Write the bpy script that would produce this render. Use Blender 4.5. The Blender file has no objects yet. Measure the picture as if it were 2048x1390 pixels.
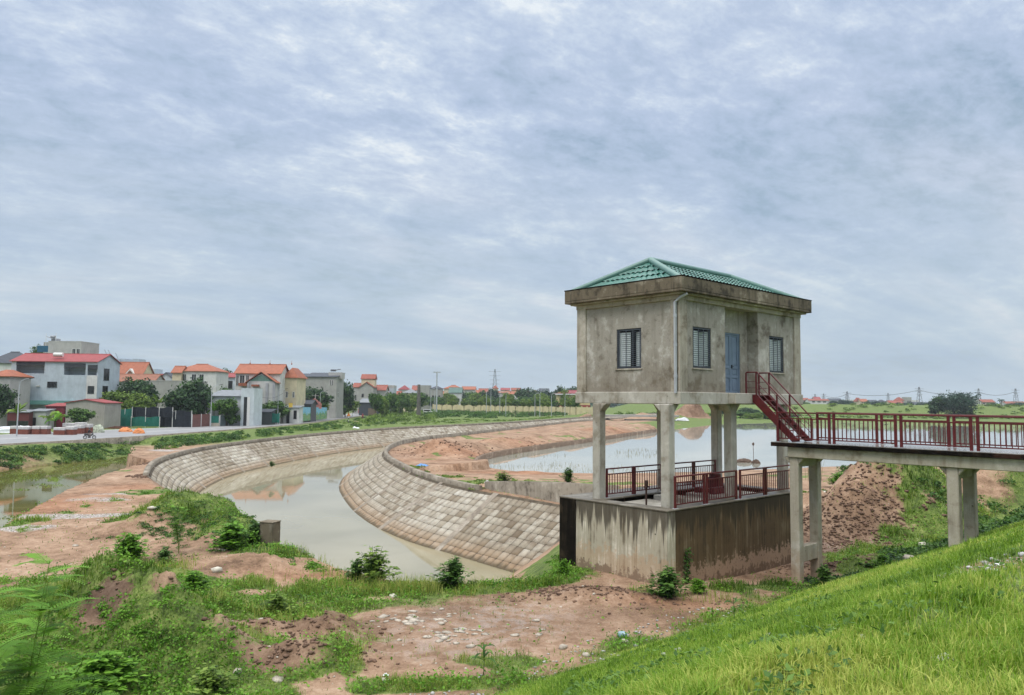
import bpy, math, random
import numpy as np
from mathutils import Matrix, Vector
S = bpy.context.scene
COL = S.collection
# ---------------------------------------------------------------- camera
F, PITCH, ROLL, ZC = 1522.55, .069, .0087, 6.0
_f = np.array([0, math.cos(PITCH), math.sin(PITCH)]); _u = np.array([0, -math.sin(PITCH), math.cos(PITCH)]); _r = np.array([1., 0, 0])
_r, _u = math.cos(ROLL)*_r + math.sin(ROLL)*_u, -math.sin(ROLL)*_r + math.cos(ROLL)*_u
cam = bpy.data.cameras.new('camera'); camo = bpy.data.objects.new('camera', cam); COL.objects.link(camo)
cam.sensor_width = 36; cam.lens = F/2048*36; cam.clip_start = .1; cam.clip_end = 9000
camo.matrix_world = Matrix(((_r[0], _u[0], -_f[0], 0), (_r[1], _u[1], -_f[1], 0), (_r[2], _u[2], -_f[2], ZC), (0, 0, 0, 1)))
S.camera = camo
# ---------------------------------------------------------------- exposure, sky, sun
S.view_settings.view_transform = 'Standard'; S.view_settings.look = 'None'
S.view_settings.exposure = 0.0; S.view_settings.gamma = 1
S.cycles.max_bounces = 6; S.cycles.transparent_max_bounces = 8; S.cycles.caustics_reflective = False; S.cycles.caustics_refractive = False
SUN_EL, SUN_AZ = math.radians(58), math.radians(215)      # azimuth clockwise from +Y : behind and to the left of the camera
def N(nt, t, **kw):
    n = nt.nodes.new(t)
    for k, v in kw.items():
        if k.startswith('i_'):
            key = k[2:]; key = int(key) if key.isdigit() else key.replace('_', ' ')
            if hasattr(v, 'is_linked') or isinstance(v, bpy.types.NodeSocket): nt.links.new(v, n.inputs[key])
            else: n.inputs[key].default_value = v
        else: setattr(n, k, v)
    return n
def ramp(nt, fac, stops, interp='LINEAR'):
    n = nt.nodes.new('ShaderNodeValToRGB'); n.color_ramp.interpolation = interp
    el = n.color_ramp.elements
    while len(el) < len(stops): el.new(.5)
    for e, (p, c) in zip(el, stops):
        e.position = p; e.color = (c, c, c, 1) if isinstance(c, (int, float)) else (*c, 1)
    nt.links.new(fac, n.inputs[0]); return n.outputs[0]
def mixc(nt, fac, a, b, bt='MIX'):
    n = nt.nodes.new('ShaderNodeMix'); n.data_type = 'RGBA'; n.blend_type = bt
    for s, v in ((n.inputs[0], fac), (n.inputs[6], a), (n.inputs[7], b)):
        if isinstance(v, bpy.types.NodeSocket): nt.links.new(v, s)
        else: s.default_value = v if isinstance(v, (int, float)) else (*v, 1)
    return n.outputs[2]
def mth(nt, op, a, b=0., c=None):
    n = nt.nodes.new('ShaderNodeMath'); n.operation = op
    for s, v in zip(n.inputs, (a, b, c)):
        if v is None: continue
        if isinstance(v, bpy.types.NodeSocket): nt.links.new(v, s)
        else: s.default_value = v
    return n.outputs[0]
def noise(nt, vec, scale, detail=4, rough=.55, dist=0., sc3=None):
    if sc3 is not None:
        m = N(nt, 'ShaderNodeVectorMath', operation='MULTIPLY', i_0=vec, i_1=sc3); vec = m.outputs[0]
    n = N(nt, 'ShaderNodeTexNoise', i_Vector=vec, i_Scale=scale, i_Detail=detail, i_Roughness=rough, i_Distortion=dist)
    return n.outputs[0]

W = bpy.data.worlds.new("World"); S.world = W; W.use_nodes = True
nt = W.node_tree; nt.nodes.clear()
out = nt.nodes.new('ShaderNodeOutputWorld')
sky = N(nt, 'ShaderNodeTexSky', sky_type='NISHITA', sun_disc=False, sun_elevation=SUN_EL, sun_rotation=SUN_AZ, air_density=1.2, dust_density=2., ozone_density=1.5)
bg1 = N(nt, 'ShaderNodeBackground', i_Color=sky.outputs[0], i_Strength=.1)
tc = N(nt, 'ShaderNodeTexCoord'); sep = N(nt, 'ShaderNodeSeparateXYZ', i_0=tc.outputs['Generated'])
zz = mth(nt, 'ADD', mth(nt, 'MAXIMUM', sep.outputs[2], 0.), .20)
px_ = mth(nt, 'DIVIDE', sep.outputs[0], zz); py_ = mth(nt, 'DIVIDE', sep.outputs[1], zz)
cv = N(nt, 'ShaderNodeCombineXYZ', i_0=px_, i_1=py_, i_2=0.)
mp = N(nt, 'ShaderNodeMapping', i_Vector=cv.outputs[0], i_Rotation=(0, 0, math.radians(-32)), i_Location=(3.1, 1.7, 0)).outputs[0]
big = noise(nt, mp, .6, 4, .5, .3)
strk = noise(nt, mp, 2.5, 8, .64, .3, (1., 1.25, 1.))
fine = noise(nt, mp, 11., 8, .7, .15, (1., 1.35, 1.))
mix1 = mth(nt, 'ADD', mth(nt, 'MULTIPLY', big, .34), mth(nt, 'ADD', mth(nt, 'MULTIPLY', strk, .40), mth(nt, 'MULTIPLY', fine, .28)))
ccol = ramp(nt, mix1, [(.395, (.31, .435, .58)), (.455, (.415, .525, .70)), (.51, (.49, .59, .78)), (.56, (.62, .715, .865)), (.615, (.88, .935, .985))])
# flat grey-blue veil low over the horizon
lowf = ramp(nt, sep.outputs[2], [(0.0, .96), (.10, .82), (.20, .52), (.34, .12)])
lown = noise(nt, mp, 1.1, 5, .55, .4, (.6, 1.6, 1.))
lowc = ramp(nt, lown, [(.34, (.43, .545, .675)), (.48, (.50, .61, .71)), (.57, (.57, .665, .74)), (.65, (.68, .735, .785))])
ccol = mixc(nt, lowf, ccol, lowc)
ccol = mixc(nt, ramp(nt, sep.outputs[2], [(.5, 0.), (.72, .9)]), ccol, (.60, .60, .58))      # overcast above the view, whitened and brightened on purpose to light the ground
gain = ramp(nt, sep.outputs[2], [(0, .2), (.50, .2), (.75, .85), (1., .95)])
bg2 = N(nt, 'ShaderNodeBackground', i_Color=ccol, i_Strength=mth(nt, 'MULTIPLY', gain, 5.))
cover = ramp(nt, mix1, [(.36, .80), (.48, .97)])
ms = N(nt, 'ShaderNodeMixShader', i_0=cover, i_1=bg1.outputs[0], i_2=bg2.outputs[0])
nt.links.new(ms.outputs[0], out.inputs[0])
sl = bpy.data.lights.new('sun', 'SUN'); sl.energy = 1.5; sl.angle = math.radians(22); sl.color = (1, .96, .9)
so = bpy.data.objects.new('sun', sl); COL.objects.link(so)
_d = Vector((math.sin(SUN_AZ)*math.cos(SUN_EL), math.cos(SUN_AZ)*math.cos(SUN_EL), math.sin(SUN_EL)))
so.rotation_euler = _d.to_track_quat('Z', 'Y').to_euler(); so.location = (0, 0, 60)

# ---------------------------------------------------------------- geometry helpers
def ray(x, y): return _r*(x-1024)/F + _u*(695-y)/F + _f
def at(x, y, z=0.):                         # where the view ray of a measured point meets the level z
    d = ray(x, y); t = (z-ZC)/d[2]; return np.array([d[0]*t, d[1]*t, z])
def dep(x, y, Y):                           # the measured point at distance Y
    d = ray(x, y)*Y/ray(x, y)[1]; return np.array([d[0], d[1], d[2]+ZC])
def pl(pts, z=0.): return np.array([at(x, y, z)[:2] for x, y in pts])
HC = np.array([5.6417, 25.5378]); YAW = .7376
HU = np.array([math.cos(YAW), math.sin(YAW)]); HV = np.array([math.sin(YAW), -math.cos(YAW)])
def UV(P): d = np.asarray(P)[..., :2]-HC; return d@HU, d@HV
def tag(o, label=None, cat=None, group=None, kind=None):
    if label: o['label'] = label
    if cat: o['category'] = cat
    if group: o['group'] = group
    if kind: o['kind'] = kind
    return o
def thing(name, label, cat, loc=(0, 0, 0), rz=0., group=None, scale=None):
    o = bpy.data.objects.new(name, None); COL.objects.link(o); o.empty_display_size = .3
    o.location = loc; o.rotation_euler = (0, 0, rz)
    if scale: o.scale = scale
    return tag(o, label, cat, group)
def kids(o): return list(o.children)
def dup(root, loc, rz=0., label=None, group=None, scale=None):
    r = root.copy(); COL.objects.link(r); r.location = loc; r.rotation_euler = (0, 0, rz)
    if scale: r.scale = scale
    if label: r['label'] = label
    if group: r['group'] = group
    for ch in kids(root):
        c = ch.copy(); COL.objects.link(c); c.parent = r
        for g in kids(ch):
            d = g.copy(); COL.objects.link(d); d.parent = c
    return r
ORD = 'first second third fourth fifth sixth seventh eighth ninth tenth eleventh twelfth thirteenth fourteenth fifteenth sixteenth seventeenth eighteenth nineteenth twentieth'.split()
ORD += ['twenty-'+w for w in ORD[:9]] + ['thirtieth'] + ['thirty-'+w for w in ORD[:9]]
def mesh_np(name, V, FL, mat, parent=None, tone=None, smooth=False, attrs=None):
    """V (n,3); FL list of (m,k) index arrays."""
    V = np.ascontiguousarray(V, np.float32); me = bpy.data.meshes.new(name)
    me.vertices.add(len(V)); me.vertices.foreach_set('co', V.ravel())
    tot = np.concatenate([np.full(len(f), f.shape[1], np.int32) for f in FL]); idx = np.concatenate([f.ravel() for f in FL]).astype(np.int32)
    me.loops.add(len(idx)); me.loops.foreach_set('vertex_index', idx)
    me.polygons.add(len(tot)); st = np.zeros(len(tot), np.int32); st[1:] = np.cumsum(tot)[:-1]
    me.polygons.foreach_set('loop_start', st); me.polygons.foreach_set('loop_total', tot)
    if smooth: me.polygons.foreach_set('use_smooth', np.ones(len(tot), bool))
    me.update(calc_edges=True)
    for k, a in {**({'tone': tone} if tone is not None else {}), **(attrs or {})}.items():
        at_ = me.attributes.new(k, 'FLOAT', 'POINT'); at_.data.foreach_set('value', np.ascontiguousarray(a, np.float32))
    if mat: me.materials.append(mat)
    o = bpy.data.objects.new(name, me); COL.objects.link(o)
    if parent: o.parent = parent
    return o
class MB:
    def __init__(s): s.v = []; s.f = []; s.t = []; s.tone = 0.5
    def add(s, vs, fs):
        b = len(s.v); s.v += [tuple(map(float, v)) for v in vs]; s.f += [tuple(i+b for i in f) for f in fs]; s.t += [s.tone]*len(vs); return s
    def box(s, x0, x1, y0, y1, z0, z1, M=None):
        vs = [(x, y, z) for z in (z0, z1) for y in (y0, y1) for x in (x0, x1)]
        if M is not None: vs = [tuple(M @ Vector(v)) for v in vs]
        return s.add(vs, [(0, 2, 3, 1), (4, 5, 7, 6), (0, 1, 5, 4), (2, 6, 7, 3), (0, 4, 6, 2), (1, 3, 7, 5)])
    def bar(s, a, b, w, h=None, up=(0, 0, 1)):          # rectangular bar from a to b
        a, b = np.array(a, float), np.array(b, float); h = h or w; d = b-a; d /= np.linalg.norm(d)
        u = np.array(up, float)
        if abs(d@u) > .98: u = np.array([1., 0, 0])
        x = np.cross(d, u); x /= np.linalg.norm(x); y = np.cross(x, d)
        vs = [p + x*i*w/2 + y*j*h/2 for p in (a, b) for i, j in ((-1, -1), (1, -1), (1, 1), (-1, 1))]
        return s.add(vs, [(3, 2, 1, 0), (4, 5, 6, 7)] + [(i, (i+1) % 4, 4+(i+1) % 4, 4+i) for i in range(4)])
    def tube(s, pts, rs, n=8, cap=True):
        pts = [np.array(p, float) for p in pts]; rs = rs if hasattr(rs, '__len__') else [rs]*len(pts); vs = []
        prev = None
        for i, p in enumerate(pts):
            d = pts[min(i+1, len(pts)-1)]-pts[max(i-1, 0)]; d = d/(np.linalg.norm(d)+1e-9)
            if prev is None: u = np.array([0, 0, 1.]) if abs(d[2]) < .9 else np.array([1., 0, 0])
            else: u = prev
            x = np.cross(u, d); x /= np.linalg.norm(x)+1e-9; u = np.cross(d, x); prev = u
            vs += [p+rs[i]*(x*math.cos(2*math.pi*k/n)+u*math.sin(2*math.pi*k/n)) for k in range(n)]
        fs = [(i*n+k, i*n+(k+1) % n, (i+1)*n+(k+1) % n, (i+1)*n+k) for i in range(len(pts)-1) for k in range(n)]
        if cap: fs += [tuple(range(n-1, -1, -1)), tuple((len(pts)-1)*n+k for k in range(n))]
        return s.add(vs, fs)
    def prism(s, poly, z0, z1, M=None):                  # counter-clockwise polygon extruded along z
        n = len(poly); vs = [(x, y, z0) for x, y in poly]+[(x, y, z1) for x, y in poly]
        if M is not None: vs = [tuple(M @ Vector(v)) for v in vs]
        return s.add(vs, [tuple(range(n-1, -1, -1)), tuple(range(n, 2*n))]+[(i, (i+1) % n, n+(i+1) % n, n+i) for i in range(n)])
    def lathe(s, prof, n=12, c=(0, 0, 0)):
        vs = [(c[0]+r*math.cos(2*math.pi*k/n), c[1]+r*math.sin(2*math.pi*k/n), c[2]+z) for r, z in prof for k in range(n)]
        fs = [(i*n+k, i*n+(k+1) % n, (i+1)*n+(k+1) % n, (i+1)*n+k) for i in range(len(prof)-1) for k in range(n)]
        return s.add(vs, fs+[tuple(range(n-1, -1, -1)), tuple((len(prof)-1)*n+k for k in range(n))])
    def wall(s, x0, x1, z0, z1, y0, y1, holes, M=None):   # wall in the xz plane, thickness y0..y1, rectangular holes with reveals
        xs = sorted({x0, x1, *[h[0] for h in holes], *[h[1] for h in holes]}); zs = sorted({z0, z1, *[h[2] for h in holes], *[h[3] for h in holes]})
        nx, nz = len(xs)-1, len(zs)-1
        op = lambda i, j: not (0 <= i < nx and 0 <= j < nz) or any(h[0]-1e-6 <= xs[i] and xs[i+1] <= h[1]+1e-6 and h[2]-1e-6 <= zs[j] and zs[j+1] <= h[3]+1e-6 for h in holes)
        T = (lambda v: tuple(M @ Vector(v))) if M is not None else (lambda v: v)
        def q(*vs): s.add([T(v) for v in vs], [(0, 1, 2, 3)])
        for i in range(nx):
            for j in range(nz):
                if op(i, j): continue
                a, b, c, d = xs[i], xs[i+1], zs[j], zs[j+1]
                q((a, y0, c), (b, y0, c), (b, y0, d), (a, y0, d)); q((b, y1, c), (a, y1, c), (a, y1, d), (b, y1, d))
                if op(i-1, j): q((a, y1, c), (a, y0, c), (a, y0, d), (a, y1, d))
                if op(i+1, j): q((b, y0, c), (b, y1, c), (b, y1, d), (b, y0, d))
                if op(i, j-1): q((a, y1, c), (b, y1, c), (b, y0, c), (a, y0, c))
                if op(i, j+1): q((a, y0, d), (b, y0, d), (b, y1, d), (a, y1, d))
        return s
    def build(s, name, mat, parent=None, smooth=False, bevel=0., seg=1):
        me = bpy.data.meshes.new(name); me.from_pydata(s.v, [], s.f); me.update()
        a = me.attributes.new('tone', 'FLOAT', 'POINT'); a.data.foreach_set('value', np.array(s.t, np.float32))
        me.materials.append(mat)
        if smooth:
            me.polygons.foreach_set('use_smooth', np.ones(len(me.polygons), bool))
            me.set_sharp_from_angle(angle=math.radians(40))
        o = bpy.data.objects.new(name, me); COL.objects.link(o)
        if parent: o.parent = parent
        if bevel:
            m = o.modifiers.new('bevel', 'BEVEL'); m.width = bevel; m.segments = seg; m.limit_method = 'ANGLE'; m.angle_limit = math.radians(50)
        return o
# numpy value noise
def _hash(ix, iy, seed):
    h = (ix.astype(np.int64)*374761393 + iy.astype(np.int64)*668265263 + seed*974634777) & 0xffffffff
    h = ((h ^ (h >> 13))*1274126177) & 0xffffffff
    return ((h ^ (h >> 16)) & 0xffff)/65535.
def vnoise(x, y, seed=0):
    ix, iy = np.floor(x), np.floor(y); fx, fy = x-ix, y-iy; fx = fx*fx*(3-2*fx); fy = fy*fy*(3-2*fy)
    a, b, c, d = _hash(ix, iy, seed), _hash(ix+1, iy, seed), _hash(ix, iy+1, seed), _hash(ix+1, iy+1, seed)
    return (a*(1-fx)+b*fx)*(1-fy)+(c*(1-fx)+d*fx)*fy
def fbm(x, y, sc, oct=4, seed=0, rough=.5):
    s = 0; a = 1; t = 0
    for o in range(oct): s = s+a*vnoise(x*sc*2**o+17.3*o, y*sc*2**o-9.1*o, seed+o); t += a; a *= rough
    return s/t
def sstep(a, b, x): t = np.clip((x-a)/(b-a), 0, 1); return t*t*(3-2*t)
def inpoly(x, y, P):
    r = np.zeros(x.shape, bool); n = len(P)
    for i in range(n):
        x0, y0 = P[i]; x1, y1 = P[(i+1) % n]
        if y0 == y1: continue
        r ^= ((y0 > y) != (y1 > y)) & (x < (x1-x0)*(y-y0)/(y1-y0)+x0)
    return r
def dline(x, y, P):
    d = np.full(x.shape, 1e9)
    for (x0, y0), (x1, y1) in zip(P[:-1], P[1:]):
        dx, dy = x1-x0, y1-y0; t = np.clip(((x-x0)*dx+(y-y0)*dy)/(dx*dx+dy*dy+1e-12), 0, 1)
        d = np.minimum(d, np.hypot(x-x0-t*dx, y-y0-t*dy))
    return d
def resample(P, step):
    P = np.asarray(P, float); seg = np.linalg.norm(np.diff(P, axis=0), axis=1); s = np.r_[0, np.cumsum(seg)]
    n = max(2, int(s[-1]/step)+1); t = np.linspace(0, s[-1], n)
    return np.stack([np.interp(t, s, P[:, k]) for k in range(P.shape[1])], 1)
def smoothline(P, it=2):
    P = np.asarray(P, float)
    for _ in range(it):                       # Chaikin
        Q = [P[0]]
        for a, b in zip(P[:-1], P[1:]): Q += [a*.75+b*.25, a*.25+b*.75]
        P = np.array(Q+[P[-1]])
    return P
# ---------------------------------------------------------------- materials
def newmat(name):
    m = bpy.data.materials.new(name); m.use_nodes = True; nt = m.node_tree; b = nt.nodes['Principled BSDF']
    b.inputs['Specular IOR Level'].default_value = .3; b.inputs['Roughness'].default_value = .8
    return m, nt, b
def ocoord(nt): return N(nt, 'ShaderNodeTexCoord').outputs['Object']
def gcoord(nt): return N(nt, 'ShaderNodeNewGeometry').outputs['Position']
def bump(nt, b, h, strength=.4, dist=.02):
    n = N(nt, 'ShaderNodeBump', i_Height=h, i_Strength=strength, i_Distance=dist); nt.links.new(n.outputs[0], b.inputs['Normal'])
def simple(name, c, rough=.7, var=.18, sc=3., metal=0., spec=.3, bmp=0., bsc=40., streak=0.):
    m, nt, b = newmat(name); co = ocoord(nt)
    n1 = noise(nt, co, sc, 5, .6)
    dark = tuple(x*(1-var*1.6) for x in c); lite = tuple(min(1, x*(1+var)) for x in c)
    col = ramp(nt, n1, [(.3, dark), (.55, c), (.75, lite)])
    if streak:
        s = noise(nt, co, 1., 5, .6, 0, (5, 5, .5)); col = mixc(nt, ramp(nt, s, [(.5, 0.), (.72, streak)]), col, tuple(x*.45 for x in c))
    nt.links.new(col, b.inputs['Base Color']); b.inputs['Roughness'].default_value = rough; b.inputs['Metallic'].default_value = metal; b.inputs['Specular IOR Level'].default_value = spec
    if bmp: bump(nt, b, noise(nt, co, bsc, 4, .6), bmp, .01)
    return m
def concrete(name, base, dark, light, patch=.9, streak=.5, stainc=(.07, .055, .035), rough=.85, sz=1., tint=None, pits=0., joints=0.):
    m, nt, b = newmat(name); co = ocoord(nt)
    n1 = noise(nt, co, .75*sz, 8, .62, .4); n2 = noise(nt, co, 3.1*sz, 7, .66, .2); n3 = noise(nt, co, 28*sz, 5, .6)
    f = mth(nt, 'ADD', mth(nt, 'MULTIPLY', n1, .62), mth(nt, 'MULTIPLY', n2, .38))
    col = ramp(nt, f, [(.39, dark), (.475, base), (.525, base), (.61, light)])
    st = noise(nt, co, 1., 6, .62, .15, (4.2*sz, 4.2*sz, .38*sz)); st2 = noise(nt, co, 1.3*sz, 4, .5)
    sm = mth(nt, 'MULTIPLY', ramp(nt, st, [(.48, 0.), (.62, 1.)]), ramp(nt, st2, [(.40, .15), (.62, 1.)]))
    col = mixc(nt, mth(nt, 'MULTIPLY', sm, streak), col, stainc)
    if tint:                                    # rust / mud wash coming up from the bottom with a ragged edge: (z_low, z_high, colour, amount)
        s2 = N(nt, 'ShaderNodeSeparateXYZ', i_0=co); zz_ = mth(nt, 'ADD', s2.outputs[2], mth(nt, 'MULTIPLY', mth(nt, 'SUBTRACT', n2, .5), 1.5))
        mk = N(nt, 'ShaderNodeMapRange', i_0=zz_, i_1=tint[1], i_2=tint[0], i_3=0., i_4=tint[3], clamp=True).outputs[0]
        col = mixc(nt, mk, col, tint[2])
    if pits:
        vo = N(nt, 'ShaderNodeTexVoronoi', i_Vector=co, i_Scale=1.5, i_Randomness=1.).outputs[0]
        col = mixc(nt, ramp(nt, vo, [(.03, pits), (.05, 0.)]), col, (.03, .026, .02))
    if joints:                                  # vertical formwork board marks
        wv = noise(nt, co, 1., 2, .5, 0, (9., 9., .05)); col = mixc(nt, ramp(nt, wv, [(.35, .22), (.5, 0.), (.66, .22)]), col, (.5, .46, .38))
    col = mixc(nt, ramp(nt, n3, [(.3, .25), (.6, 0.)]), col, dark)
    nt.links.new(col, b.inputs['Base Color']); b.inputs['Roughness'].default_value = rough
    bump(nt, b, mth(nt, 'ADD', mth(nt, 'MULTIPLY', n2, .6), mth(nt, 'MULTIPLY', n3, .4)), .35, .03)
    return m
def leafmat(name, c0, c1, c2, trans=.3, rough=.55):
    m, nt, b = newmat(name); a = N(nt, 'ShaderNodeAttribute', attribute_name='tone').outputs['Fac']
    col = ramp(nt, a, [(0., c0), (.5, c1), (1., c2)])
    nt.links.new(col, b.inputs['Base Color']); b.inputs['Roughness'].default_value = rough; b.inputs['Specular IOR Level'].default_value = .25
    tr = N(nt, 'ShaderNodeBsdfTranslucent', i_Color=col); mx = N(nt, 'ShaderNodeMixShader', i_0=trans, i_1=b.outputs[0], i_2=tr.outputs[0])
    nt.links.new(mx.outputs[0], nt.nodes['Material Output'].inputs[0]); return m
def tilemat(name, c, period=.25, axis=(1, 0, 0), var=.2, rough=.6):
    m, nt, b = newmat(name); co = ocoord(nt)
    n1 = noise(nt, co, 1.2, 5, .6); n2 = noise(nt, co, 9., 3, .6)
    col = ramp(nt, mth(nt, 'ADD', mth(nt, 'MULTIPLY', n1, .6), mth(nt, 'MULTIPLY', n2, .4)), [(.3, tuple(x*(1-2*var) for x in c)), (.52, c), (.7, tuple(min(1, x*(1+var)) for x in c))])
    nt.links.new(col, b.inputs['Base Color']); b.inputs['Roughness'].default_value = rough
    w = N(nt, 'ShaderNodeTexWave', wave_type='BANDS', bands_direction='X' if axis[0] else 'Y', i_Vector=co, i_Scale=1/period/3.14*1.0)
    bump(nt, b, w.outputs[1], .6, .05); return m

M = {}
M['house_wall'] = concrete('weathered_render', (.345, .32, .275), (.15, .128, .10), (.55, .525, .475), streak=.4, stainc=(.085, .066, .044), tint=(6.2, 7.9, (.19, .15, .105), .6))
M['house_trim'] = concrete('bare_concrete', (.40, .36, .295), (.20, .165, .12), (.54, .50, .43), streak=.45)
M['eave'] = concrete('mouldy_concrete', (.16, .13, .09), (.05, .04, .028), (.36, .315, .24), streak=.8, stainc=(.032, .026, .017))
M['pillar'] = concrete('pillar_concrete', (.43, .405, .35), (.27, .24, .19), (.54, .515, .46), streak=.35, pits=.5)
def wellmat(name, dark, base, light, moss, z1, splash, samt, lines):
    m, nt, b = newmat(name); co = ocoord(nt); s = N(nt, 'ShaderNodeSeparateXYZ', i_0=co).outputs; hz = N(nt, 'ShaderNodeVectorMath', operation='MULTIPLY', i_0=co, i_1=(1, 1, .0)).outputs[0]
    n1 = noise(nt, co, 1.0, 7, .65, .3); n2 = noise(nt, co, 6., 6, .65); stk = noise(nt, co, 1., 6, .7, .1, (5.5, 5.5, .22)); stk2 = noise(nt, co, 1., 4, .6, .1, (15, 15, .35)); edge = noise(nt, hz, 2.6, 5, .7); e2 = noise(nt, hz, 9., 3, .6)
    f = mth(nt, 'ADD', mth(nt, 'MULTIPLY', n1, .35), mth(nt, 'ADD', mth(nt, 'MULTIPLY', stk, .45), mth(nt, 'MULTIPLY', stk2, .2)))
    col = ramp(nt, f, [(.40, dark), (.48, base), (.53, base), (.60, light)])
    if lines:
        w = N(nt, 'ShaderNodeMapRange', i_0=mth(nt, 'ABSOLUTE', mth(nt, 'SUBTRACT', mth(nt, 'FRACT', mth(nt, 'ADD', mth(nt, 'MULTIPLY', s[0], 1.02), mth(nt, 'MULTIPLY', n1, .05))), .5)), i_1=.0, i_2=.035, i_3=.55, i_4=0., clamp=True).outputs[0]
        col = mixc(nt, mth(nt, 'MULTIPLY', w, ramp(nt, n1, [(.4, .3), (.6, 1.)])), col, light)
    zt_ = mth(nt, 'SUBTRACT', z1, s[2]); ln = mth(nt, 'ADD', mth(nt, 'MULTIPLY', ramp(nt, edge, [(.38, 0.), (.68, 1.)]), 1.35), mth(nt, 'MULTIPLY', ramp(nt, e2, [(.5, 0.), (.75, 1.)]), .5))
    mk = N(nt, 'ShaderNodeMapRange', i_0=mth(nt, 'SUBTRACT', zt_, ln), i_1=.12, i_2=-.12, i_3=0., i_4=.85, clamp=True).outputs[0]; col = mixc(nt, mk, col, moss)
    zb = mth(nt, 'ADD', s[2], mth(nt, 'MULTIPLY', mth(nt, 'SUBTRACT', mth(nt, 'ADD', n2, edge), 1.), -1.6))
    sp = N(nt, 'ShaderNodeMapRange', i_0=zb, i_1=splash[1]+.06, i_2=splash[1]-.06, i_3=0., i_4=samt, clamp=True).outputs[0]; col = mixc(nt, sp, col, splash[2])
    sp2 = N(nt, 'ShaderNodeMapRange', i_0=zb, i_1=splash[0]+.08, i_2=splash[0]-.08, i_3=0., i_4=.9, clamp=True).outputs[0]; col = mixc(nt, sp2, col, splash[3])
    vo = N(nt, 'ShaderNodeTexVoronoi', i_Vector=co, i_Scale=1.7, i_Randomness=1.).outputs[0]; col = mixc(nt, ramp(nt, vo, [(.04, .9), (.06, 0.)]), col, (.03, .024, .016))
    nt.links.new(col, b.inputs['Base Color']); b.inputs['Roughness'].default_value = .8; bump(nt, b, mth(nt, 'ADD', mth(nt, 'MULTIPLY', n2, .6), mth(nt, 'MULTIPLY', stk2, .4)), .4, .03); return m
M['well_side'] = wellmat('streaked_concrete', (.16, .13, .085), (.42, .375, .285), (.72, .67, .56), (.055, .044, .03), 2.42, (.25, .85, (.46, .29, .165), (.22, .15, .10)), .45, False)
M['well_front'] = wellmat('wet_brown_shaded_concrete', (.045, .03, .015), (.105, .068, .033), (.20, .15, .09), (.035, .026, .014), 2.42, (-.05, .42, (.36, .24, .165), (.13, .08, .05)), .8, True)  # brown wet stain, with the shade of this face also put into the colour
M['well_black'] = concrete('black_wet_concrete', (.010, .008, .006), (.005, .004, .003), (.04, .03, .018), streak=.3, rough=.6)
M['well_top'] = concrete('mossy_concrete', (.15, .13, .10), (.07, .06, .045), (.28, .26, .215), streak=.0, rough=.5)
M['deck_top'] = concrete('wet_deck_concrete', (.21, .195, .175), (.11, .10, .085), (.34, .325, .30), streak=0., rough=.14)
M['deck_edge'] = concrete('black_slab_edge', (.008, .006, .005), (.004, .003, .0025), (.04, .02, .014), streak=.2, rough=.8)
M['girder'] = concrete('girder_concrete', (.40, .365, .285), (.22, .185, .13), (.52, .485, .41), streak=.5, stainc=(.13, .095, .05))
M['pier'] = concrete('pier_concrete', (.42, .375, .30), (.24, .20, .15), (.53, .49, .43), streak=.4, tint=(-.6, 1.0, (.36, .22, .13), .75), pits=.6)
M['bank_cap'] = concrete('parapet_concrete', (.235, .20, .155), (.10, .08, .06), (.36, .32, .26), streak=.5, stainc=(.06, .05, .035))
M['bank_strip'] = concrete('mortar_concrete', (.26, .22, .175), (.14, .115, .09), (.38, .34, .29), streak=.2)
M['pond_wall'] = concrete('brown_pond_wall', (.17, .115, .078), (.12, .085, .06), (.32, .24, .18), streak=.3)
M['red'] = simple('red_paint', (.10, .007, .010), .42, .25, 6., spec=.5)
M['door'] = simple('grey_blue_paint', (.155, .215, .295), .45, .1, 3., spec=.45)
M['white_leaf'] = simple('pale_shutter', (.82, .88, .89), .5, .06)
M['dark_metal'] = simple('dark_window_metal', (.045, .05, .062), .5, .2)
M['grille'] = simple('grey_grille_paint', (.10, .115, .14), .5, .1)
M['pvc'] = simple('grey_pvc', (.42, .44, .47), .4, .1)
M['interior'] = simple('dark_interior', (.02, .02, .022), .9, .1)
M['rust'] = simple('rusty_iron', (.06, .03, .022), .8, .4, 10., bmp=.3)
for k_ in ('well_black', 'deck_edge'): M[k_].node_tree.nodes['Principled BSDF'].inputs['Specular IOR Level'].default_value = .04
def _roofm():
    m, nt, b = newmat('green_roof_sheet'); co = ocoord(nt); n1 = noise(nt, co, 1.5, 6, .6); n2 = noise(nt, co, 14, 3, .6)
    col = ramp(nt, n1, [(.3, (.018, .09, .07)), (.5, (.03, .135, .108)), (.72, (.06, .18, .15))])
    nt.links.new(mixc(nt, ramp(nt, n2, [(.55, 0.), (.75, .3)]), col, (.03, .10, .08)), b.inputs['Base Color']); b.inputs['Roughness'].default_value = .42; b.inputs['Specular IOR Level'].default_value = .45; return m
M['roof'] = _roofm()
M['ridge'] = simple('ridge_cap_metal', (.09, .19, .165), .4, .1, spec=.5)
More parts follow.
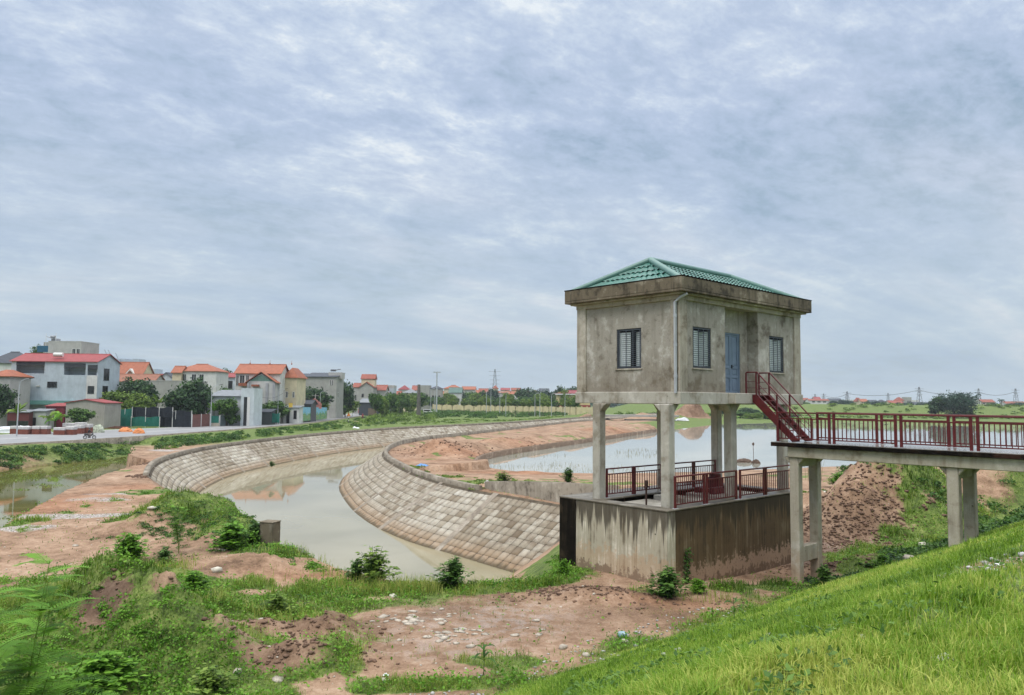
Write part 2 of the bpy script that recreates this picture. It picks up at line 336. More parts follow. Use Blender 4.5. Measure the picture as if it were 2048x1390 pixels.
# ================================================================ sluice house
HOME = (HC[0], HC[1], 0)
LX, LY = 8.4, 4.71
ZB0, ZB1, ZE0, ZE1 = 5.91, 6.33, 9.68, 10.18
T = thing('gatehouse', 'weathered concrete sluice house on six pillars under a green tiled hip roof', 'gatehouse', HOME, YAW)
b = MB(); b.box(-.04, LX+.06, -.04, LY+.04, ZB0, ZB1)
b.build('floor_beam', M['pillar'], T, bevel=.02)
b = MB(); b.box(2.88, 4.02, -.34, -.04, ZB0+.03, ZB1-.01); b.build('doorstep', M['pillar'], T, bevel=.015)
R0, R1, RD = 2.88, 5.16, .44                                  # door recess
DZ0, DZ1, DX0, DX1 = ZB1+.005, 8.60, 3.42, 4.62
WH = ((.86, 1.98), (6.0, 7.12)); WZ = (7.17, 8.60)
Ry90 = Matrix(((0, 1, 0, 0), (1, 0, 0, 0), (0, 0, 1, 0), (0, 0, 0, 1)))   # swaps x and y (for the end walls)
b = MB(); pr = .07
b.wall(.0, R0, ZB1, ZE0-.1, pr, pr+.18, [(*WH[0], *WZ)]); b.wall(R1, LX, ZB1, ZE0-.1, pr, pr+.18, [(*WH[1], *WZ)])
b.wall(R0, R1, 9.47, ZE0-.1, pr, pr+.18, [])
b.wall(R0, R1, ZB1, 9.47, pr+RD, pr+RD+.15, [(DX0, DX1, ZB1, DZ1)])
b.box(R0-.14, R0, pr+.181, pr+RD+.15, ZB1, 9.6); b.box(R1, R1+.14, pr+.181, pr+RD+.15, ZB1, 9.6); b.box(R0, R1, pr+.181, pr+RD, 9.47, 9.58)
LW = (1.68, 2.80)
b.wall(pr+.18, LY-pr, ZB1, ZE0-.1, pr, pr+.18, [(*LW, *WZ)], Ry90)
b.wall(pr+.18, LY-pr, ZB1, ZE0-.1, LX-pr-.18, LX-pr, [], Ry90)
b.wall(pr, LX-pr, ZB1, ZE0-.1, LY-pr-.18, LY-pr, [])
b.build('wall', M['house_wall'], T)
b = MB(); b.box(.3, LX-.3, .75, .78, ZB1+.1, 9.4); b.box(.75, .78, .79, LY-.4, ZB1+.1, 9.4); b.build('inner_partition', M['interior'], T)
def corner(x0, x1, y0, y1):
    MB().box(x0, x1, y0, y1, ZB1, ZE0-.1).build('corner_pilaster', M['house_trim'], T, bevel=.012)
corner(0, .45, 0, .38); corner(LX-.5, LX, 0, .4); corner(0, .42, LY-.45, LY); corner(LX-.45, LX, LY-.45, LY)
b = MB(); b.box(-.02, LX+.02, -.02, LY+.02, ZE0-.22, ZE0-.06); b.box(-.18, LX+.18, -.18, LY+.18, ZE0-.06, ZE0+.005); b.build('cornice', M['house_trim'], T, bevel=.01)
ov = .335
b = MB()
for x0, x1, y0, y1 in ((-ov, LX+ov, -ov, -ov+.12), (-ov, LX+ov, LY+ov-.12, LY+ov), (-ov, -ov+.12, -ov+.12, LY+ov-.12), (LX+ov-.12, LX+ov, -ov+.12, LY+ov-.12)):
    b.box(x0, x1, y0, y1, ZE0+.09, ZE1)
b.box(-ov, LX+ov, -ov, LY+ov, ZE0+.005, ZE0+.088)
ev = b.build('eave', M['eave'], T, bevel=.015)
b = MB()
for x0, x1, y0, y1 in ((-ov-.015, LX+ov+.015, -ov-.015, -ov+.13), (-ov-.015, LX+ov+.015, LY+ov-.13, LY+ov+.015), (-ov-.015, -ov+.13, -ov+.13, LY+ov-.13), (LX+ov-.13, LX+ov+.015, -ov+.13, LY+ov-.13)):
    b.box(x0, x1, y0, y1, ZE1, ZE1+.035)
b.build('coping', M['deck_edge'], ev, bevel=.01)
# roof: four tiled slopes as stepped, waved sheets
rx0, rx1, ry0, ry1, rz0, rz1 = -.2, LX+.2, -.2, LY+.2, ZE1-.16, 11.2
AX0, AX1, AY = 1.5, LX-1.5, LY/2
def tiled(a, bb, c, d):
    """a,bb = eave ends, d,c = ridge ends (d above a)."""
    a, bb, c, d = (np.array(p, float) for p in (a, bb, c, d)); nrm = np.cross(bb-a, d-a); nrm /= np.linalg.norm(nrm); e = (bb-a)/np.linalg.norm(bb-a)
    slope = np.linalg.norm(np.cross(d-a, e)); rows = int(slope/.36); per = .235; nx = int(np.linalg.norm(bb-a)/per*8)
    V = []; Fq = []; k = 0
    for r in range(rows):
        for t, lift in (((r-.16)/rows if r else 0, .042), ((r+1)/rows, .0)):
            L, Rr = a+(d-a)*t, bb+(c-bb)*t
            for i in range(nx+1):
                p = L+(Rr-L)*i/nx; s = (p-a)@e; w = .5+.5*math.cos(2*math.pi*s/per); V.append(p+nrm*(lift+.046*w**.7))
        for i in range(nx): Fq.append((k+i, k+i+1, k+nx+1+i+1, k+nx+1+i))
        k += 2*(nx+1)
    return V, Fq
V = []; Fq = []
for q in (((rx0, ry0, rz0), (rx1, ry0, rz0), (AX1, AY, rz1), (AX0, AY, rz1)), ((rx1, ry0, rz0), (rx1, ry1, rz0), (AX1, AY, rz1), (AX1, AY, rz1)),
          ((rx1, ry1, rz0), (rx0, ry1, rz0), (AX0, AY, rz1), (AX1, AY, rz1)), ((rx0, ry1, rz0), (rx0, ry0, rz0), (AX0, AY, rz1), (AX0, AY, rz1))):
    v, f = tiled(*q); Fq += [tuple(i+len(V) for i in g) for g in f]; V += v
rf = mesh_np('roof', np.array(V), [np.array(Fq)], M['roof'], T)
b = MB()
for p, q in (((rx0, ry0, rz0), (AX0, AY, rz1)), ((rx1, ry0, rz0), (AX1, AY, rz1)), ((rx1, ry1, rz0), (AX1, AY, rz1)), ((rx0, ry1, rz0), (AX0, AY, rz1)), ((AX0, AY, rz1), (AX1, AY, rz1))):
    b.tube([np.array(p)+(0, 0, .09), np.array(q)+(0, 0, .09)], .12, 12)
b.build('ridge_cap', M['ridge'], rf, smooth=True)
# windows
def window(M4, x0, x1, z0, z1, ajar):
    b = MB(); w = .05; y = .10
    for q in ((x0, x1, z1-w, z1), (x0, x1, z0, z0+w), (x0, x0+w, z0+w, z1-w), (x1-w, x1, z0+w, z1-w)): b.box(q[0], q[1], y, y+.06, q[2], q[3], M4)
    fr = b.build('window', M['dark_metal'], T)
    b = MB(); n = 19
    for i in range(n): z = z0+.06+(z1-z0-.12)*i/(n-1); b.box(x0+.01, x1-.01, .088, .106, z-.008, z+.008, M4)
    for f in (.08, .36, .64, .92): x = x0+(x1-x0)*f; b.box(x-.012, x+.012, .107, .125, z0+.01, z1-.01, M4)
    b.build('grille', M['grille'], fr)
    mid = (x0+x1)/2
    for (h, s, ang) in ((x0+.06, 1, ajar[0]), (x1-.06, -1, ajar[1])):
        L = (x1-x0)/2-.09; b = MB(); c, sn = math.cos(ang), math.sin(ang)
        A = Matrix(((c*s, -sn*s, 0, h), (sn, c, 0, .165), (0, 0, 1, 0), (0, 0, 0, 1)))
        b.box(0, L, 0, .03, z0+.09, z1-.13, M4 @ A); b.box(.06, L-.06, -.012, -.002, z0+.17, (z0+z1)/2-.05, M4 @ A); b.box(.06, L-.06, -.012, -.002, (z0+z1)/2+.02, z1-.2, M4 @ A)
        b.build('shutter', M['white_leaf'], fr)
    sl_ = MB().box(x0-.05, x1+.05, .03, .129, z0-.05, z0-.004, M4).build('sill', M['house_trim'], fr)
    return fr
I4 = Matrix.Identity(4)
window(I4, *WH[0], *WZ, (.12, .75)); window(I4, *WH[1], *WZ, (.1, .6)); window(Ry90, *LW, *WZ, (.5, .1))
# door

b = MB(); y = pr+RD+.03; w = .06
b.box(DX0, DX1, y, y+.1, DZ1-w, DZ1); b.box(DX0, DX0+w, y, y+.1, DZ0, DZ1-w); b.box(DX1-w, DX1, y, y+.1, DZ0, DZ1-w)
dr = b.build('door', M['door'], T)
mid = (DX0+DX1)/2; hh = DZ1-w-DZ0
for x0, x1 in ((DX0+w+.004, mid-.004), (mid+.004, DX1-w-.004)):
    b = MB(); b.box(x0, x1, y+.045, y+.09, DZ0+.01, DZ1-w-.006); st = .075
    zs = (0, .30, .33, .43, .455, 1.)   # bottom rail .. panels
    rows = ((.02, .255), (.30, .415), (.46, .975))
    b.box(x0, x0+st, y+.02, y+.0449, DZ0+.01, DZ1-w-.006); b.box(x1-st, x1, y+.02, y+.0449, DZ0+.01, DZ1-w-.006)
    ed = [0.]+[e for r in rows for e in r]+[1.]
    for i in range(0, len(ed), 2): b.box(x0+st, x1-st, y+.02, y+.0448, DZ0+.01+ed[i]*(hh-.02), DZ0+.01+ed[i+1]*(hh-.02))
    for r in rows:
        a_, c_ = DZ0+.01+r[0]*(hh-.02), DZ0+.01+r[1]*(hh-.02); g = .05
        if c_-a_ > .15: b.box(x0+st+g, x1-st-g, y+.03, y+.0447, a_+g, c_-g)
    b.build('door_leaf', M['door'], dr, bevel=.006)
b = MB(); b.box(mid+.03, mid+.06, y-.03, y+.019, DZ0+.93, DZ0+1.06); b.bar((mid+.045, y-.025, DZ0+1.0), (mid+.15, y-.025, DZ0+1.0), .02); b.build('handle', M['dark_metal'], dr)
# down pipe at the corner
b = MB(); b.tube([(.04, -.30, 9.62), (-.06, -.1, 9.52), (-.085, .12, 9.36), (-.085, .12, 6.28)], .052, 10)
for z in (8.9, 7.9, 6.85): b.tube([(-.085, .12, z-.05), (-.085, .12, z+.05)], .062, 10)
b.build('drainpipe', M['pvc'], T, smooth=True)
# pillars
PX = ((-.3, .06), (3.55, 3.91), (7.38, 7.74)); PY = ((.25, .6), (3.3, 3.65))
for i, (x0, x1) in enumerate(PX):
    for (y0, y1) in PY:
        b = MB(); b.box(x0, x1, y0, y1, 2.44, ZB0+.002)
        zc = ZB0-.002
        def haunch(dx, sgn):
            xx = (x1, x1+.3) if sgn > 0 else (x0, x0-.3)
            M4 = Matrix(((1, 0, 0, 0), (0, 0, 1, 0), (0, 1, 0, 0), (0, 0, 0, 1)))
            po = [(xx[0], zc), (xx[1], zc), (xx[0], zc-.3)]
            b.prism(po if sgn < 0 else po[::-1], y0+.02, y1-.02, M4)
        if i < 2: haunch(0, 1)
        if i > 0: haunch(0, -1)
        ys = (y1, y1+.3) if y0 < 1 else (y0, y0-.3)
        M5 = Matrix(((0, 0, 1, 0), (1, 0, 0, 0), (0, 1, 0, 0), (0, 0, 0, 1)))
        po = [(ys[0], zc), (ys[1], zc), (ys[0], zc-.3)]
        b.prism(po if y0 > 1 else po[::-1], x0+.02, x1-.02, M5)
        b.build('pillar', M['pillar'], T, bevel=.03)
# ================================================================ gate well
G = thing('gate_well', 'stained concrete gate well standing in the mud below the sluice house', 'concrete basin', HOME, YAW)
gx0, gx1, gy1, gz1 = -.755, 8.1, 4.82, 2.47
b = MB(); b.wall(.0, 4.02, -1.2, gz1-.06, gx0, gx0+.45, [], Ry90); b.build('side_wall', M['well_side'], G, bevel=.03)
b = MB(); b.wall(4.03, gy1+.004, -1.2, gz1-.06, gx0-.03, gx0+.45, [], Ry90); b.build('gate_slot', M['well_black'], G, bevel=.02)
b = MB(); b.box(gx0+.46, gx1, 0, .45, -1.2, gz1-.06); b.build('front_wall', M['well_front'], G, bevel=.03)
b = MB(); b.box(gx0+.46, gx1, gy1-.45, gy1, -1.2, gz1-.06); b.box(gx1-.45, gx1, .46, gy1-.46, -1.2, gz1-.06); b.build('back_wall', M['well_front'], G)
b = MB(); b.box(gx0-.035, gx1+.03, -.03, .62, gz1-.058, gz1); b.box(gx0-.035, gx0+.55, .62, gy1+.03, gz1-.058, gz1); b.box(gx0+.55, gx1+.03, 3.2, gy1+.03, gz1-.058, gz1); b.box(gx1-.6, gx1+.03, .62, 3.2, gz1-.058, gz1)
b.build('rim', M['well_top'], G, bevel=.015)
b = MB(); b.box(gx0+.46, gx1-.46, .46, gy1-.46, 1.9, 2.05); b.box(.6, 2.2, .7, 3.1, 2.05, 2.3); b.box(2.6, 3.3, .7, 3.1, 2.05, 2.42); b.box(4.6, 7., .8, 3., 2.05, 2.36); b.build('floor_slab', M['pillar'], G, bevel=.02)
def rail_run(parent, x0, x1, y, z, axis='x', pairs=None, h=1.04, flush=None):
    """posts, top rail, second rail, bottom rail and balusters along one axis"""
    P = (lambda s, zz: (s, y, zz)) if axis == 'x' else (lambda s, zz: (y, s, zz))
    up = (0, 1, 0) if axis == 'x' else (1, 0, 0)
    r = MB(); r.bar(P(x0, z+h), P(x1, z+h), .075, .05, (0, 0, 1)); ro = r.build('railing', M['red'], parent, bevel=.008)
    ends = []
    for (a, c) in pairs:
        ends += [a, c]; q = MB(); q.bar(P(a, z+h-.2), P(c, z+h-.2), .035, .04); q.bar(P(a, z+.13), P(c, z+.13), .035, .04)
        n = max(3, int(round((c-a)/.145)))
        for k in range(1, n): s = a+(c-a)*k/n; q.bar(P(s, z+.13), P(s, z+h-.2), .022, .022, up)
        q.build('baluster_panel', M['red'], ro)
    for s in ends:
        q = MB(); q.bar(P(s, z), P(s, z+h-.025), .085, .06, up); q.build('post', M['red'], ro, bevel=.006)
    for s in ends: MB().bar(P(s, z), P(s, z+.012), .17, .15, up).build('base_plate', M['pvc'], ro)
    return ro
rail_run(G, -.26, 3.53, .06, gz1, 'x', [(-.22, 1.45), (1.62, 3.50)])
rail_run(G, 3.72, 7.62, .06, gz1, 'x', [(3.76, 5.45), (5.60, 7.58)])
rail_run(G, .14, 3.5, 3.36, gz1, 'x', [(.18, 1.68), (1.80, 3.46)]); rail_run(G, 3.95, 7.3, 3.36, gz1, 'x', [(3.99, 5.6), (5.72, 7.26)])
b = MB(); b.box(4.9, 6.6, 1.9, 2.1, 2.36, 2.62); b.box(4.9, 6.6, 2.7, 2.82, 2.36, 2.58); b.box(5.0, 5.2, 2.1, 2.7, 2.40, 2.56); b.box(6.2, 6.4, 2.1, 2.7, 2.40, 2.56); b.box(5.55, 5.95, 2.12, 2.68, 2.37, 2.95); b.tube([(5.75, 2.4, 2.95), (5.75, 2.4, 3.1)], .24, 14)
hf = b.build('hoist_frame', M['red'], None, bevel=.01); hf.location = HOME; hf.rotation_euler = (0, 0, YAW); tag(hf, 'low red steel gate hoist bolted inside the railed gate well', 'hoist')
b = MB(); b.tube([(.55, 1.85, 2.05), (.55, 1.85, 3.12)], .035, 8); b.box(.45, .65, 1.8, 1.9, 2.95, 3.0); b.box(.5, .6, 1.8, 1.9, 3.0, 3.2)
o = b.build('iron_stake', M['rust'], None); o.location = HOME; o.rotation_euler = (0, 0, YAW); tag(o, 'rusty iron stake upright inside the gate well beside its rear railing', 'stake')
b = MB(); b.tube([(4.7, 1.2, 2.36), (4.75, 1.25, 2.9), (4.85, 1.28, 3.2)], .03, 8); b.box(4.6, 4.95, 1.15, 1.3, 2.7, 2.76)
o = b.build('iron_lever', M['rust'], None); o.location = HOME; o.rotation_euler = (0, 0, YAW); tag(o, 'dark iron lever standing in front of the red gate hoist', 'lever')
# ================================================================ footbridge
BR = thing('footbridge', 'concrete footbridge on paired columns with dark red railings leading to the dike', 'footbridge', HOME, YAW)
ZD = 4.61; by0, by1 = -1.15, -13.2; bx0, bx1 = 3.80, 5.80
b = MB(); b.box(bx0+.01, bx1-.01, by1, by0-.01, ZD-.02, ZD); b.build('deck', M['deck_top'], BR)
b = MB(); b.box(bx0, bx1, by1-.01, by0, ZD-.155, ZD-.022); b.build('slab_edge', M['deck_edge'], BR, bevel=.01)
for x0, x1 in ((bx0+.14, bx0+.46), (bx1-.46, bx1-.14)): MB().box(x0, x1, by1, by0-.55, ZD-.52, ZD-.156).build('girder', M['girder'], BR, bevel=.02)
for y0 in (-1.72, -6.76):
    for x0 in (4.02, 5.42):
        b = MB(); b.box(x0, x0+.32, y0-.33, y0, -1.0, ZD-.519); zc = ZD-.521
        M5 = Matrix(((0, 0, 1, 0), (1, 0, 0, 0), (0, 1, 0, 0), (0, 0, 0, 1)))
        for po in ([(y0, zc), (y0+.22, zc), (y0, zc-.24)], [(y0-.33, zc), (y0-.33, zc-.24), (y0-.55, zc)]):
            b.prism(po[::-1], x0+.015, x0+.305, M5)
        b.build('column', M['pier'], BR, bevel=.025)
    MB().box(4.345, 5.415, y0-.3, y0-.03, ZD-.86, ZD-.53).build('cross_beam', M['pier'], BR, bevel=.02)
MB().box(4.345, 5.415, -2.02, -1.75, .45, 1.0).build('tie_beam', M['pier'], BR, bevel=.02)
for x in (3.95, 5.62):
    ys = [(-1.35, -3.22), (-3.38, -5.36), (-5.53, -7.50), (-7.68, -9.7), (-9.86, -11.8)] if x < 4.5 else [(-2.0, -4.1), (-4.27, -6.35), (-6.52, -8.65), (-8.82, -10.9)]
    pr_ = [(c, a) for a, c in ys]
    rail_run(BR, pr_[-1][0]-.04, pr_[0][1]+.04, x, ZD, 'y', pr_, 1.03)
# ================================================================ steel stair
ST = thing('steel_stair', 'dark red steel stair dropping from the sluice house door to the footbridge', 'stair', HOME, YAW)
sx0, sx1, zt = 4.06, 4.98, ZB1-.05; ya, yb = -.47, -2.02
M6 = Matrix(((0, 0, 1, 0), (1, 0, 0, 0), (0, 1, 0, 0), (0, 0, 0, 1)))
sl_ = (zt-ZD)/(ya-yb)
for x in (sx0, sx1):
    po = [(-.045, zt), (ya-.05, zt), (yb-.1, ZD+.03), (yb-.1+.28, ZD+.005), (ya+.17, zt-.24), (-.045, zt-.24)]
    MB().prism(po, x-.025, x+.025, M6).build('stringer', M['red'], ST, bevel=.006)
MB().box(sx0+.03, sx1-.03, ya-.02, -.05, zt-.05, zt-.01).build('landing', M['red'], ST)
for k in range(7):
    f = (k+1)/8; yy = ya-.03+(yb-ya)*f; z = zt+(ZD-zt)*f
    MB().box(sx0+.026, sx1-.026, yy-.09, yy+.11, z-.03, z).build('tread', M['red'], ST)
for x in (sx0, sx1):
    h = .82; b = MB(); p0, p1, p2 = np.array((x, -.06, zt)), np.array((x, ya, zt)), np.array((x, yb-.06, ZD+.05))
    up = np.array((0, 0, h)); b.tube([p0+up, p1+up+(0, -.03, 0), p2+up], .028, 8)
    for g in (.3, .58): b.tube([p0+up*g/.82*.82, p1+up*g, p2+up*g], .012, 6)
    hr = b.build('handrail', M['red'], ST, smooth=True)
    for p, hh_ in ((p0, h), (p1, h), (p1+(p2-p1)*.5, h), (p2, h)):
        MB().bar(p-(0, 0, .02), p+(0, 0, hh_-.02), .05, .05).build('post', M['red'], hr)
# ================================================================ ground plan (metres)
ZROAD = -.6; ZW, ZWP, ZPOND = -3.0, -3.0, -1.2
LC = smoothline(pl([(297, 948), (301, 934), (312, 922), (335, 912), (400, 895), (500, 881), (620, 868), (700, 861.5), (800, 854), (1000, 845.5), (1180, 833), (1330, 825)], .2))
RCp = pl([(1330, 831), (1180, 838), (1000, 857), (920, 866), (850, 873), (800, 881), (776, 890), (767, 900), (770, 911), (790, 923), (820, 938), (870, 955), (930, 969), (967, 976)], .25)
RC = smoothline(np.vstack([RCp, [(-.2, 48.6), (2., 45.6), (4.6, 42.3)]]), 1)
LIP = np.vstack([[LC[0]], pl([(308, 968), (372, 998), (430, 1024), (465, 1052), (538, 1092), (600, 1112), (690, 1140), (800, 1162), (900, 1168), (1000, 1164), (1070, 1156), (1112, 1147)])])
CANAL = np.vstack([LC[::-1], LIP[1:], [(1.4, 28.9)], [(2.4, 32), (4.4, 40)], RC[::-1]])
LIPN = np.vstack([LIP, [(1.4, 28.9)], [(2.4, 32), (4.4, 40)]])
PL_ = pl([(0, 1053), (60, 1016), (150, 966), (205, 944), (260, 929), (300, 916)], .1)
LPOND = np.vstack([[(-62, 12), (-36, 25)], PL_, [(-45, 90), (-52.5, 106), (-58, 119)], pl([(296, 905), (150, 925), (0, 941)], ZWP), [(-110, 78), (-140, 40)]])
LPL = np.vstack([[(-62, 12), (-36, 25)], PL_, [(-45, 90), (-52.5, 106), (-58, 119)]])
PW = smoothline(pl([(944, 927), (953, 917), (975, 909), (1033, 899), (1179, 879), (1310, 860)], -.75))
RPOND = np.vstack([pl([(948, 927), (985, 937), (1040, 944), (1180, 947), (1300, 946), (1440, 943), (1600, 936), (1750, 930), (1900, 926), (2120, 925)], ZPOND), [(150, 60), (330, 90), (420, 250)],
    pl([(2048, 851), (1900, 849), (1800, 846), (1700, 843), (1600, 842), (1570, 845), (1440, 848), (1400, 853)], ZPOND), PW[::-1]])
RN = smoothline(pl([(-260, 903), (0, 889.5), (180, 880), (400, 864.5), (520, 855), (600, 848.5), (690, 837), (750, 827), (790, 819), (812, 811), (824, 804.5)], ZROAD))
RF = smoothline(pl([(-260, 886), (0, 869), (180, 861), (400, 853), (520, 846), (600, 840), (690, 829), (740, 820.5), (775, 813.5), (798, 807.3), (812, 802.5)], ZROAD))
ROAD = np.vstack([RN, RF[::-1]])
# heaps: (px, py at foot, z foot) -> centre, radius along x/y, height
MOUNDS = []
def mound(x, y, rx, ry, h, z=0., rot=0.): c = at(x, y, z); MOUNDS.append((c[0], c[1], rx, ry, h, rot)); return c
mound(400, 1052, 2.6, 2.1, 1.25); mound(350, 1062, 2.2, 1.6, .55); mound(478, 1075, 1.6, 1.5, .75)      # vine covered heap by the canal
mound(215, 1275, 1.15, 1.05, 1.7); mound(320, 1295, 1.2, 1.1, 1.55); mound(120, 1320, 1.9, 1.3, .8); mound(390, 1330, .9, 1., .75)
mound(420, 1235, 1.0, .6, .42); mound(500, 1262, 1.2, .5, .3); mound(655, 1262, .9, .55, .5); mound(690, 1290, .6, .4, .35); mound(560, 1330, .8, .5, .35); mound(660, 1330, .8, .5, .42)
mound(330, 1160, 1.6, 1.0, .35); mound(500, 1130, 1.8, 1.2, .4); mound(560, 1110, 1.2, .9, .35); mound(100, 1180, 2., 1.1, .3)
mound(1180, 1190, 1.3, .45, .3); mound(1230, 1200, .8, .4, .22)
mound(1752, 1044, 2.5, 2.3, 2.2); mound(1688, 1058, 2.0, 1.5, 1.55); mound(1790, 1050, 2.4, 2., 1.3); mound(1858, 1042, 2.3, 1.9, 1.75); mound(1960, 1030, 3.0, 2.3, 1.7); mound(1640, 1016, 2.0, 2.0, 1.0); mound(2080, 1025, 4, 3, 2.0); mound(1890, 1068, 1.6, 1.2, .6)
mound(1720, 1120, 2.6, .9, .45)
for x, y, h, r in ((870, 897, 1.0, 3.2), (910, 899, 1.3, 3.6), (960, 893, 1.5, 4.2), (1020, 885, 1.5, 5), (1090, 877, 1.4, 6), (1160, 868, 1.3, 7), (1230, 860, 1.2, 8), (1290, 853, 1.0, 8)): mound(x, y, r, r*.95, h)
mound(1060, 938, 2.0, 1.1, .55, -.5); mound(1000, 934, 2.0, 1.0, .4, -.5); mound(1090, 941, 2.0, .9, .4, -.5)
mound(1385, 839, 6.2, 5, 6.2, -.6); mound(1352, 840, 4, 4, 2.5, -.6); mound(1240, 838, 14, 8, 2.8, -.6); mound(1215, 838, 8, 6, 2.2, -.6); mound(1275, 836, 10, 8, 1.6, -.6)
mound(245, 864, 5.5, 2.6, 1.6, ZROAD); mound(215, 866, 4, 2.2, .9, ZROAD)
MOUNDS = np.array(MOUNDS)
def ground(x, y, detail=True):
    x = np.asarray(x, float); y = np.asarray(y, float); u, v = (x-HC[0])*HU[0]+(y-HC[1])*HU[1], (x-HC[0])*HV[0]+(y-HC[1])*HV[1]
    r = np.hypot(x, y)
    n1 = fbm(x, y, .09, 4, 3)-.5; n2 = fbm(x, y, .55, 4, 11)-.5; n3 = fbm(x, y, 2.6, 4, 23)-.5
    z = ZROAD*sstep(62, 100, r)*(1-sstep(-5, 25, x)*.5) + n1*.35*(1-sstep(100, 200, r))
    z -= .42*np.exp(-(((u-7.5)/5)**2+((v-.8)/2.6)**2))
    z += .7*sstep(30, 60, x)*sstep(25, 45, y)*(1-sstep(95, 130, y))
    pen = np.exp(-((x+1.)/11)**2-((y-58)/9)**2); z += .25*pen
    # heaps
    rough = np.zeros_like(z)
    wx = x+1.2*(fbm(x, y, .5, 3, 41)-.5); wy = y+1.2*(fbm(x, y, .5, 3, 57)-.5)
    for cx, cy, rx, ry, h, ro in MOUNDS:
        q = np.exp(-np.clip(((wx-cx)/rx)**2+((wy-cy)/ry)**2, 0, 40)**.9); z += h*q; rough = np.maximum(rough, q*min(1, h))
    # roads are level
    if detail:
        near = 1-sstep(60, 140, r)
        z += near*(n2*.16+n3*.06) + rough*near*(n3*.42+n2*.5) + (1-near)*n2*.25
        cl = fbm(x, y, 5.5, 3, 77)-.5; z += near*rough*cl*.22
    dr_ = dline(x, y, RN); inr = inpoly(x, y, ROAD); k = np.where(inr, 1., 1-sstep(0, 4, np.minimum(dr_, dline(x, y, RF)))); z = z*(1-k)+(ZROAD-.03)*k
    z = np.where(~inr & (x > -75), np.minimum(z, ZROAD-.12+np.maximum(0, dr_-16)*.06), z)
    # far levee beyond the pond
    lv = smoothline(np.array([(60, 480), (110, 430), (190, 400), (300, 390), (420, 400), (600, 420)])); dl = dline(x, y, lv)
    z += 5.6*(1-sstep(4, 34, dl))*sstep(50, 80, x)
    # water bodies
    inc = inpoly(x, y, CANAL); dlip = dline(x, y, LIPN); drev = np.minimum(dline(x, y, LC), dline(x, y, RC))
    z = np.where(inc, np.maximum(-5., np.minimum(z, z-dlip*.72)), z)
    sh = (1-sstep(0, 2.2, drev))*(~inc); z = z*(1-sh)+sh*(.0+.12*(n3)+z*.25)
    inl = inpoly(x, y, LPOND); dle = dline(x, y, np.vstack([LPL])); dfar = dline(x, y, np.vstack([LPOND[len(LPL):]]))
    z = np.where(inl, np.maximum(-5, np.minimum(z-dle*.55, ZWP+.25-dfar*.4)), z)
    kk = (~inl)*(1-sstep(0, 9, dfar))*(y > 70); z = z*(1-kk)+kk*(ZWP+.15+sstep(0, 9, dfar)*2.2)
    inp = inpoly(x, y, RPOND); dp = dline(x, y, np.vstack([RPOND, RPOND[:1]])); dpw = dline(x, y, PW)
    z = np.where(inp, np.minimum(z, ZPOND-.02-np.minimum(dp*.25, 1.)-.5*(1-sstep(0, 3, dpw))), np.where((dp < 24) & (dpw > dp+1.5), np.minimum(z, ZPOND+.03+dp*.062+rough*.45), z))
    z = np.where((~inp) & (dpw < 14), np.minimum(z, -.62+np.maximum(dpw-.45, 0)*.30+rough*.25), z)
    # the dike the photographer stands on
    vt = 2.85+.3*(fbm(x, y, .3, 3, 5)-.5)
    q_ = np.maximum(v-vt, 0); d = np.minimum((q_-.45*(1-np.exp(-q_/.45)))*.475, 4.42); d = d-.10*np.exp(-((v-12.9)/.9)**2); top = sstep(0., 2., v-vt); z = z*(1-top)+d*sstep(-.1, .6, v-vt)
    if detail: z = z+np.where(v > vt, (n2*.12+n3*.05)*top, 0)
    return z
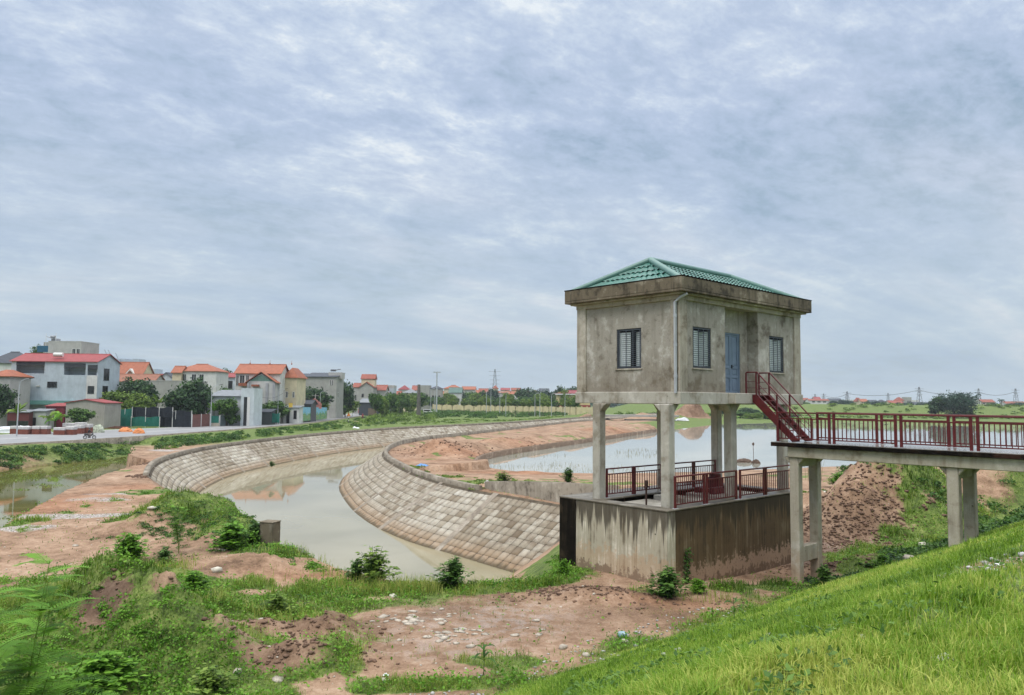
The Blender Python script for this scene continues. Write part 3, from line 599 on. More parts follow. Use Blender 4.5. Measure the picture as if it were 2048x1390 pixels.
# ---------------------------------------------------------------- what grows / lies where (0..1 fields)
def blob(x, y, items):
    s = np.zeros_like(x)
    for (px, py, z, rx, ry, w) in items:
        c = at(px, py, z); s = np.maximum(s, w*np.exp(-np.clip(((x-c[0])/rx)**2+((y-c[1])/ry)**2, 0, 30)))
    return s
GRB = [(400, 1050, 0, 4.2, 3., 1.2), (300, 1070, 0, 1.6, .9, .5), (480, 1080, 0, 3, 2, 1.1), (90, 1290, 0, 6, 4.6, 1.7), (300, 1290, 0, 4.0, 3.4, 1.7), (160, 1180, 0, 5, 2.2, .8), (250, 1200, 0, 4.2, 1.8, 1.1), (370, 1190, 0, 2.0, 1.7, 1.2),
  (290, 1130, 0, 2.2, 1.3, .75), (120, 1200, 0, 3.4, 1.5, .85), (420, 1260, 0, 1.3, .8, .8), (640, 1165, 0, 3.0, 1.3, .7), (800, 1175, 0, 2.9, 1.0, 1.2), (930, 1175, 0, 2.2, .7, 1.2), (1060, 1165, 0, 1.6, .7, 1.0), (560, 1110, 0, 2.4, 1.2, 1.0), (500, 1200, 0, 1.8, 1., .65), (540, 1215, 0, 1.3, .7, .8),
  (690, 1275, 0, 1.5, .7, .9), (600, 1340, 0, 2.0, .9, .9), (700, 1320, 0, 1.0, .6, .7), (520, 1330, 0, 1., .7, .6), (860, 1370, 0, 1.8, .55, 1.1), (760, 1360, 0, 1.2, .4, .6), (1010, 1330, 0, 1.5, .5, .9), (310, 985, 0, 2.0, 2.8, 1.0), (25, 1060, 0, 2., 2.2, .9), (120, 1085, 0, 1.5, .5, .6), (200, 1082, 0, 1.2, .4, .5),
  (1110, 1130, 0, 1.0, 1.6, 1.1), (1112, 1085, 0, 1.4, 5.5, 1.6), (1320, 1190, 0, 1.1, .6, .9), (1400, 1175, 0, 1.4, .4, .5), (1660, 1170, 0, 1.8, .9, 1.1), (1740, 1130, 0, 2., .6, .7), (1830, 1095, 0, 2.6, 1.0, 1.2), (1860, 1080, .3, 2.2, 1.2, .8), (1660, 985, .5, 2.0, 2.4, 1.), (1880, 975, 1.9, 2.2, 1.4, .8), (1960, 1010, 1.6, 4, 3, 1.1),
  (1000, 967, 0, 6, 1.4, 1.0), (880, 950, 0, 3.5, 1.2, .8), (1100, 965, .5, 5, 1.2, .9), (830, 940, 0, 1.5, 1.2, .4), (1000, 870, 0, 8, 3, .7), (1150, 872, 0, 8, 3, .6), (1200, 850, 0, 10, 4, .6), (1090, 955, 0, 6, 1, .4), (1640, 945, 0, 6, 3, .5), (1750, 1078, .1, 3., .5, .4)]
BAREB = [(100, 928, -2.6, 42, 9, .75), (205, 1258, .6, .6, .5, 1.4), (330, 1262, .5, .6, .35, .8), (500, 1265, 0, 1.3, .45, 1.), (610, 1275, 0, 1.2, .5, 1.), (560, 1335, 0, 1.2, .6, .9), (470, 1310, 0, .7, .8, .8), (700, 1300, 0, .8, .4, .6), (420, 1130, 0, 2.2, .8, .7), (1060, 1255, 0, 7, 2.6, .8), (1380, 1205, 0, 3, 1., .7), (200, 1175, 0, 1.2, .35, .5), (420, 1255, 0, .6, .35, .9)]
WETB = [(1000, 1240, 0, 4.2, 2.4, 1.), (900, 1290, 0, 2.6, 1.6, .9), (1250, 1230, 0, 3.4, 1.2, 1.), (1420, 1200, 0, 2.6, 1.0, .6), (850, 1230, 0, 1.6, 1.2, .5), (1740, 1085, 0, 3., 1., .9), (1720, 1140, 0, 2.6, .7, .8), (330, 1080, 0, 1.4, .7, .5), (800, 905, 0, 3, 6, .4)]
GRAV = [(120, 1035, 0, 5.2, .8, .9), (240, 1033, 0, 4.2, .6, .9), (40, 1060, 0, 1.8, 1.2, .8), (200, 1000, 0, 3, 1.6, .5), (250, 990, 0, 3, .8, .6), (330, 890, 0, 5, 3, .4)]
ORB = [(110, 1010, 0, 3.2, 5.5, .9), (270, 975, 0, 2.5, 3, .8), (350, 915, 0, 6, 8, .4), (640, 1150, 0, 2.2, .9, .7), (1040, 940, -.5, 6, 2.5, 1.), (960, 890, .7, 10, 5, .85), (1120, 875, .7, 16, 6, .8), (1260, 855, .6, 16, 7, .8), (840, 905, .3, 5, 6, .5), (1385, 839, -.6, 11, 10, .4), (1380, 1205, 0, 2.4, .8, .8)]
DARKB = [(1745, 1052, 1, 4.6, 3.6, 1.15), (1850, 1045, 1, 3.6, 2.8, 1.1), (1690, 1058, 1, 3., 2.4, 1.1), (1720, 1120, 0, 3, .8, .9), (1385, 839, -.6, 11, 9, .6), (100, 930, -2.2, 40, 7, .0), (1190, 1190, 0, 1.8, .6, .6), (330, 1255, 0, .9, .6, .5), (210, 1262, .5, 1., .8, 1.), (600, 1262, 0, 1.8, .8, .5), (540, 1330, 0, 1.6, 1., .5)]
def fields(x, y):
    u, v = (x-HC[0])*HU[0]+(y-HC[1])*HU[1], (x-HC[0])*HV[0]+(y-HC[1])*HV[1]; r = np.hypot(x, y)
    n = fbm(x, y, .7, 4, 31); nb = fbm(x, y, .22, 3, 35)
    g = blob(x, y, GRB)*1.0+(n-.55)*1.4+(nb-.5)*.9+.10+.25*sstep(-1., -6., x)*sstep(34, 22, r)
    g = sstep(.24, .66, g)*(1-np.clip(blob(x, y, BAREB)*1.15+(n-.5)*.6, 0, 1)*(blob(x, y, BAREB) > .12))
    vt = 3.0; dike = sstep(vt-1.6, vt+1.2, v+2.6*(n-.5)); g = np.maximum(g, dike)
    bare = blob(x, y, [(2030, 1232, 3.6, .95, .8, 1.3), (1960, 1215, 3.4, .35, .35, .7), (1640, 1280, 2.2, .3, .3, .6), (1390, 1330, 1.9, .35, .3, .45), (1480, 1330, 2, .3, .3, .5)]); g = g*(1-.8*sstep(.3, .7, bare+.3*(n-.5)))
    far = sstep(95, 140, r)*(x < 400); lev = sstep(250, 330, r)
    field = np.maximum(sstep(.35, .55, nb+.25)*far, lev)
    inr = inpoly(x, y, ROAD)
    # spoil strip between the far reach of the canal and the pond stays bare
    mid = ((dline(x, y, RC[:len(RC)*2//3]) < 16) | (dline(x, y, PW) < 16)) & (x > -30) & ~inpoly(x, y, CANAL) & (r < 300)
    field = np.where(mid, field*.25*sstep(.5, .65, n), field)
    mm = blob(x, y, [(1385, 839, -.6, 11, 9, 1.), (1240, 836, 0, 16, 9, .8)]); field = field*(1-sstep(.25, .5, mm))
    g = np.where(inr, 0, np.maximum(g, field))
    # dirt path and peninsula
    pathl = np.exp(-(dline(x, y, pl([(120, 1060), (190, 985), (250, 940), (330, 905), (420, 888)], 0))/4.)**2); g = g*(1-.92*sstep(.45, .8, pathl)*(1-sstep(.4, .75, n)))
    return np.clip(g, 0, 1), np.clip(blob(x, y, WETB)+(n-.5)*.3, 0, 1), np.clip((blob(x, y, GRAV)+(n-.5)*.6)*1.3, 0, 1), np.clip(blob(x, y, ORB)+(n-.5)*.35, 0, 1), np.clip(blob(x, y, DARKB)+(n-.5)*.5*(blob(x, y, DARKB) > .1), 0, 1)
# ---------------------------------------------------------------- ground sheet : polar rings, finer close by
th = np.radians(np.concatenate([np.linspace(-180, -62, 60)[:-1], np.linspace(-62, 62, 900), np.linspace(62, 180, 60)[1:]])); rr = np.concatenate([np.geomspace(.6, 12, 90)[:-1], np.geomspace(12, 60, 360)[:-1], np.geomspace(60, 340, 300)[:-1], np.geomspace(340, 4200, 60)])
TH, RR = np.meshgrid(th, rr); gx, gy = RR*np.sin(TH), RR*np.cos(TH)
gz = ground(gx.ravel(), gy.ravel()); fl = fields(gx.ravel(), gy.ravel())
nt_, nr_ = len(th), len(rr); I = np.arange(nr_*nt_).reshape(nr_, nt_)
quad = np.stack([I[:-1, :-1], I[:-1, 1:], I[1:, 1:], I[1:, :-1]], -1).reshape(-1, 4)[:, ::-1]
def groundmat():
    m, nt, b = newmat('earth_and_grass'); P = gcoord(nt)
    A = lambda k: N(nt, 'ShaderNodeAttribute', attribute_name=k).outputs['Fac']
    n1 = noise(nt, P, .35, 6, .6); n2 = noise(nt, P, 2.2, 7, .65); n3 = noise(nt, P, 14, 5, .65); n4 = noise(nt, P, 60, 3, .6)
    f = mth(nt, 'ADD', mth(nt, 'MULTIPLY', n1, .4), mth(nt, 'ADD', mth(nt, 'MULTIPLY', n2, .35), mth(nt, 'MULTIPLY', n3, .25)))
    dirt = ramp(nt, f, [(.38, (.105, .06, .034)), (.46, (.225, .138, .085)), (.54, (.325, .212, .14)), (.64, (.45, .325, .235))])
    orange = ramp(nt, f, [(.38, (.13, .056, .028)), (.5, (.27, .13, .068)), (.62, (.38, .225, .14))])
    dark = ramp(nt, f, [(.38, (.045, .025, .016)), (.5, (.092, .054, .035)), (.62, (.165, .108, .076))])
    col = mixc(nt, A('red'), dirt, orange); col = mixc(nt, A('dark'), col, dark)
    wet = ramp(nt, f, [(.40, (.13, .076, .046)), (.5, (.205, .128, .083)), (.6, (.29, .20, .143))]); col = mixc(nt, mth(nt, 'MULTIPLY', A('wet'), .8), col, wet)
    vo = N(nt, 'ShaderNodeTexVoronoi', i_Vector=P, i_Scale=14.).outputs
    gv = ramp(nt, vo[1], [(.2, (.16, .15, .145)), (.5, (.33, .32, .31)), (.85, (.55, .53, .51))])
    gm = mth(nt, 'MULTIPLY', ramp(nt, A('gravel'), [(.35, 0.), (.6, 1.)]), ramp(nt, n3, [(.38, .15), (.55, 1.)]))
    col = mixc(nt, gm, col, gv)
    gf = mth(nt, 'ADD', mth(nt, 'MULTIPLY', n2, .55), mth(nt, 'MULTIPLY', n3, .45))
    grass = ramp(nt, gf, [(.38, (.04, .055, .014)), (.46, (.075, .115, .022)), (.54, (.125, .175, .035)), (.64, (.24, .26, .085))])
    gmask = ramp(nt, mth(nt, 'ADD', A('grass'), mth(nt, 'MULTIPLY', mth(nt, 'SUBTRACT', n3, .5), 1.3)), [(.36, 0.), (.6, 1.)])
    col = mixc(nt, gmask, col, grass)
    nt.links.new(col, b.inputs['Base Color'])
    sh = mth(nt, 'MULTIPLY', A('wet'), ramp(nt, n2, [(.46, 0.), (.56, 1.)]))
    b.inputs['Specular IOR Level'].default_value = .35
    nt.links.new(N(nt, 'ShaderNodeMapRange', i_0=sh, i_1=.15, i_2=.7, i_3=.92, i_4=.17).outputs[0], b.inputs['Roughness'])
    h = mth(nt, 'ADD', mth(nt, 'MULTIPLY', n3, .6), mth(nt, 'MULTIPLY', n4, .3))
    bm = N(nt, 'ShaderNodeBump', i_Height=h, i_Strength=mth(nt, 'SUBTRACT', .75, mth(nt, 'MULTIPLY', sh, .65)), i_Distance=.06); nt.links.new(bm.outputs[0], b.inputs['Normal'])
    return m
g_o = mesh_np('ground', np.stack([gx.ravel(), gy.ravel(), gz], 1), [quad], groundmat(), smooth=True, attrs=dict(zip(('grass', 'wet', 'gravel', 'red', 'dark'), fl)))
tag(g_o, 'muddy reddish ground with grass patches, canal cut and grassy dike slope', 'ground', kind='structure')
# ---------------------------------------------------------------- water
def watermat(name, c0, c1, rough=.03, bs=.05, scale=2.):
    m, nt, b = newmat(name); P = gcoord(nt); n = noise(nt, P, .12, 4, .5, .5); col = ramp(nt, n, [(.38, c0), (.62, c1)])
    nt.links.new(col, b.inputs['Base Color']); b.inputs['Roughness'].default_value = rough; b.inputs['IOR'].default_value = 1.33; b.inputs['Specular IOR Level'].default_value = .5
    h = mth(nt, 'ADD', noise(nt, P, scale, 3, .5, .4, (1, .45, 1)), noise(nt, P, scale*.22, 2, .5)); bump(nt, b, h, bs, .02); return m
def sheet(name, poly, z, mat, label):
    V = np.column_stack([poly, np.full(len(poly), z)]); me = bpy.data.meshes.new(name); me.from_pydata(V.tolist(), [], [tuple(range(len(V)))]); me.update()
    if me.polygons[0].normal.z < 0: me.flip_normals()
    me.materials.append(mat); o = bpy.data.objects.new(name, me); COL.objects.link(o); return tag(o, label, 'water', kind='structure')
sheet('canal_water', np.vstack([LC[::-1], [(-27, 50), (-14, 30), (-2, 25), (3, 27)], [(6, 42)], RC[::-1]]), ZW, watermat('canal_water', (.235, .21, .135), (.285, .255, .17)), 'still muddy water in the stone lined canal')
sheet('roadside_water', np.vstack([[(-62, 14), (-36, 22), (-20, 32), (-22, 52), (-30, 72), (-42, 90)], [(-56, 122), (-66, 128), (-84, 112), (-120, 90), (-150, 40)]]), ZWP, watermat('green_water', (.10, .10, .022), (.17, .155, .05)), 'green stagnant water beside the dirt path')
mp_ = watermat('pond_water', (.26, .27, .235), (.32, .32, .27), .03, .03, 1.2)
sheet('pond_water', np.vstack([[(-16, 95), (-12, 70), (150, 62), (330, 90), (420, 250)], pl([(2048, 846), (1800, 841), (1600, 839), (1440, 843)], ZPOND), pl([(1330, 858)], ZPOND), [PW[-1]], PW[::-1][1:-1:3]]), ZPOND, mp_, 'calm pond reflecting the sky behind the sluice house')
# ---------------------------------------------------------------- stone pitched banks
def offset(P, d):
    t = np.gradient(P, axis=0); t /= np.linalg.norm(t, axis=1)[:, None]; n = np.stack([t[:, 1], -t[:, 0]], 1); return P+n*d
def blockmat():
    m, nt, b = newmat('pitching_blocks'); a = N(nt, 'ShaderNodeAttribute', attribute_name='tone').outputs['Fac']; P = gcoord(nt)
    n1 = noise(nt, P, 1.4, 6, .65); n2 = noise(nt, P, 9, 5, .65); n0 = noise(nt, P, .22, 4, .6)
    col = ramp(nt, a, [(0., (.12, .088, .056)), (.3, (.21, .17, .12)), (.55, (.32, .285, .225)), (.8, (.41, .375, .315)), (1., (.50, .47, .41))])
    st = mth(nt, 'MULTIPLY', ramp(nt, n1, [(.44, 0.), (.60, .85)]), ramp(nt, n0, [(.4, .35), (.6, 1.)])); col = mixc(nt, st, col, (.165, .125, .085)); col = mixc(nt, ramp(nt, n2, [(.52, 0.), (.75, .45)]), col, (.13, .10, .07))
    s = N(nt, 'ShaderNodeSeparateXYZ', i_0=P).outputs[2]; z2 = mth(nt, 'ADD', s, mth(nt, 'MULTIPLY', mth(nt, 'SUBTRACT', n1, .5), .5))
    col = mixc(nt, N(nt, 'ShaderNodeMapRange', i_0=z2, i_1=-2.1, i_2=-2.75, i_3=0., i_4=.7, clamp=True).outputs[0], col, (.27, .175, .10)); col = mixc(nt, N(nt, 'ShaderNodeMapRange', i_0=z2, i_1=-2.78, i_2=-2.92, i_3=0., i_4=.75, clamp=True).outputs[0], col, (.07, .055, .03))
    nt.links.new(col, b.inputs['Base Color']); bump(nt, b, n2, .4, .02); return m
M['blocks'] = blockmat(); M['joint'] = simple('mortar_bed', (.095, .075, .052), .95, .3, 2.)
def bank(name, label, line, side, zc, widths, rng, col=.62, rows=10, wid=4.0, smooth=30, cap_end=None, capw=.38, caph=.32):
    """line: crest polyline; side +1/-1 picks the water side; strips every so often"""
    root = thing(name, label, 'canal bank'); C = resample(line, .25); n = len(C); W_ = wid; drop = 3.35
    T_ = offset(C, side*W_)
    # keep the toe line from folding on tight curves
    for _ in range(smooth): T_[1:-1] = .25*T_[:-2]+.5*T_[1:-1]+.25*T_[2:]
    s = np.r_[0, np.cumsum(np.linalg.norm(np.diff(C, axis=0), axis=1))]
    def pt(si, t, lift=0.):
        c = np.array([np.interp(si, s, C[:, 0]), np.interp(si, s, C[:, 1])]); q = np.array([np.interp(si, s, T_[:, 0]), np.interp(si, s, T_[:, 1])])
        p = c+(q-c)*t; return np.array([p[0], p[1], zc-drop*t+lift])
    # bedding sheet
    V = []; m = len(C)
    for t in np.linspace(0, 1, 6): V.append(np.column_stack([C+(T_-C)*t, np.full(m, zc-drop*t)]))
    V = np.vstack(V); I = np.arange(6*m).reshape(6, m); q = np.stack([I[:-1, :-1], I[:-1, 1:], I[1:, 1:], I[1:, :-1]], -1).reshape(-1, 4)
    mesh_np('bedding', V, [q if side < 0 else q[:, ::-1]], M['joint'], root)
    # panels of blocks between ribs
    ribs = [0.35]; 
    while ribs[-1] < s[-1]-9: ribs.append(ribs[-1]+rng.uniform(*widths))
    ribs.append(s[-1]-.3)
    VB, FB, TB = [], [], []; base = 0
    nrm = np.array([0, 0, 1.])
    far = lambda si: np.hypot(*pt(si, .5)[:2])
    for k, si in enumerate(ribs):
        w = rng.uniform(.16, .3) if k else .3; rb = MB(); NS = 6; a, lo = [], []
        for f in np.linspace(0, 1, NS): a += [pt(si-w, f, .04), pt(si+w, f, .04)]; lo += [pt(si-w, f, -.1), pt(si+w, f, -.1)]
        m2 = 2*NS; rb.add(a+lo, [(2*i, 2*i+1, 2*i+3, 2*i+2) for i in range(NS-1)]+[(2*i, 2*i+2, m2+2*i+2, m2+2*i) for i in range(NS-1)]+[(2*i+1, m2+2*i+1, m2+2*i+3, 2*i+3) for i in range(NS-1)])
        rb.build('rib', M['bank_strip'], root)
    for r0, r1 in zip(ribs[:-1], ribs[1:]):
        a, c = r0+.18, r1-.18
        nb = max(2, int(round((c-a)/(col if far((a+c)/2) < 150 else col*2)))); cw = (c-a)/nb
        ptone = rng.normal(.62, .07)
        for i in range(nb):
            for j in range(rows):
                jt0, jt1 = (j+.035+.4)/(rows+.4), (j+.965+.4)/(rows+.4)
                g = .024; x0, x1 = a+i*cw+g, a+(i+1)*cw-g; ch = .05
                tn = np.clip(ptone+rng.normal(0, .12)-(.28 if rng.random() < .08 else 0), 0, 1)
                gt = (jt1-jt0); e = gt*.085
                po = [(x0+ch, jt0), (x1-ch, jt0), (x1, jt0+e), (x1, jt1-e), (x1-ch, jt1), (x0+ch, jt1), (x0, jt1-e), (x0, jt0+e)]
                lift = .028+rng.normal(0, .005); cx, ct = (x0+x1)/2, (jt0+jt1)/2
                top = [pt(cx+(x-cx)*.985, ct+(t-ct)*.985, lift) for x, t in po]; lo = [pt(x, t, -.01) for x, t in po]
                VB += top+lo; TB += [tn]*16
                FB.append([tuple(base+z for z in range(8)), [(base+z, base+8+z, base+8+(z+1) % 8, base+(z+1) % 8) for z in range(8)]]); base += 16
    F8 = np.array([f[0] for f in FB]); F4 = np.array([q for f in FB for q in f[1]])
    # orientation: make the upper faces look up
    v = np.array(VB); nz = np.cross(v[F8[0][1]]-v[F8[0][0]], v[F8[0][2]]-v[F8[0][1]])[2]
    if nz < 0: F8 = F8[:, ::-1]; F4 = F4[:, ::-1]
    mesh_np('pitching', v, [F8, F4], M['blocks'], root, tone=np.array(TB))
    # parapet
    C = C[:cap_end(C)] if cap_end else C; m = len(C); O = offset(C, -side*capw)
    V = []
    for p, z in ((C, zc-.05), (C, zc+caph), (O, zc+caph), (O, zc-.6)): V.append(np.column_stack([p, np.full(m, z)]))
    V = np.vstack(V); I = np.arange(4*m).reshape(4, m); qs = [np.stack([I[k, :-1], I[k, 1:], I[k+1, 1:], I[k+1, :-1]], -1) for k in range(3)]
    q = np.vstack(qs); q = np.vstack([q, [[0, m, 2*m, 3*m], [m-1, 4*m-1, 3*m-1, 2*m-1]]])
    mesh_np('parapet', V, [q if side > 0 else q[:, ::-1]], M['bank_cap'], root)
    return root, pt, s
rng = np.random.default_rng(5)
LB, lpt, ls_ = bank('stone_bank', 'long curved stone pitched canal bank with a concrete parapet on the dirt path side', LC, 1, -.05, (8.5, 9.5), rng)
RB, rpt, rs_ = bank('stone_bank', 'stone pitched canal bank around the bare earth peninsula by the sluice house', RC, 1, .0, (7., 9.), rng, wid=5.1, smooth=5, cap_end=lambda C: int(np.argmin(np.hypot(C[:, 0]+1.6, C[:, 1]-51.2))))
# ================================================================ leaves, trees, bushes
def leaf_quads(P, size, rng, aspect=.55, up=.35, nrm=None):
    n = len(P); d = rng.normal(size=(n, 3)); d[:, 2] = d[:, 2]*.6-.1; d /= np.linalg.norm(d, axis=1)[:, None]
    k = rng.normal(size=(n, 3)); k[:, 2] += up*3
    if nrm is not None: k = k*.6+nrm*1.2
    w = np.cross(d, k); w /= np.linalg.norm(w, axis=1)[:, None]+1e-9
    s = (size*rng.uniform(.6, 1.3, n))[:, None]
    V = np.stack([P-d*s*.5, P+w*s*aspect*.5, P+d*s*.5, P-w*s*aspect*.5], 1).reshape(-1, 3)
    return V, np.arange(4*n).reshape(n, 4)
def crown_pts(lobes, nclump, per, spread, rng, fill=.25):
    L = np.array(lobes, float); w = (L[:, 3]*L[:, 4]+L[:, 4]*L[:, 5]+L[:, 3]*L[:, 5]); w /= w.sum()
    i = rng.choice(len(L), nclump, p=w); d = rng.normal(size=(nclump, 3)); d /= np.linalg.norm(d, axis=1)[:, None]
    rad = np.where(rng.random(nclump) < fill, rng.uniform(.2, .8, nclump), rng.uniform(.78, 1.12, nclump))
    c = L[i, :3]+d*L[i, 3:]*rad[:, None]; sc = L[i, 3:].mean(1)
    P = np.repeat(c, per, 0)+rng.normal(size=(nclump*per, 3))*np.array([1, 1, .6])*(np.repeat(sc, per)*spread)[:, None]
    tone = np.clip(np.repeat(rng.normal(.45, .26, nclump), per)+rng.normal(0, .13, nclump*per), 0, 1)
    nr = np.repeat(d, per, 0)
    return P, tone, nr
LM = {'dark': leafmat('dark_leaves', (.006, .022, .010), (.022, .064, .022), (.085, .165, .045), .25), 'mid': leafmat('green_leaves', (.018, .050, .010), (.06, .14, .024), (.15, .26, .05)),
      'light': leafmat('yellow_green_leaves', (.045, .085, .012), (.13, .215, .03), (.26, .36, .07)), 'blue': leafmat('dull_leaves', (.012, .034, .024), (.03, .075, .05), (.06, .125, .075), .2),
      'bright': leafmat('bright_leaves', (.035, .10, .008), (.11, .26, .018), (.22, .42, .05), .35), 'straw': leafmat('straw_stems', (.10, .085, .03), (.22, .20, .07), (.36, .33, .14))}
BARK = simple('bark', (.10, .075, .055), .9, .35, 6., bmp=.4)
def trunkmesh(h, r, lobes, rng, parent, name='trunk'):
    b = MB(); top = h; b.tube([(0, 0, -.05*h), (r*.2, 0, h*.35), (r*.1, r*.3, h*.7), (0, 0, top)], [r*1.2, r, r*.8, r*.45], 7)
    for L in lobes[:6]: b.tube([(0, 0, h*.55), (L[0]*.45, L[1]*.45, (h*.55+L[2])/2+.02), (L[0]*.85, L[1]*.85, L[2])], [r*.55, r*.38, r*.15], 5)
    return b.build(name, BARK, parent, smooth=True)
PROTO = {}
def proto_tree(key, lobes, n, per, size, mat, th, tr, seed, name='tree', cat='tree', spread=.2, aspect=.6):
    rng = np.random.default_rng(seed); t = thing(name, 'leafy plant of kind '+key, cat); P, tone, nr = crown_pts(lobes, n, per, spread, rng)
    V, Fq = leaf_quads(P, size, rng, aspect, nrm=nr); mesh_np('crown' if name != 'bush' else 'foliage', V, [Fq], LM[mat], t, tone=np.repeat(tone, 4)); trunkmesh(th, tr, lobes, rng, t, 'trunk' if name != 'bush' else 'stem'); PROTO[key] = t; return t
PR = np.random.default_rng(77)
def lobes_round(k, seed, fl=1.):
    r = np.random.default_rng(seed); out = [(0, 0, .62, .26*fl, .26*fl, .28)]
    for i in range(k):
        a = 2*math.pi*i/k+r.uniform(-.4, .4); q = r.uniform(.14, .26)*fl; out.append((q*math.cos(a), q*math.sin(a), r.uniform(.26, .80), r.uniform(.14, .22)*fl, r.uniform(.14, .22)*fl, r.uniform(.13, .2)))
    return out
for key, mat, seed, fl in (('dark1', 'dark', 1, 1.1), ('dark2', 'dark', 2, 1.3), ('mid1', 'mid', 3, 1.1), ('mid2', 'mid', 4, 1.4), ('light1', 'light', 5, 1.1), ('light2', 'light', 6, 1.3), ('blue1', 'blue', 7, 1.2)):
    proto_tree(key, lobes_round(7, seed, fl), 430, 10, .08, mat, .5, .022, seed)
for key, mat, seed in (('slim1', 'light', 11), ('slim2', 'mid', 12)):
    proto_tree(key, [(0, 0, .78, .2, .2, .18), (.1, .05, .66, .15, .15, .12), (-.1, .04, .7, .14, .14, .12)], 90, 8, .07, mat, .66, .016, seed)
r_ = np.random.default_rng(31)
proto_tree('banyan', [(r_.uniform(-.62, .62), r_.uniform(-.4, .4), r_.uniform(.2, .74), .22, .22, .2) for _ in range(22)]+[(0, 0, .6, .6, .45, .33)], 900, 12, .055, 'blue', .5, .05, 31)
for key, mat, seed in (('bush1', 'mid', 41), ('bush2', 'light', 42), ('bush3', 'bright', 43), ('bush4', 'dark', 44)):
    r_ = np.random.default_rng(seed)
    proto_tree(key, [(r_.uniform(-.3, .3), r_.uniform(-.3, .3), r_.uniform(.3, .68), .28, .28, .24) for _ in range(6)], 150, 8, .10, mat, .5, .02, seed, 'bush', 'bush', .22)
USED = {}
def place(key, label, loc, h, w=1., rz=None, group=None, name=None, cat=None):
    p = PROTO[key]; rz = PR.uniform(0, 6.28) if rz is None else rz; s = (h*w, h*w, h)
    if key in USED: o = dup(p, loc, rz, label, group, s)
    else: o = p; USED[key] = 1; o.location = loc; o.rotation_euler = (0, 0, rz); o.scale = s; o['label'] = label
    if group: o['group'] = group
    if name: o.name = name
    if cat: o['category'] = cat
    return o
KD = 1.36
def kd(x, D): return D*KD if x < 762 and 100 < D < 262 else D
def gz_(x, y): return float(ground(np.array([x]), np.array([y]))[0])
def ptree(key, label, x, ytop, D, halfpx, group=None, sink=0., name=None, cat=None, asp=None):
    """tree whose top stands at measured height ytop, at distance D; halfpx = half width of its crown"""
    D = kd(x, D)
    c = dep(x, ytop, D); z = gz_(c[0], D); h = c[2]-z; lw = {'slim1': .25, 'slim2': .25, 'banyan': .72}.get(key, .42 if not key.startswith('bush') else .5)
    return place(key, label, (c[0], D, z-sink), h+sink, halfpx*D/F/(lw*(h+sink)), group=group, name=name, cat=cat)
def frond_mesh(MBo, base, ang, L, w, droop, lift, n=7):
    pts = []; d = np.array([math.cos(ang), math.sin(ang), 0]); s = np.array([-d[1], d[0], 0])
    for i in range(n+1):
        t = i/n; p = np.array(base)+d*L*t*(1-.25*t*t)+np.array([0, 0, lift*L*t-droop*L*t*t]); ww = w*math.sin(math.pi*min(1, .12+t*.86))*.5+.004; pts += [p-s*ww+(0, 0, ww*.5), p, p+s*ww+(0, 0, ww*.5)]
    MBo.tone = PR.uniform(.2, .9); fs = []
    for i in range(n): a = i*3; fs += [(a, a+1, a+4, a+3), (a+1, a+2, a+5, a+4)]
    MBo.add(pts, fs)
def plant_fronds(name, label, cat, loc, h, L, w, n, mat, droop=.5, lift=.75, group=None, tr=.06):
    t = thing(name, label, cat, loc, group=group); b = MB(); b.tube([(0, 0, -.2), (.03, .02, h*.5), (0, 0, h)], [tr*1.2, tr, tr*.8], 7); b.build('trunk', BARK if name == 'palm_tree' else LM['mid'], t)
    b = MB()
    for i in range(n): frond_mesh(b, (0, 0, h*PR.uniform(.93, 1.02)), 2*math.pi*i/n+PR.uniform(-.3, .3), L*PR.uniform(.8, 1.1), w, droop*PR.uniform(.6, 1.3), lift*PR.uniform(.3, 1.35))
    b.build('fronds', mat, t); return t
# ================================================================ road
def lerp_lines(A, B, n=160):
    f = lambda P: resample(P, np.linalg.norm(np.diff(P, axis=0), axis=1).sum()/(n-.5))[:n]
    return f(A), f(B)
RA, RB_ = lerp_lines(RN, RF)
def strip(name, f0, f1, z, mat, label=None, kind='structure', seg=None, cat='road'):
    a, c = RA+(RB_-RA)*f0, RA+(RB_-RA)*f1; m = len(a); V = np.vstack([np.column_stack([a, np.full(m, z)]), np.column_stack([c, np.full(m, z)])]); I = np.arange(m-1); q = np.stack([I, I+1, I+1+m, I+m], -1)
    if seg is not None: q = q[seg(I)]
    if np.cross(V[q[0][1]]-V[q[0][0]], V[q[0][2]]-V[q[0][1]])[2] < 0: q = q[:, ::-1]
    o = mesh_np(name, V, [q], mat); return tag(o, label, cat, kind=kind)
strip('road', 0., 1., ZROAD+.03, simple('pale_asphalt', (.25, .25, .255), .6, .15, .6, bmp=.2), 'pale grey road running past the village toward the horizon')
wl = simple('road_paint', (.62, .62, .60), .6, .1)
strip('road_marking', .955, .975, ZROAD+.036, wl, 'white edge line painted along the village side of the road'); strip('road_marking', .03, .045, ZROAD+.036, wl, 'white edge line painted along the canal side of the road'); strip('road_marking', .49, .51, ZROAD+.036, wl, 'dashed white centre line on the road', seg=lambda I: I % 4 < 2)
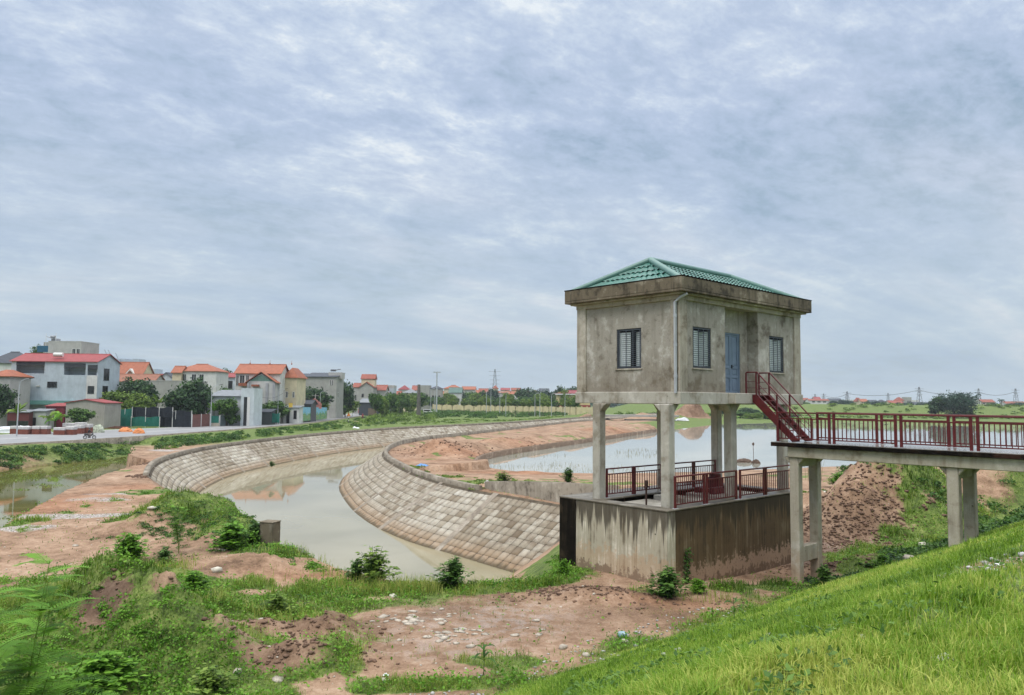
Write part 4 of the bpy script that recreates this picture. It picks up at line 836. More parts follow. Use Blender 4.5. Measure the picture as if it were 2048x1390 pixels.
def wallstrip(name, label, cat, P, z0, z1, th, mat, kind=None, z1b=None):
    O = offset(P, th); m = len(P); zt = np.linspace(z1, z1b if z1b is not None else z1, m)
    V = np.vstack([np.column_stack([P, np.full(m, z0)]), np.column_stack([P, zt]), np.column_stack([O, zt]), np.column_stack([O, np.full(m, z0)])]); I = np.arange(4*m).reshape(4, m)
    q = np.vstack([np.stack([I[k, :-1], I[k, 1:], I[k+1, 1:], I[k+1, :-1]], -1) for k in range(3)]+[[[0, m, 2*m, 3*m], [m-1, 4*m-1, 3*m-1, 2*m-1]]])
    o = mesh_np(name, V, [q], mat); me = o.data
    import bmesh; bm = bmesh.new(); bm.from_mesh(me); bmesh.ops.recalc_face_normals(bm, faces=bm.faces); bm.to_mesh(me); bm.free()
    return tag(o, label, cat, kind=kind)
wallstrip('kerb', 'low concrete retaining kerb along the canal side of the road', 'kerb', RN[2:-8], -2., ZROAD+.12, .3, M['bank_cap'], 'structure')
wallstrip('retaining_wall', 'grey stained retaining wall rising from the bank parapet to the sluice', 'wall', np.array([RC[-26] if False else (-1.75, 51.55), (.3, 48.95), (2.4, 46.), (5.6, 41.6)]), -1.5, .55, -.35, M['bank_cap'], None, 1.42)
wallstrip('pond_wall', 'low brown concrete wall curving along the edge of the pond', 'wall', PW, -2.6, -.5, .4, M['pond_wall'])
for (x, y0, z, w, d, h, lab) in ((387, 1012, 0., .75, .5, .55, 'small concrete block at the far end of the canal bank'), (531, 1094, 0., .62, .55, .95, 'dark concrete stub wall standing on the lip of the canal')):
    c = at(x, y0, z); b = MB(); b.box(-w/2, w/2, 0, d, -1.6, h); b.box(-w/2-.02, w/2+.02, -.02, d+.02, h+.001, h+.05); o = b.build('concrete_stub', M['eave'] if x > 500 else M['bank_cap'], None, bevel=.02); o.location = (c[0], c[1], z); o.rotation_euler = (0, 0, -.3); tag(o, lab, 'concrete block')
# ================================================================ houses
PLAST = {}
def plaster(c, var=.12):
    k = tuple(c)
    if k not in PLAST: PLAST[k] = simple('painted_plaster', c, .8, var, .5, streak=.35)
    return PLAST[k]
TILE = {k: tilemat(k+'_tiles', c) for k, c in {'orange': (.31, .098, .05), 'redo': (.26, .07, .045), 'maroon': (.22, .04, .045), 'redsheet': (.27, .05, .052), 'slate': (.05, .058, .075), 'greysheet': (.20, .215, .235), 'greenroof': (.08, .14, .12), 'brown': (.25, .10, .06)}.items()}
GLASS = simple('dark_glass', (.012, .014, .018), .12, .2, spec=.6); FRAMEW = simple('white_frame', (.62, .62, .60), .6, .05); FRAMED = simple('dark_frame', (.05, .05, .05), .6, .1)
def add_window(parent, x0, x1, z0, z1, y=0., dark=False, detail=True, Mx=None):
    b = MB(); w = .09
    if not detail: return b.box(x0, x1, y-.04, y+.05, z0, z1, Mx).build('window', GLASS, parent)
    for q in ((x0-w, x1+w, z1, z1+w), (x0-w*1.6, x1+w*1.6, z0-w, z0), (x0-w, x0, z0, z1), (x1, x1+w, z0, z1), ((x0+x1)/2-.03, (x0+x1)/2+.03, z0, z1)): b.box(q[0], q[1], y-.07, y+.02, q[2], q[3], Mx)
    f = b.build('window', FRAMED if dark else FRAMEW, parent); MB().box(x0, x1, y-.03, y+.02, z0, z1, Mx).build('pane', GLASS, f); return f
def roof_mesh(kind, w, d, h, rh, oh=.45, th=.14, ridge_in=None):
    b = MB(); x0, x1, y0, y1 = -w/2-oh, w/2+oh, -oh, d+oh
    if kind == 'gx':                                   # ridge along the front
        for (ya, yb, za, zb) in ((y0, d/2, h-oh*rh/(d/2), h+rh), (y1, d/2, h-oh*rh/(d/2), h+rh)):
            vs = [(x0, ya, za), (x1, ya, za), (x1, yb, zb), (x0, yb, zb)]; b.add(vs+[(x, y, z+th) for x, y, z in vs], [(0, 1, 2, 3), (4, 5, 6, 7), (0, 1, 5, 4), (1, 2, 6, 5), (3, 0, 4, 7)])
        b.tube([(x0, d/2, h+rh+th), (x1, d/2, h+rh+th)], .12, 6)
    elif kind == 'gy':                                 # gable faces the front
        for s in (-1, 1):
            za = h-oh*rh/(w/2); vs = [(s*(w/2+oh), y0, za), (s*(w/2+oh), y1, za), (0, y1, h+rh), (0, y0, h+rh)]; b.add(vs+[(x, y, z+th) for x, y, z in vs], [(0, 1, 2, 3), (4, 5, 6, 7), (0, 1, 5, 4), (3, 0, 4, 7), (1, 2, 6, 5)])
        b.tube([(0, y0, h+rh+th), (0, y1, h+rh+th)], .12, 6)
    elif kind == 'hip':
        i = min(w, d)/2*.92 if ridge_in is None else ridge_in; a, c = (-w/2+i, w/2-i) if w > d else (0, 0); e, f = (d/2, d/2) if w > d else (i, d-i)
        P = [(x0, y0, h), (x1, y0, h), (x1, y1, h), (x0, y1, h), (a, e, h+rh), (c, f if w <= d else e, h+rh)]
        P += [(x, y, z-th) for x, y, z in P[:4]]
        fs = [(0, 1, 5, 4), (1, 2, 5), (2, 3, 4, 5), (3, 0, 4)] if w > d else [(0, 1, 4), (1, 2, 5, 4), (2, 3, 5), (3, 0, 4, 5)]
        b.add(P, fs+[(0, 6, 7, 1), (1, 7, 8, 2), (2, 8, 9, 3), (3, 9, 6, 0), (9, 8, 7, 6)])
        if w > d: b.tube([(a, e, h+rh+.05), (c, e, h+rh+.05)], .12, 6)
    elif kind == 'flat':
        for q in ((x0+oh-.05, x1-oh+.05, -.05, .15), (x0+oh-.05, x1-oh+.05, d-.15, d+.05), (x0+oh-.05, x0+oh+.15, .15, d-.15), (x1-oh-.15, x1-oh+.05, .15, d-.15)): b.box(*q, h, h+rh)
        b.box(x0+oh+.15, x1-oh-.15, .15, d-.15, h, h+.1)
    elif kind == 'shed':
        vs = [(x0, y0, h-.1), (x1, y0, h-.1), (x1, y1, h+rh), (x0, y1, h+rh)]; b.add(vs+[(x, y, z+th) for x, y, z in vs], [(3, 2, 1, 0), (4, 5, 6, 7), (0, 1, 5, 4), (1, 2, 6, 5), (2, 3, 7, 6), (3, 0, 4, 7)])
    return b
def house(label, x0, x1, yw, yr, D, depth, wallc, roofk, kind, rot=0., wins=(), name='house', cat='house', detail=True, zb=None, oh=.45, group=None, sides=(), darkw=False, gable=None):
    D = kd(x0, D); A, B = dep(x0, yw, D), dep(x1, yw, D); w = B[0]-A[0]; zb = ZROAD if zb is None else zb
    h = (A[2]+B[2])/2-zb; rh = max(.3, dep((x0+x1)/2, yr, D+(depth/2 if kind in ('gx', 'hip') else 0))[2]-zb-h-.14)
    t = thing(name, label, cat, ((A[0]+B[0])/2, D, zb), rot, group)
    b = MB(); b.box(-w/2, w/2, 0, depth, -1., h)
    if kind == 'gx':
        for s in (-1, 1): b.add([(s*w/2, 0, h), (s*w/2, depth, h), (s*w/2, depth/2, h+rh)], [(0, 1, 2)])
    if kind == 'gy':
        for y in (0, depth): b.add([(-w/2, y, h), (w/2, y, h), (0, y, h+rh)], [(0, 1, 2)])
    if kind == 'shed':
        for s in (-1, 1): b.add([(s*w/2, 0, h), (s*w/2, depth, h), (s*w/2, depth, h+rh)], [(0, 1, 2)])
        b.add([(-w/2, depth, h), (w/2, depth, h), (w/2, depth, h+rh), (-w/2, depth, h+rh)], [(3, 2, 1, 0)])
    b.build('wall', plaster(wallc), t)
    rm = TILE[roofk] if isinstance(roofk, str) else plaster(roofk)
    roof_mesh(kind, w, depth, h, rh, oh).build('roof', rm, t)
    for (a, c, e, f) in wins: add_window(t, -w/2+a*w, -w/2+c*w, e*h, f*h, 0., darkw, detail)
    for (a, c, e, f) in sides:                          # on the +x end wall
        Mx = Matrix(((0, -1, 0, w/2), (1, 0, 0, 0), (0, 0, 1, 0), (0, 0, 0, 1))); add_window(t, a*depth, c*depth, e*h, f*h, 0., darkw, detail, Mx)
    return t, w, h, rh
WHITE, CREAM, GREYW, PALEB, GREYC = (.58, .58, .56), (.60, .52, .36), (.42, .41, .39), (.50, .55, .60), (.34, .335, .31)
# --- the pale three-storey house by the road, with open loggias
D0 = 172.; A = dep(26, 722, D0); B = dep(193, 726, D0); w0 = B[0]-A[0]; h0 = A[2]-ZROAD
t = thing('house', 'pale blue-grey three storey house with open loggias under a red sheet roof', 'house', ((A[0]+B[0])/2, D0, ZROAD), .05)
fz = lambda y: dep(100, y, D0)[2]-ZROAD; fx = lambda x: dep(x, 750, D0)[0]-(A[0]+B[0])/2; dp0 = 11.
holes = [(fx(34), fx(89), fz(747), fz(722)), (fx(127), fx(169), fz(749.5), fz(726)), (fx(173), fx(192), fz(749.5), fz(729))]
b = MB(); b.wall(-w0/2, w0/2, -1, h0, 0, .3, holes); b.box(-w0/2, w0/2, 3., dp0, -1, h0); b.box(-w0/2, -w0/2+.25, .3, 3., -1, h0); b.wall(.3, 3., -1, h0, w0/2-.25, w0/2, [], Ry90); b.box(-w0/2+.25, w0/2-.25, .3, 3., -1, fz(750)); b.box(fx(90), fx(126), .3, 3., fz(750), h0)
for y in (w0/2, -w0/2): b.add([(y, .0, h0), (y, dp0, h0), (y, dp0*.5, h0+1.9)], [(0, 1, 2)])
b.build('wall', plaster((.44, .50, .545)), t); M0 = plaster((.05, .055, .065))
[MB().box(q[0], q[1], -.03, .02, q[3]-.95, q[3]).build('awning', M0, t) for q in holes]
[MB().box(q[0]+.05, q[1]-.05, .1, .16, q[2]+.9, q[2]+.96).build('balcony_rail', FRAMED, t) for q in holes]
MB().box(fx(172), fx(193), -.06, -.01, -1, fz(750)).build('white_panel', plaster(WHITE), t)
b = roof_mesh('gx', w0, dp0, h0, 1.9, .35); b.build('roof', TILE['redsheet'], t)
for q in ((97, 114, 774, 764), (176, 187, 786, 772)): add_window(t, fx(q[0]), fx(q[1]), fz(q[2]), fz(q[3]), -.06, True)
MB().box(fx(75), fx(82), -.3, -.005, fz(773.5), fz(771)).build('vent_hood', FRAMEW, t)
Mx = Matrix(((0, -1, 0, w0/2), (1, 0, 0, 0), (0, 0, 1, 0), (0, 0, 0, 1)))
for q in ((3.2, 5.6, .72, .9), (2.9, 5.2, .42, .62)): add_window(t, q[0], q[1], q[2]*h0, q[3]*h0, 0, True, True, Mx)
b = MB(); b.tube([(-1.1, 1.6, h0+1.6), (.9, 1.6, h0+1.6)], .48, 12); b.build('water_tank', FRAMEW, t, smooth=True)
MB().box(fx(27), fx(150), -1.5, -.05, fz(809), fz(801)).build('shop_awning', plaster((.13, .30, .27)), t)
# --- others of the village, in order from the frame's edge
house('grey villa with a dark slate hip roof behind the pale loggia house', -30, 47, 726, 703, 158, 9, WHITE, 'slate', 'hip', 0, [(.62, .7, .62, .8), (.76, .86, .62, .8)])
house('small house with an orange tile roof beside the big tree at the frame edge', -25, 21, 752, 738, 120, 7, GREYW, 'orange', 'hip', 0, [(.7, .85, .4, .6)])
t, w, h, rh = house('tall grey flat roofed house with a planted terrace and rooftop solar heater', 97, 163, 684, 682, 170, 10, GREYW, GREYW, 'flat', 0, [(.74, .83, .84, .91), (.87, .96, .84, .91)])
b = MB(); b.box(-w/2-3.6, -w/2-.01, 0, 6, -1, h-3.6); b.build('terrace', plaster(WHITE), t); MB().box(-w/2-3.4, -w/2-.05, .1, .2, h-3.1, h-1.2).build('blue_screen', plaster((.02, .10, .17)), t); MB().box(-w/2-3.3, -w/2-.05, 3., 3.2, h-3.6, h+.1).build('terrace_wall', plaster(GREYC), t)
b = MB(); b.box(-w/2+.2, -w/2+1.3, 1, 4, h+.31, h+1.2); b.tube([(-w/2+.2, .8, h+1.6), (-w/2+1.5, .8, h+1.6)], .4, 10); b.bar((-w/2+1.2, .3, h+.9), (-w/2-.6, .3, h+1.6), 1., .1); b.build('solar_heater', plaster((.30, .31, .33)), t)
MB().bar((-w/2-1.1, .5, h-3.6), (-w/2-1.1, .5, h+2.6), .08).build('antenna_pole', FRAMEW, t); MB().bar((-w/2+1.9, .5, h), (-w/2+1.9, .5, h+2.8), .08).build('antenna_pole', FRAMEW, t)
c = dep(72, 712, 236); place('bush1', 'leafy roof garden shrub beside the blue terrace screen', (c[0], 236, c[2]-1.2), 5.2, 1.1)
t, w, h, rh = house('house with a big orange tile gable roof and a small triangular dormer', 214, 282, 751, 724, 176, 9, CREAM, 'orange', 'gx', 0, [(.1, .2, .5, .7)])
b = MB(); b.prism([(-1.5, 0), (1.5, 0), (0, 1.7)], 0., 2.5, Matrix(((1, 0, 0, 1.6), (0, 0, 1, .4), (0, 1, 0, h+.55), (0, 0, 0, 1)))); b.build('dormer', FRAMEW, t); MB().prism([(-.9, 0), (.9, 0), (0, 1.05)], -.05, .0, Matrix(((1, 0, 0, 1.6), (0, 0, 1, .38), (0, 1, 0, h+.7), (0, 0, 0, 1)))).build('dormer_panel', plaster((.20, .10, .06)), t)
house('low house with a dull red roof in front of the dormer house', 228, 308, 762, 748, 165, 7, GREYW, 'brown', 'gx', 0, [(.3, .4, .4, .7)])
house('blank grey concrete house wall half hidden behind dark trees', 290, 388, 763, 760.5, 150, 9, GREYC, GREYC, 'flat', 0)
house('small far house with a maroon roof behind the grey blank wall', 292, 322, 754, 748, 200, 7, CREAM, 'redsheet', 'gx', 0, [(.4, .6, .7, .85)], detail=False)
house('pale house with a blue-grey gable roof between two orange roofed villas', 318, 346, 757, 745, 190, 7, PALEB, 'slate', 'gy', 0, [(.4, .6, .6, .75)], detail=False)
t, w, h, rh = house('white villa with an orange tile hip roof and a row of upper windows', 349, 433, 742, 727.5, 172, 10, WHITE, 'orange', 'hip', 0, [(.2, .28, .78, .93), (.42, .52, .78, .93), (.6, .7, .78, .93), (.80, .88, .4, .6)])
house('side wing of the white villa with a low orange roof', 345, 362, 744, 732, 171, 5, CREAM, 'orange', 'gx', 0, [(.3, .7, .6, .8)])
house('set back house with a maroon tile roof and shaded balcony', 444, 470, 754, 746, 182, 7, PALEB, 'redsheet', 'gx', 0, [(.2, .8, .72, .9)], darkw=True)
house('small house with a pinkish roof behind the white villa', 432, 448, 750, 741, 215, 7, GREYW, 'redo', 'gx', 0, detail=False)
t, w, h, rh = house('large villa with a steep orange tile roof, green gable and side wing', 472, 560, 746, 728.5, 148, 9, WHITE, 'orange', 'gx', .04, [(.02, .07, .74, .95), (.1, .2, .74, .95), (.24, .3, .74, .95), (.35, .42, .5, .66)], sides=[(.3, .36, .74, .9), (.5, .56, .3, .42)])
b = MB(); yt = lambda y: dep(520, y, 197.)[2]-ZROAD; xx = lambda x: dep(x, 750, 197.)[0]-t.location.x; xa, xb = xx(492), xx(546)
b.box(xa, xb, -3.2, -.01, -1, yt(764)); b.add([(xa, -3.2, yt(764)), (xb, -3.2, yt(764)), ((xa+xb)/2, -3.2, yt(747))], [(0, 1, 2)]); b.build('porch_wing', plaster((.50, .49, .47)), t)
b = MB(); b.add([(xa+.3, -3.23, yt(762)), (xb-.3, -3.23, yt(762)), ((xa+xb)/2, -3.23, yt(749))], [(0, 1, 2)]); b.build('gable_panel', plaster((.13, .23, .19)), t)
b = MB(); g = (xa+xb)/2
for s in (-1, 1):
    e = g+s*((xb-xa)/2+.6); vs = [(e, -3.7, yt(766)), (e, .5, yt(766)), (g, .5, yt(744)), (g, -3.7, yt(744))]; b.add(vs+[(x, y, z+.15) for x, y, z in vs], [(0, 1, 2, 3), (4, 5, 6, 7), (0, 1, 5, 4), (3, 0, 4, 7)])
b.build('porch_roof', TILE['orange'], t); b = MB(); b.box(xx(502), xx(516), -4.4, -3.3, yt(773), yt(769)); b.box(xx(471), xx(490), -2., -.1, yt(772), yt(766)); b.build('door_canopy', TILE['orange'], t)
for x in (494, 531, 545): MB().box(xx(x)-.3, xx(x)+.3, -3.5, -3.21, -1, yt(766)).build('porch_column', plaster((.36, .36, .38)), t)
for x in (478, 519, 564):
    MB().lathe([(.12, 0), (.2, .25), (.05, .5), (.02, 1.2)], 8, (xx(x), 4.5, h+rh+.1)).build('roof_finial', TILE['orange'], t)
t, w, h, rh = house('tall cream villa wing with an orange hip roof and brown brick corner', 567, 594, 755, 735, 152, 9, CREAM, 'orange', 'hip', 0, [(.22, .34, .56, .68), (.72, .84, .56, .68), (.22, .34, .12, .22), (.72, .84, .12, .22)])
MB().box(-w/2-.5, -w/2+.2, -.1, 1., -1, h-.2).build('brick_corner', TILE['brown'], t)
t, w, h, rh = house('plain grey concrete house with a dark grey sheet roof and rooftop solar heater', 609, 673, 753.5, 743, 185, 11, GREYC, 'slate', 'shed', 0, [(.80, .84, .80, .92), (.86, .9, .80, .92)], sides=[(.2, .3, .5, .62)])
b = MB(); b.box(w/2-3.4, w/2+1., 3, 8, h-.5, h+1.6); b.build('stair_tower', plaster(GREYW), t); b = MB(); b.bar((w/2-2.8, 4, h+2.1), (w/2+.4, 4, h+2.7), 1.6, .12); b.tube([(w/2-2.9, 4, h+2.3), (w/2-1.2, 4, h+2.3)], .35, 10); b.build('solar_heater', plaster((.12, .13, .15)), t)
house('rear wing of the plain grey house with a slate roof', 590, 608, 752, 745, 188, 9, GREYC, 'slate', 'shed', 0, [(.2, .5, .80, .92)])
t, w, h, rh = house('white metal workshop with a tall framed gate by the road', 416, 485, 792, 779, 133, 9, (.52, .54, .56), 'greysheet', 'shed', 0, [(.45, .5, .05, .2)], darkw=True)
b = MB(); b.box(w/2+.01, w/2+3.1, -1., 5, -1, h+1.9); b.build('gate_tower', plaster((.50, .55, .57)), t); MB().box(w/2+.75, w/2+1.5, -1.06, -1.01, -1, h-.2).build('dark_gateway', GLASS, t); MB().box(w/2+1.55, w/2+2.2, -1.09, -1.01, -1, h-.2).build('gate_leaf', FRAMEW, t)
house('dark open shed with a slanting roof beside the white workshop', 512, 541, 824, 818, 138, 4, (.05, .06, .06), 'slate', 'shed', 0, [], name='shed', cat='shed', oh=.25)
t, w, h, rh = house('white roadside kiosk with a small yellow sign and dark doorway', 563, 598, 815, 811, 147, 4, WHITE, 'greysheet', 'shed', 0, [(.32, .46, -.05, .78), (.72, .86, .3, .8)], name='kiosk', cat='kiosk', darkw=True, oh=.3)
MB().box(-w*.08, w*.14, -.2, -.12, h*.98, h*1.28).build('sign_board', plaster((.60, .42, .08)), t)
house('dark roofed shack behind the white roadside kiosk', 575, 622, 808, 800, 158, 6, (.10, .10, .11), 'slate', 'gx', 0, [], name='shack', cat='shack')
t, w, h, rh = house('grey house with red tile roof and a small roofed tower on top', 719, 747, 774, 764, 250, 9, GREYC, 'redo', 'gy', 0, [(.18, .3, .62, .74), (.7, .82, .62, .74), (.18, .3, .28, .4)], darkw=True)
b = MB(); b.box(-w*.5, w*.45, 4, 9, h, h+3.6); b.build('roof_tower', plaster(CREAM), t); b = MB(); b.box(-w*.56, w*.51, 3.7, 9.3, h+3.6, h+3.75); b.prism([(-2.9, 0), (2.9, 0), (0, 2.2)], -w*.56, w*.51, Matrix(((0, 0, 1, 0), (1, 0, 0, 6.5), (0, 1, 0, h+3.75), (0, 0, 0, 1)))); b.build('tower_roof', TILE['redo'], t)
house('annex with a red tile roof joined to the towered grey house', 706, 720, 774, 766, 255, 8, GREYW, 'redo', 'gx', 0, [(.3, .6, .5, .7)], detail=False)
house('long low house with a red roof beyond the towered grey house', 749, 771, 780, 770, 350, 8, GREYW, 'redo', 'gx', 0, [(.3, .5, .6, .75)], detail=False)
house('flat roofed grey block with a blue upper floor', 771, 788, 776, 770, 370, 8, (.40, .46, .50), GREYW, 'flat', 0, [(.5, .7, .7, .85)], detail=False)
t, w, h, rh = house('dark grey metal shed with a pale shed roof by the red lorry', 718, 755, 805, 797, 225, 9, (.055, .065, .08), 'greysheet', 'shed', 0, [], name='shed', cat='shed')
MB().box(0., w*.45, -.06, -.01, -1, h*.55).build('shed_door', plaster((.16, .12, .09)), t)
t, w, h, rh = house('weathered grey gabled shed with a pinkish red sheet roof', 131, 211, 806, 798.5, 116, 6, (.33, .31, .28), 'redsheet', 'gy', -.05, [], name='shed', cat='shed', oh=.25)
house('lean-to with dark red metal siding beside the grey gabled shed', 92, 130, 812, 806, 116.5, 4, (.16, .025, .035), 'redsheet', 'shed', 0, [], name='shed', cat='shed', oh=.2)
house('rusty red hut with a thin flat roof behind the brick stacks', 15, 58, 824, 822.5, 113, 3, (.12, .03, .03), 'greysheet', 'shed', 0, [(.05, .98, -.1, .45)], name='shed', cat='shed', oh=.2, darkw=True)
house('pale lean-to with dark windows next to the rusty red hut', 59, 92, 822, 818, 114, 3, (.36, .37, .36), 'greysheet', 'shed', 0, [(.1, .4, .1, .6)], name='shed', cat='shed', oh=.2, darkw=True)
# --- far village beyond the field (distances in metres)
FAR = [('cream hall with a pale hipped roof near the road bend', 806, 834, 786, 777, 420, CREAM, 'greysheet', 'hip'), ('small maroon roofed house above the cream hall', 797, 818, 779, 770, 520, GREYW, 'maroon', 'hip'),
 ('red roofed house between the cream hall and a grey block', 824, 841, 780, 771, 500, WHITE, 'redo', 'gx'), ('grey flat block beside the lattice utility pole', 838, 859, 775, 770, 480, GREYC, GREYC, 'flat'),
 ('grey house with a dark hip roof and an orange porch', 861, 884, 777, 771, 470, GREYC, 'slate', 'hip'), ('cream villa with an orange roof and white upper storey', 888, 924, 777, 770, 460, CREAM, 'orange', 'hip'),
 ('white house with a green grey roof in front of the cream villa', 898, 923, 785, 775, 440, WHITE, 'greenroof', 'gx'), ('long house with a dull orange roof beside the cream villa', 924, 950, 779, 773, 500, GREYW, 'orange', 'gx'),
 ('small red roofed house left of the pointed roof', 958, 976, 784, 777, 520, CREAM, 'redo', 'gx'), ('tower with a steep pointed red roof', 985, 996, 777, 770, 560, CREAM, 'redo', 'hip'),
 ('wide low house with a brick red roof under the pointed tower', 986, 1022, 786, 782, 510, GREYW, 'brown', 'gx'), ('house with a pink roof and a grey gable', 1002, 1019, 780, 776, 540, WHITE, 'redsheet', 'gx'),
 ('cream box house with a red roof and dark upper windows', 1023, 1041, 780, 776, 530, CREAM, 'redo', 'gx'), ('orange roofed house low among the trees', 1018, 1048, 788, 783, 500, WHITE, 'orange', 'gx'),
 ('pale house with a thin grey roof behind the tall trees', 1080, 1098, 782, 777, 600, WHITE, 'slate', 'gx'), ('small white house far behind the street trees', 1050, 1066, 788, 783, 620, WHITE, 'redo', 'gx'),
 ('distant block with a red roof beyond the utility pole', 846, 862, 783, 777, 560, WHITE, 'redo', 'gx'), ('distant brown roofed house by the high mast', 870, 890, 788, 782, 520, CREAM, 'orange', 'gx'), ('grey house with orange roof between cream villa and tower', 944, 962, 786, 780, 540, GREYW, 'orange', 'gx'),
 ('blue walled house with a red roof low behind the street trees', 1060, 1082, 786, 780, 640, PALEB, 'redo', 'hip'), ('pink walled house with flat top behind the roadside lamps', 772, 800, 789, 782, 400, (.5, .36, .30), 'redo', 'gx'), ('white house with red awnings behind the bananas', 752, 772, 791, 784, 360, WHITE, 'redo', 'gx')]
for i, (lab, x0, x1, yw, yr, D, wc, rk, k) in enumerate(FAR):
    house(lab, x0, x1, yw, yr, D, 8+i % 4, wc, rk, k, 0, [(.15, .3, .5, .68), (.42, .58, .5, .68), (.7, .85, .5, .68)], detail=False, group='houses of the far village')
t, w, h, rh = house('yellow public building with a maroon hip roof and red lower walls', 1114, 1180, 787, 780, 400, 14, (.62, .50, .26), 'maroon', 'hip', 0, [(.12, .3, .62, .8), (.42, .6, .62, .8)], detail=False, cat='building', name='building', oh=1.)
MB().box(-w/2-.1, w/2+.1, -.12, -.01, -1, h*.42).build('plinth', plaster((.30, .06, .05)), t); MB().box(-w/2-1., w/2+1, -1., -.02, h*.93, h*1.0).build('white_cornice', FRAMEW, t)
RFAR = [('long white school block with dark windows beyond the levee', 1618, 1658, 801, 798, 640, WHITE, 'redo', 'gx'), ('pinkish roofed house beside the long white block', 1600, 1618, 800, 796, 680, (.5, .38, .34), 'redo', 'gx'), ('grey low building with a dark roof above the levee', 1660, 1684, 801, 797, 700, GREYW, 'slate', 'gx'), ('pale house behind the levee with a flat roof', 1698, 1714, 803, 799, 690, WHITE, WHITE, 'flat'),
 ('yellow house with an orange roof and a pointed turret', 1722, 1736, 803, 798, 640, CREAM, 'orange', 'gx'), ('turret with a steep orange roof beside the yellow house', 1716, 1723, 803, 795, 645, CREAM, 'redo', 'hip'), ('grey roofed house above the middle of the levee', 1738, 1756, 804, 800, 680, GREYW, 'slate', 'gx'),
 ('cream house with two arched dormers and a red roof', 1780, 1806, 806, 801, 600, CREAM, 'redo', 'gx'), ('house with a pointed red turret behind the cream dormer house', 1797, 1808, 801, 794, 640, (.5, .4, .36), 'redo', 'hip'), ('tall grey block with scaffolding beyond the dormer house', 1813, 1823, 800, 794, 680, GREYC, GREYC, 'flat'), ('pale flat block beside the tall grey one', 1824, 1838, 804, 800, 690, PALEB, WHITE, 'flat'),
 ('white low house with blue doors above the levee', 1830, 1850, 808, 804, 620, WHITE, 'slate', 'gx'), ('white gabled house partly hidden by the big round tree', 1946, 1962, 803, 797, 560, WHITE, 'greysheet', 'gy'), ('long house with a dull red roof past the big round tree', 1961, 1990, 804, 799, 600, (.42, .38, .34), 'redo', 'gx'), ('small pale house by the palm at the frame edge', 2012, 2030, 807, 803, 640, WHITE, 'redo', 'gx'), ('brown roofed house at the end of the far row', 2030, 2052, 808, 803, 640, CREAM, 'brown', 'gx'),
 ('white building with a flag red roof panel high on the levee skyline', 1630, 1642, 799, 794, 720, WHITE, 'redsheet', 'gx'), ('grey tower house far beyond the school block', 1760, 1772, 803, 799, 740, GREYW, 'slate', 'hip')]
for i, (lab, x0, x1, yw, yr, D, wc, rk, k) in enumerate(RFAR): house(lab, x0, x1, yw, yr, D, 8, wc, rk, k, 0, [(.15, .3, .8, .92), (.42, .58, .8, .92), (.7, .85, .8, .92)], detail=False, zb=-.3, group='houses beyond the levee')
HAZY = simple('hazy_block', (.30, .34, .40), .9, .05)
for i, (x0, x1, y, D, lab) in enumerate(((196, 232, 716.5, 1500, 'tall city slab faint in the haze under the cranes'), (240, 278, 717.5, 1520, 'second tall city slab beyond the dormer house'), (300, 336, 738, 1500, 'stepped city blocks faint between two orange roofs'), (168, 192, 715, 1600, 'low part of the hazy city skyline behind the flat roofed house'))):
    a, c = dep(x0, y, D), dep(x1, y, D); n = 3; ww = (c[0]-a[0])/n; t = thing('tower_block', lab, 'tower block', ((a[0]+c[0])/2, D, ZROAD))
    for k in range(n): MB().box((k-n/2)*ww, (k-n/2+1)*ww-.5, 0, 30, -1, a[2]-ZROAD-(k % 2)*3-(i == 2)*(k % 3)*5).build('tower_wing', HAZY, t)
for i, (x, y, D, lab) in enumerate(((211, 699, 1480, 'first of two close tower cranes faint on the skyline'), (218, 699.5, 1480, 'second of two close tower cranes faint on the skyline'), (233, 706, 1480, 'lone tower crane faint on the skyline'))):
    c = dep(x, y, D); t = thing('tower_crane', lab, 'crane', (c[0], D, ZROAD)); b = MB(); h = c[2]-ZROAD; b.bar((5, 0, 0), (5, 0, h-14), 1.6); b.build('mast', HAZY, t); MB().bar((8, 0, h-20), (-2, 0, h), 1.3).build('jib', HAZY, t)
# ================================================================ fences, walls
def panel(name, label, cat, x0, x1, yt, yb, D, mat, D1=None, thick=.08, wav=0., posts=0, zt=None):
    D1 = kd(x1, D1 or D); D = kd(x0, D); A, B = dep(x0, yt, D), dep(x1, yt if zt is None else zt, D1); t = thing(name, label, cat, (A[0], D, ZROAD)); d = np.array([B[0]-A[0], D1-D]); L = np.linalg.norm(d); t.rotation_euler = (0, 0, math.atan2(d[1], d[0])); h0, h1 = A[2]-ZROAD, B[2]-ZROAD; zb = max(-.1, dep(x0, yb, D)[2]-ZROAD)
    n = max(2, int(L/.5)); V = []; b = MB()
    for s in (0, thick):
        for i in range(n+1):
            f = i/n; o = wav*math.sin(i*1.7)+wav*.6*math.sin(i*.6+1); V += [(L*f, s+o, zb), (L*f, s+o*.3, h0+(h1-h0)*f+wav*.8*math.sin(i*.9))]
    m = 2*(n+1); fs = [(2*i, 2*i+2, 2*i+3, 2*i+1) for i in range(n)]+[(m+2*i, m+2*i+1, m+2*i+3, m+2*i+2) for i in range(n)]+[(2*i+1, 2*i+3, m+2*i+3, m+2*i+1) for i in range(n)]+[(0, 1, m+1, m), (2*n, m+2*n, m+2*n+1, 2*n+1)]
    b.add(V, fs); b.build('panel', mat, t)
    for k in range(posts+1 if posts else 0): MB().bar((L*k/posts, -.06, -.3), (L*k/posts, -.06, max(h0, h1)+.1), .1).build('post', FRAMEW, t)
    return t
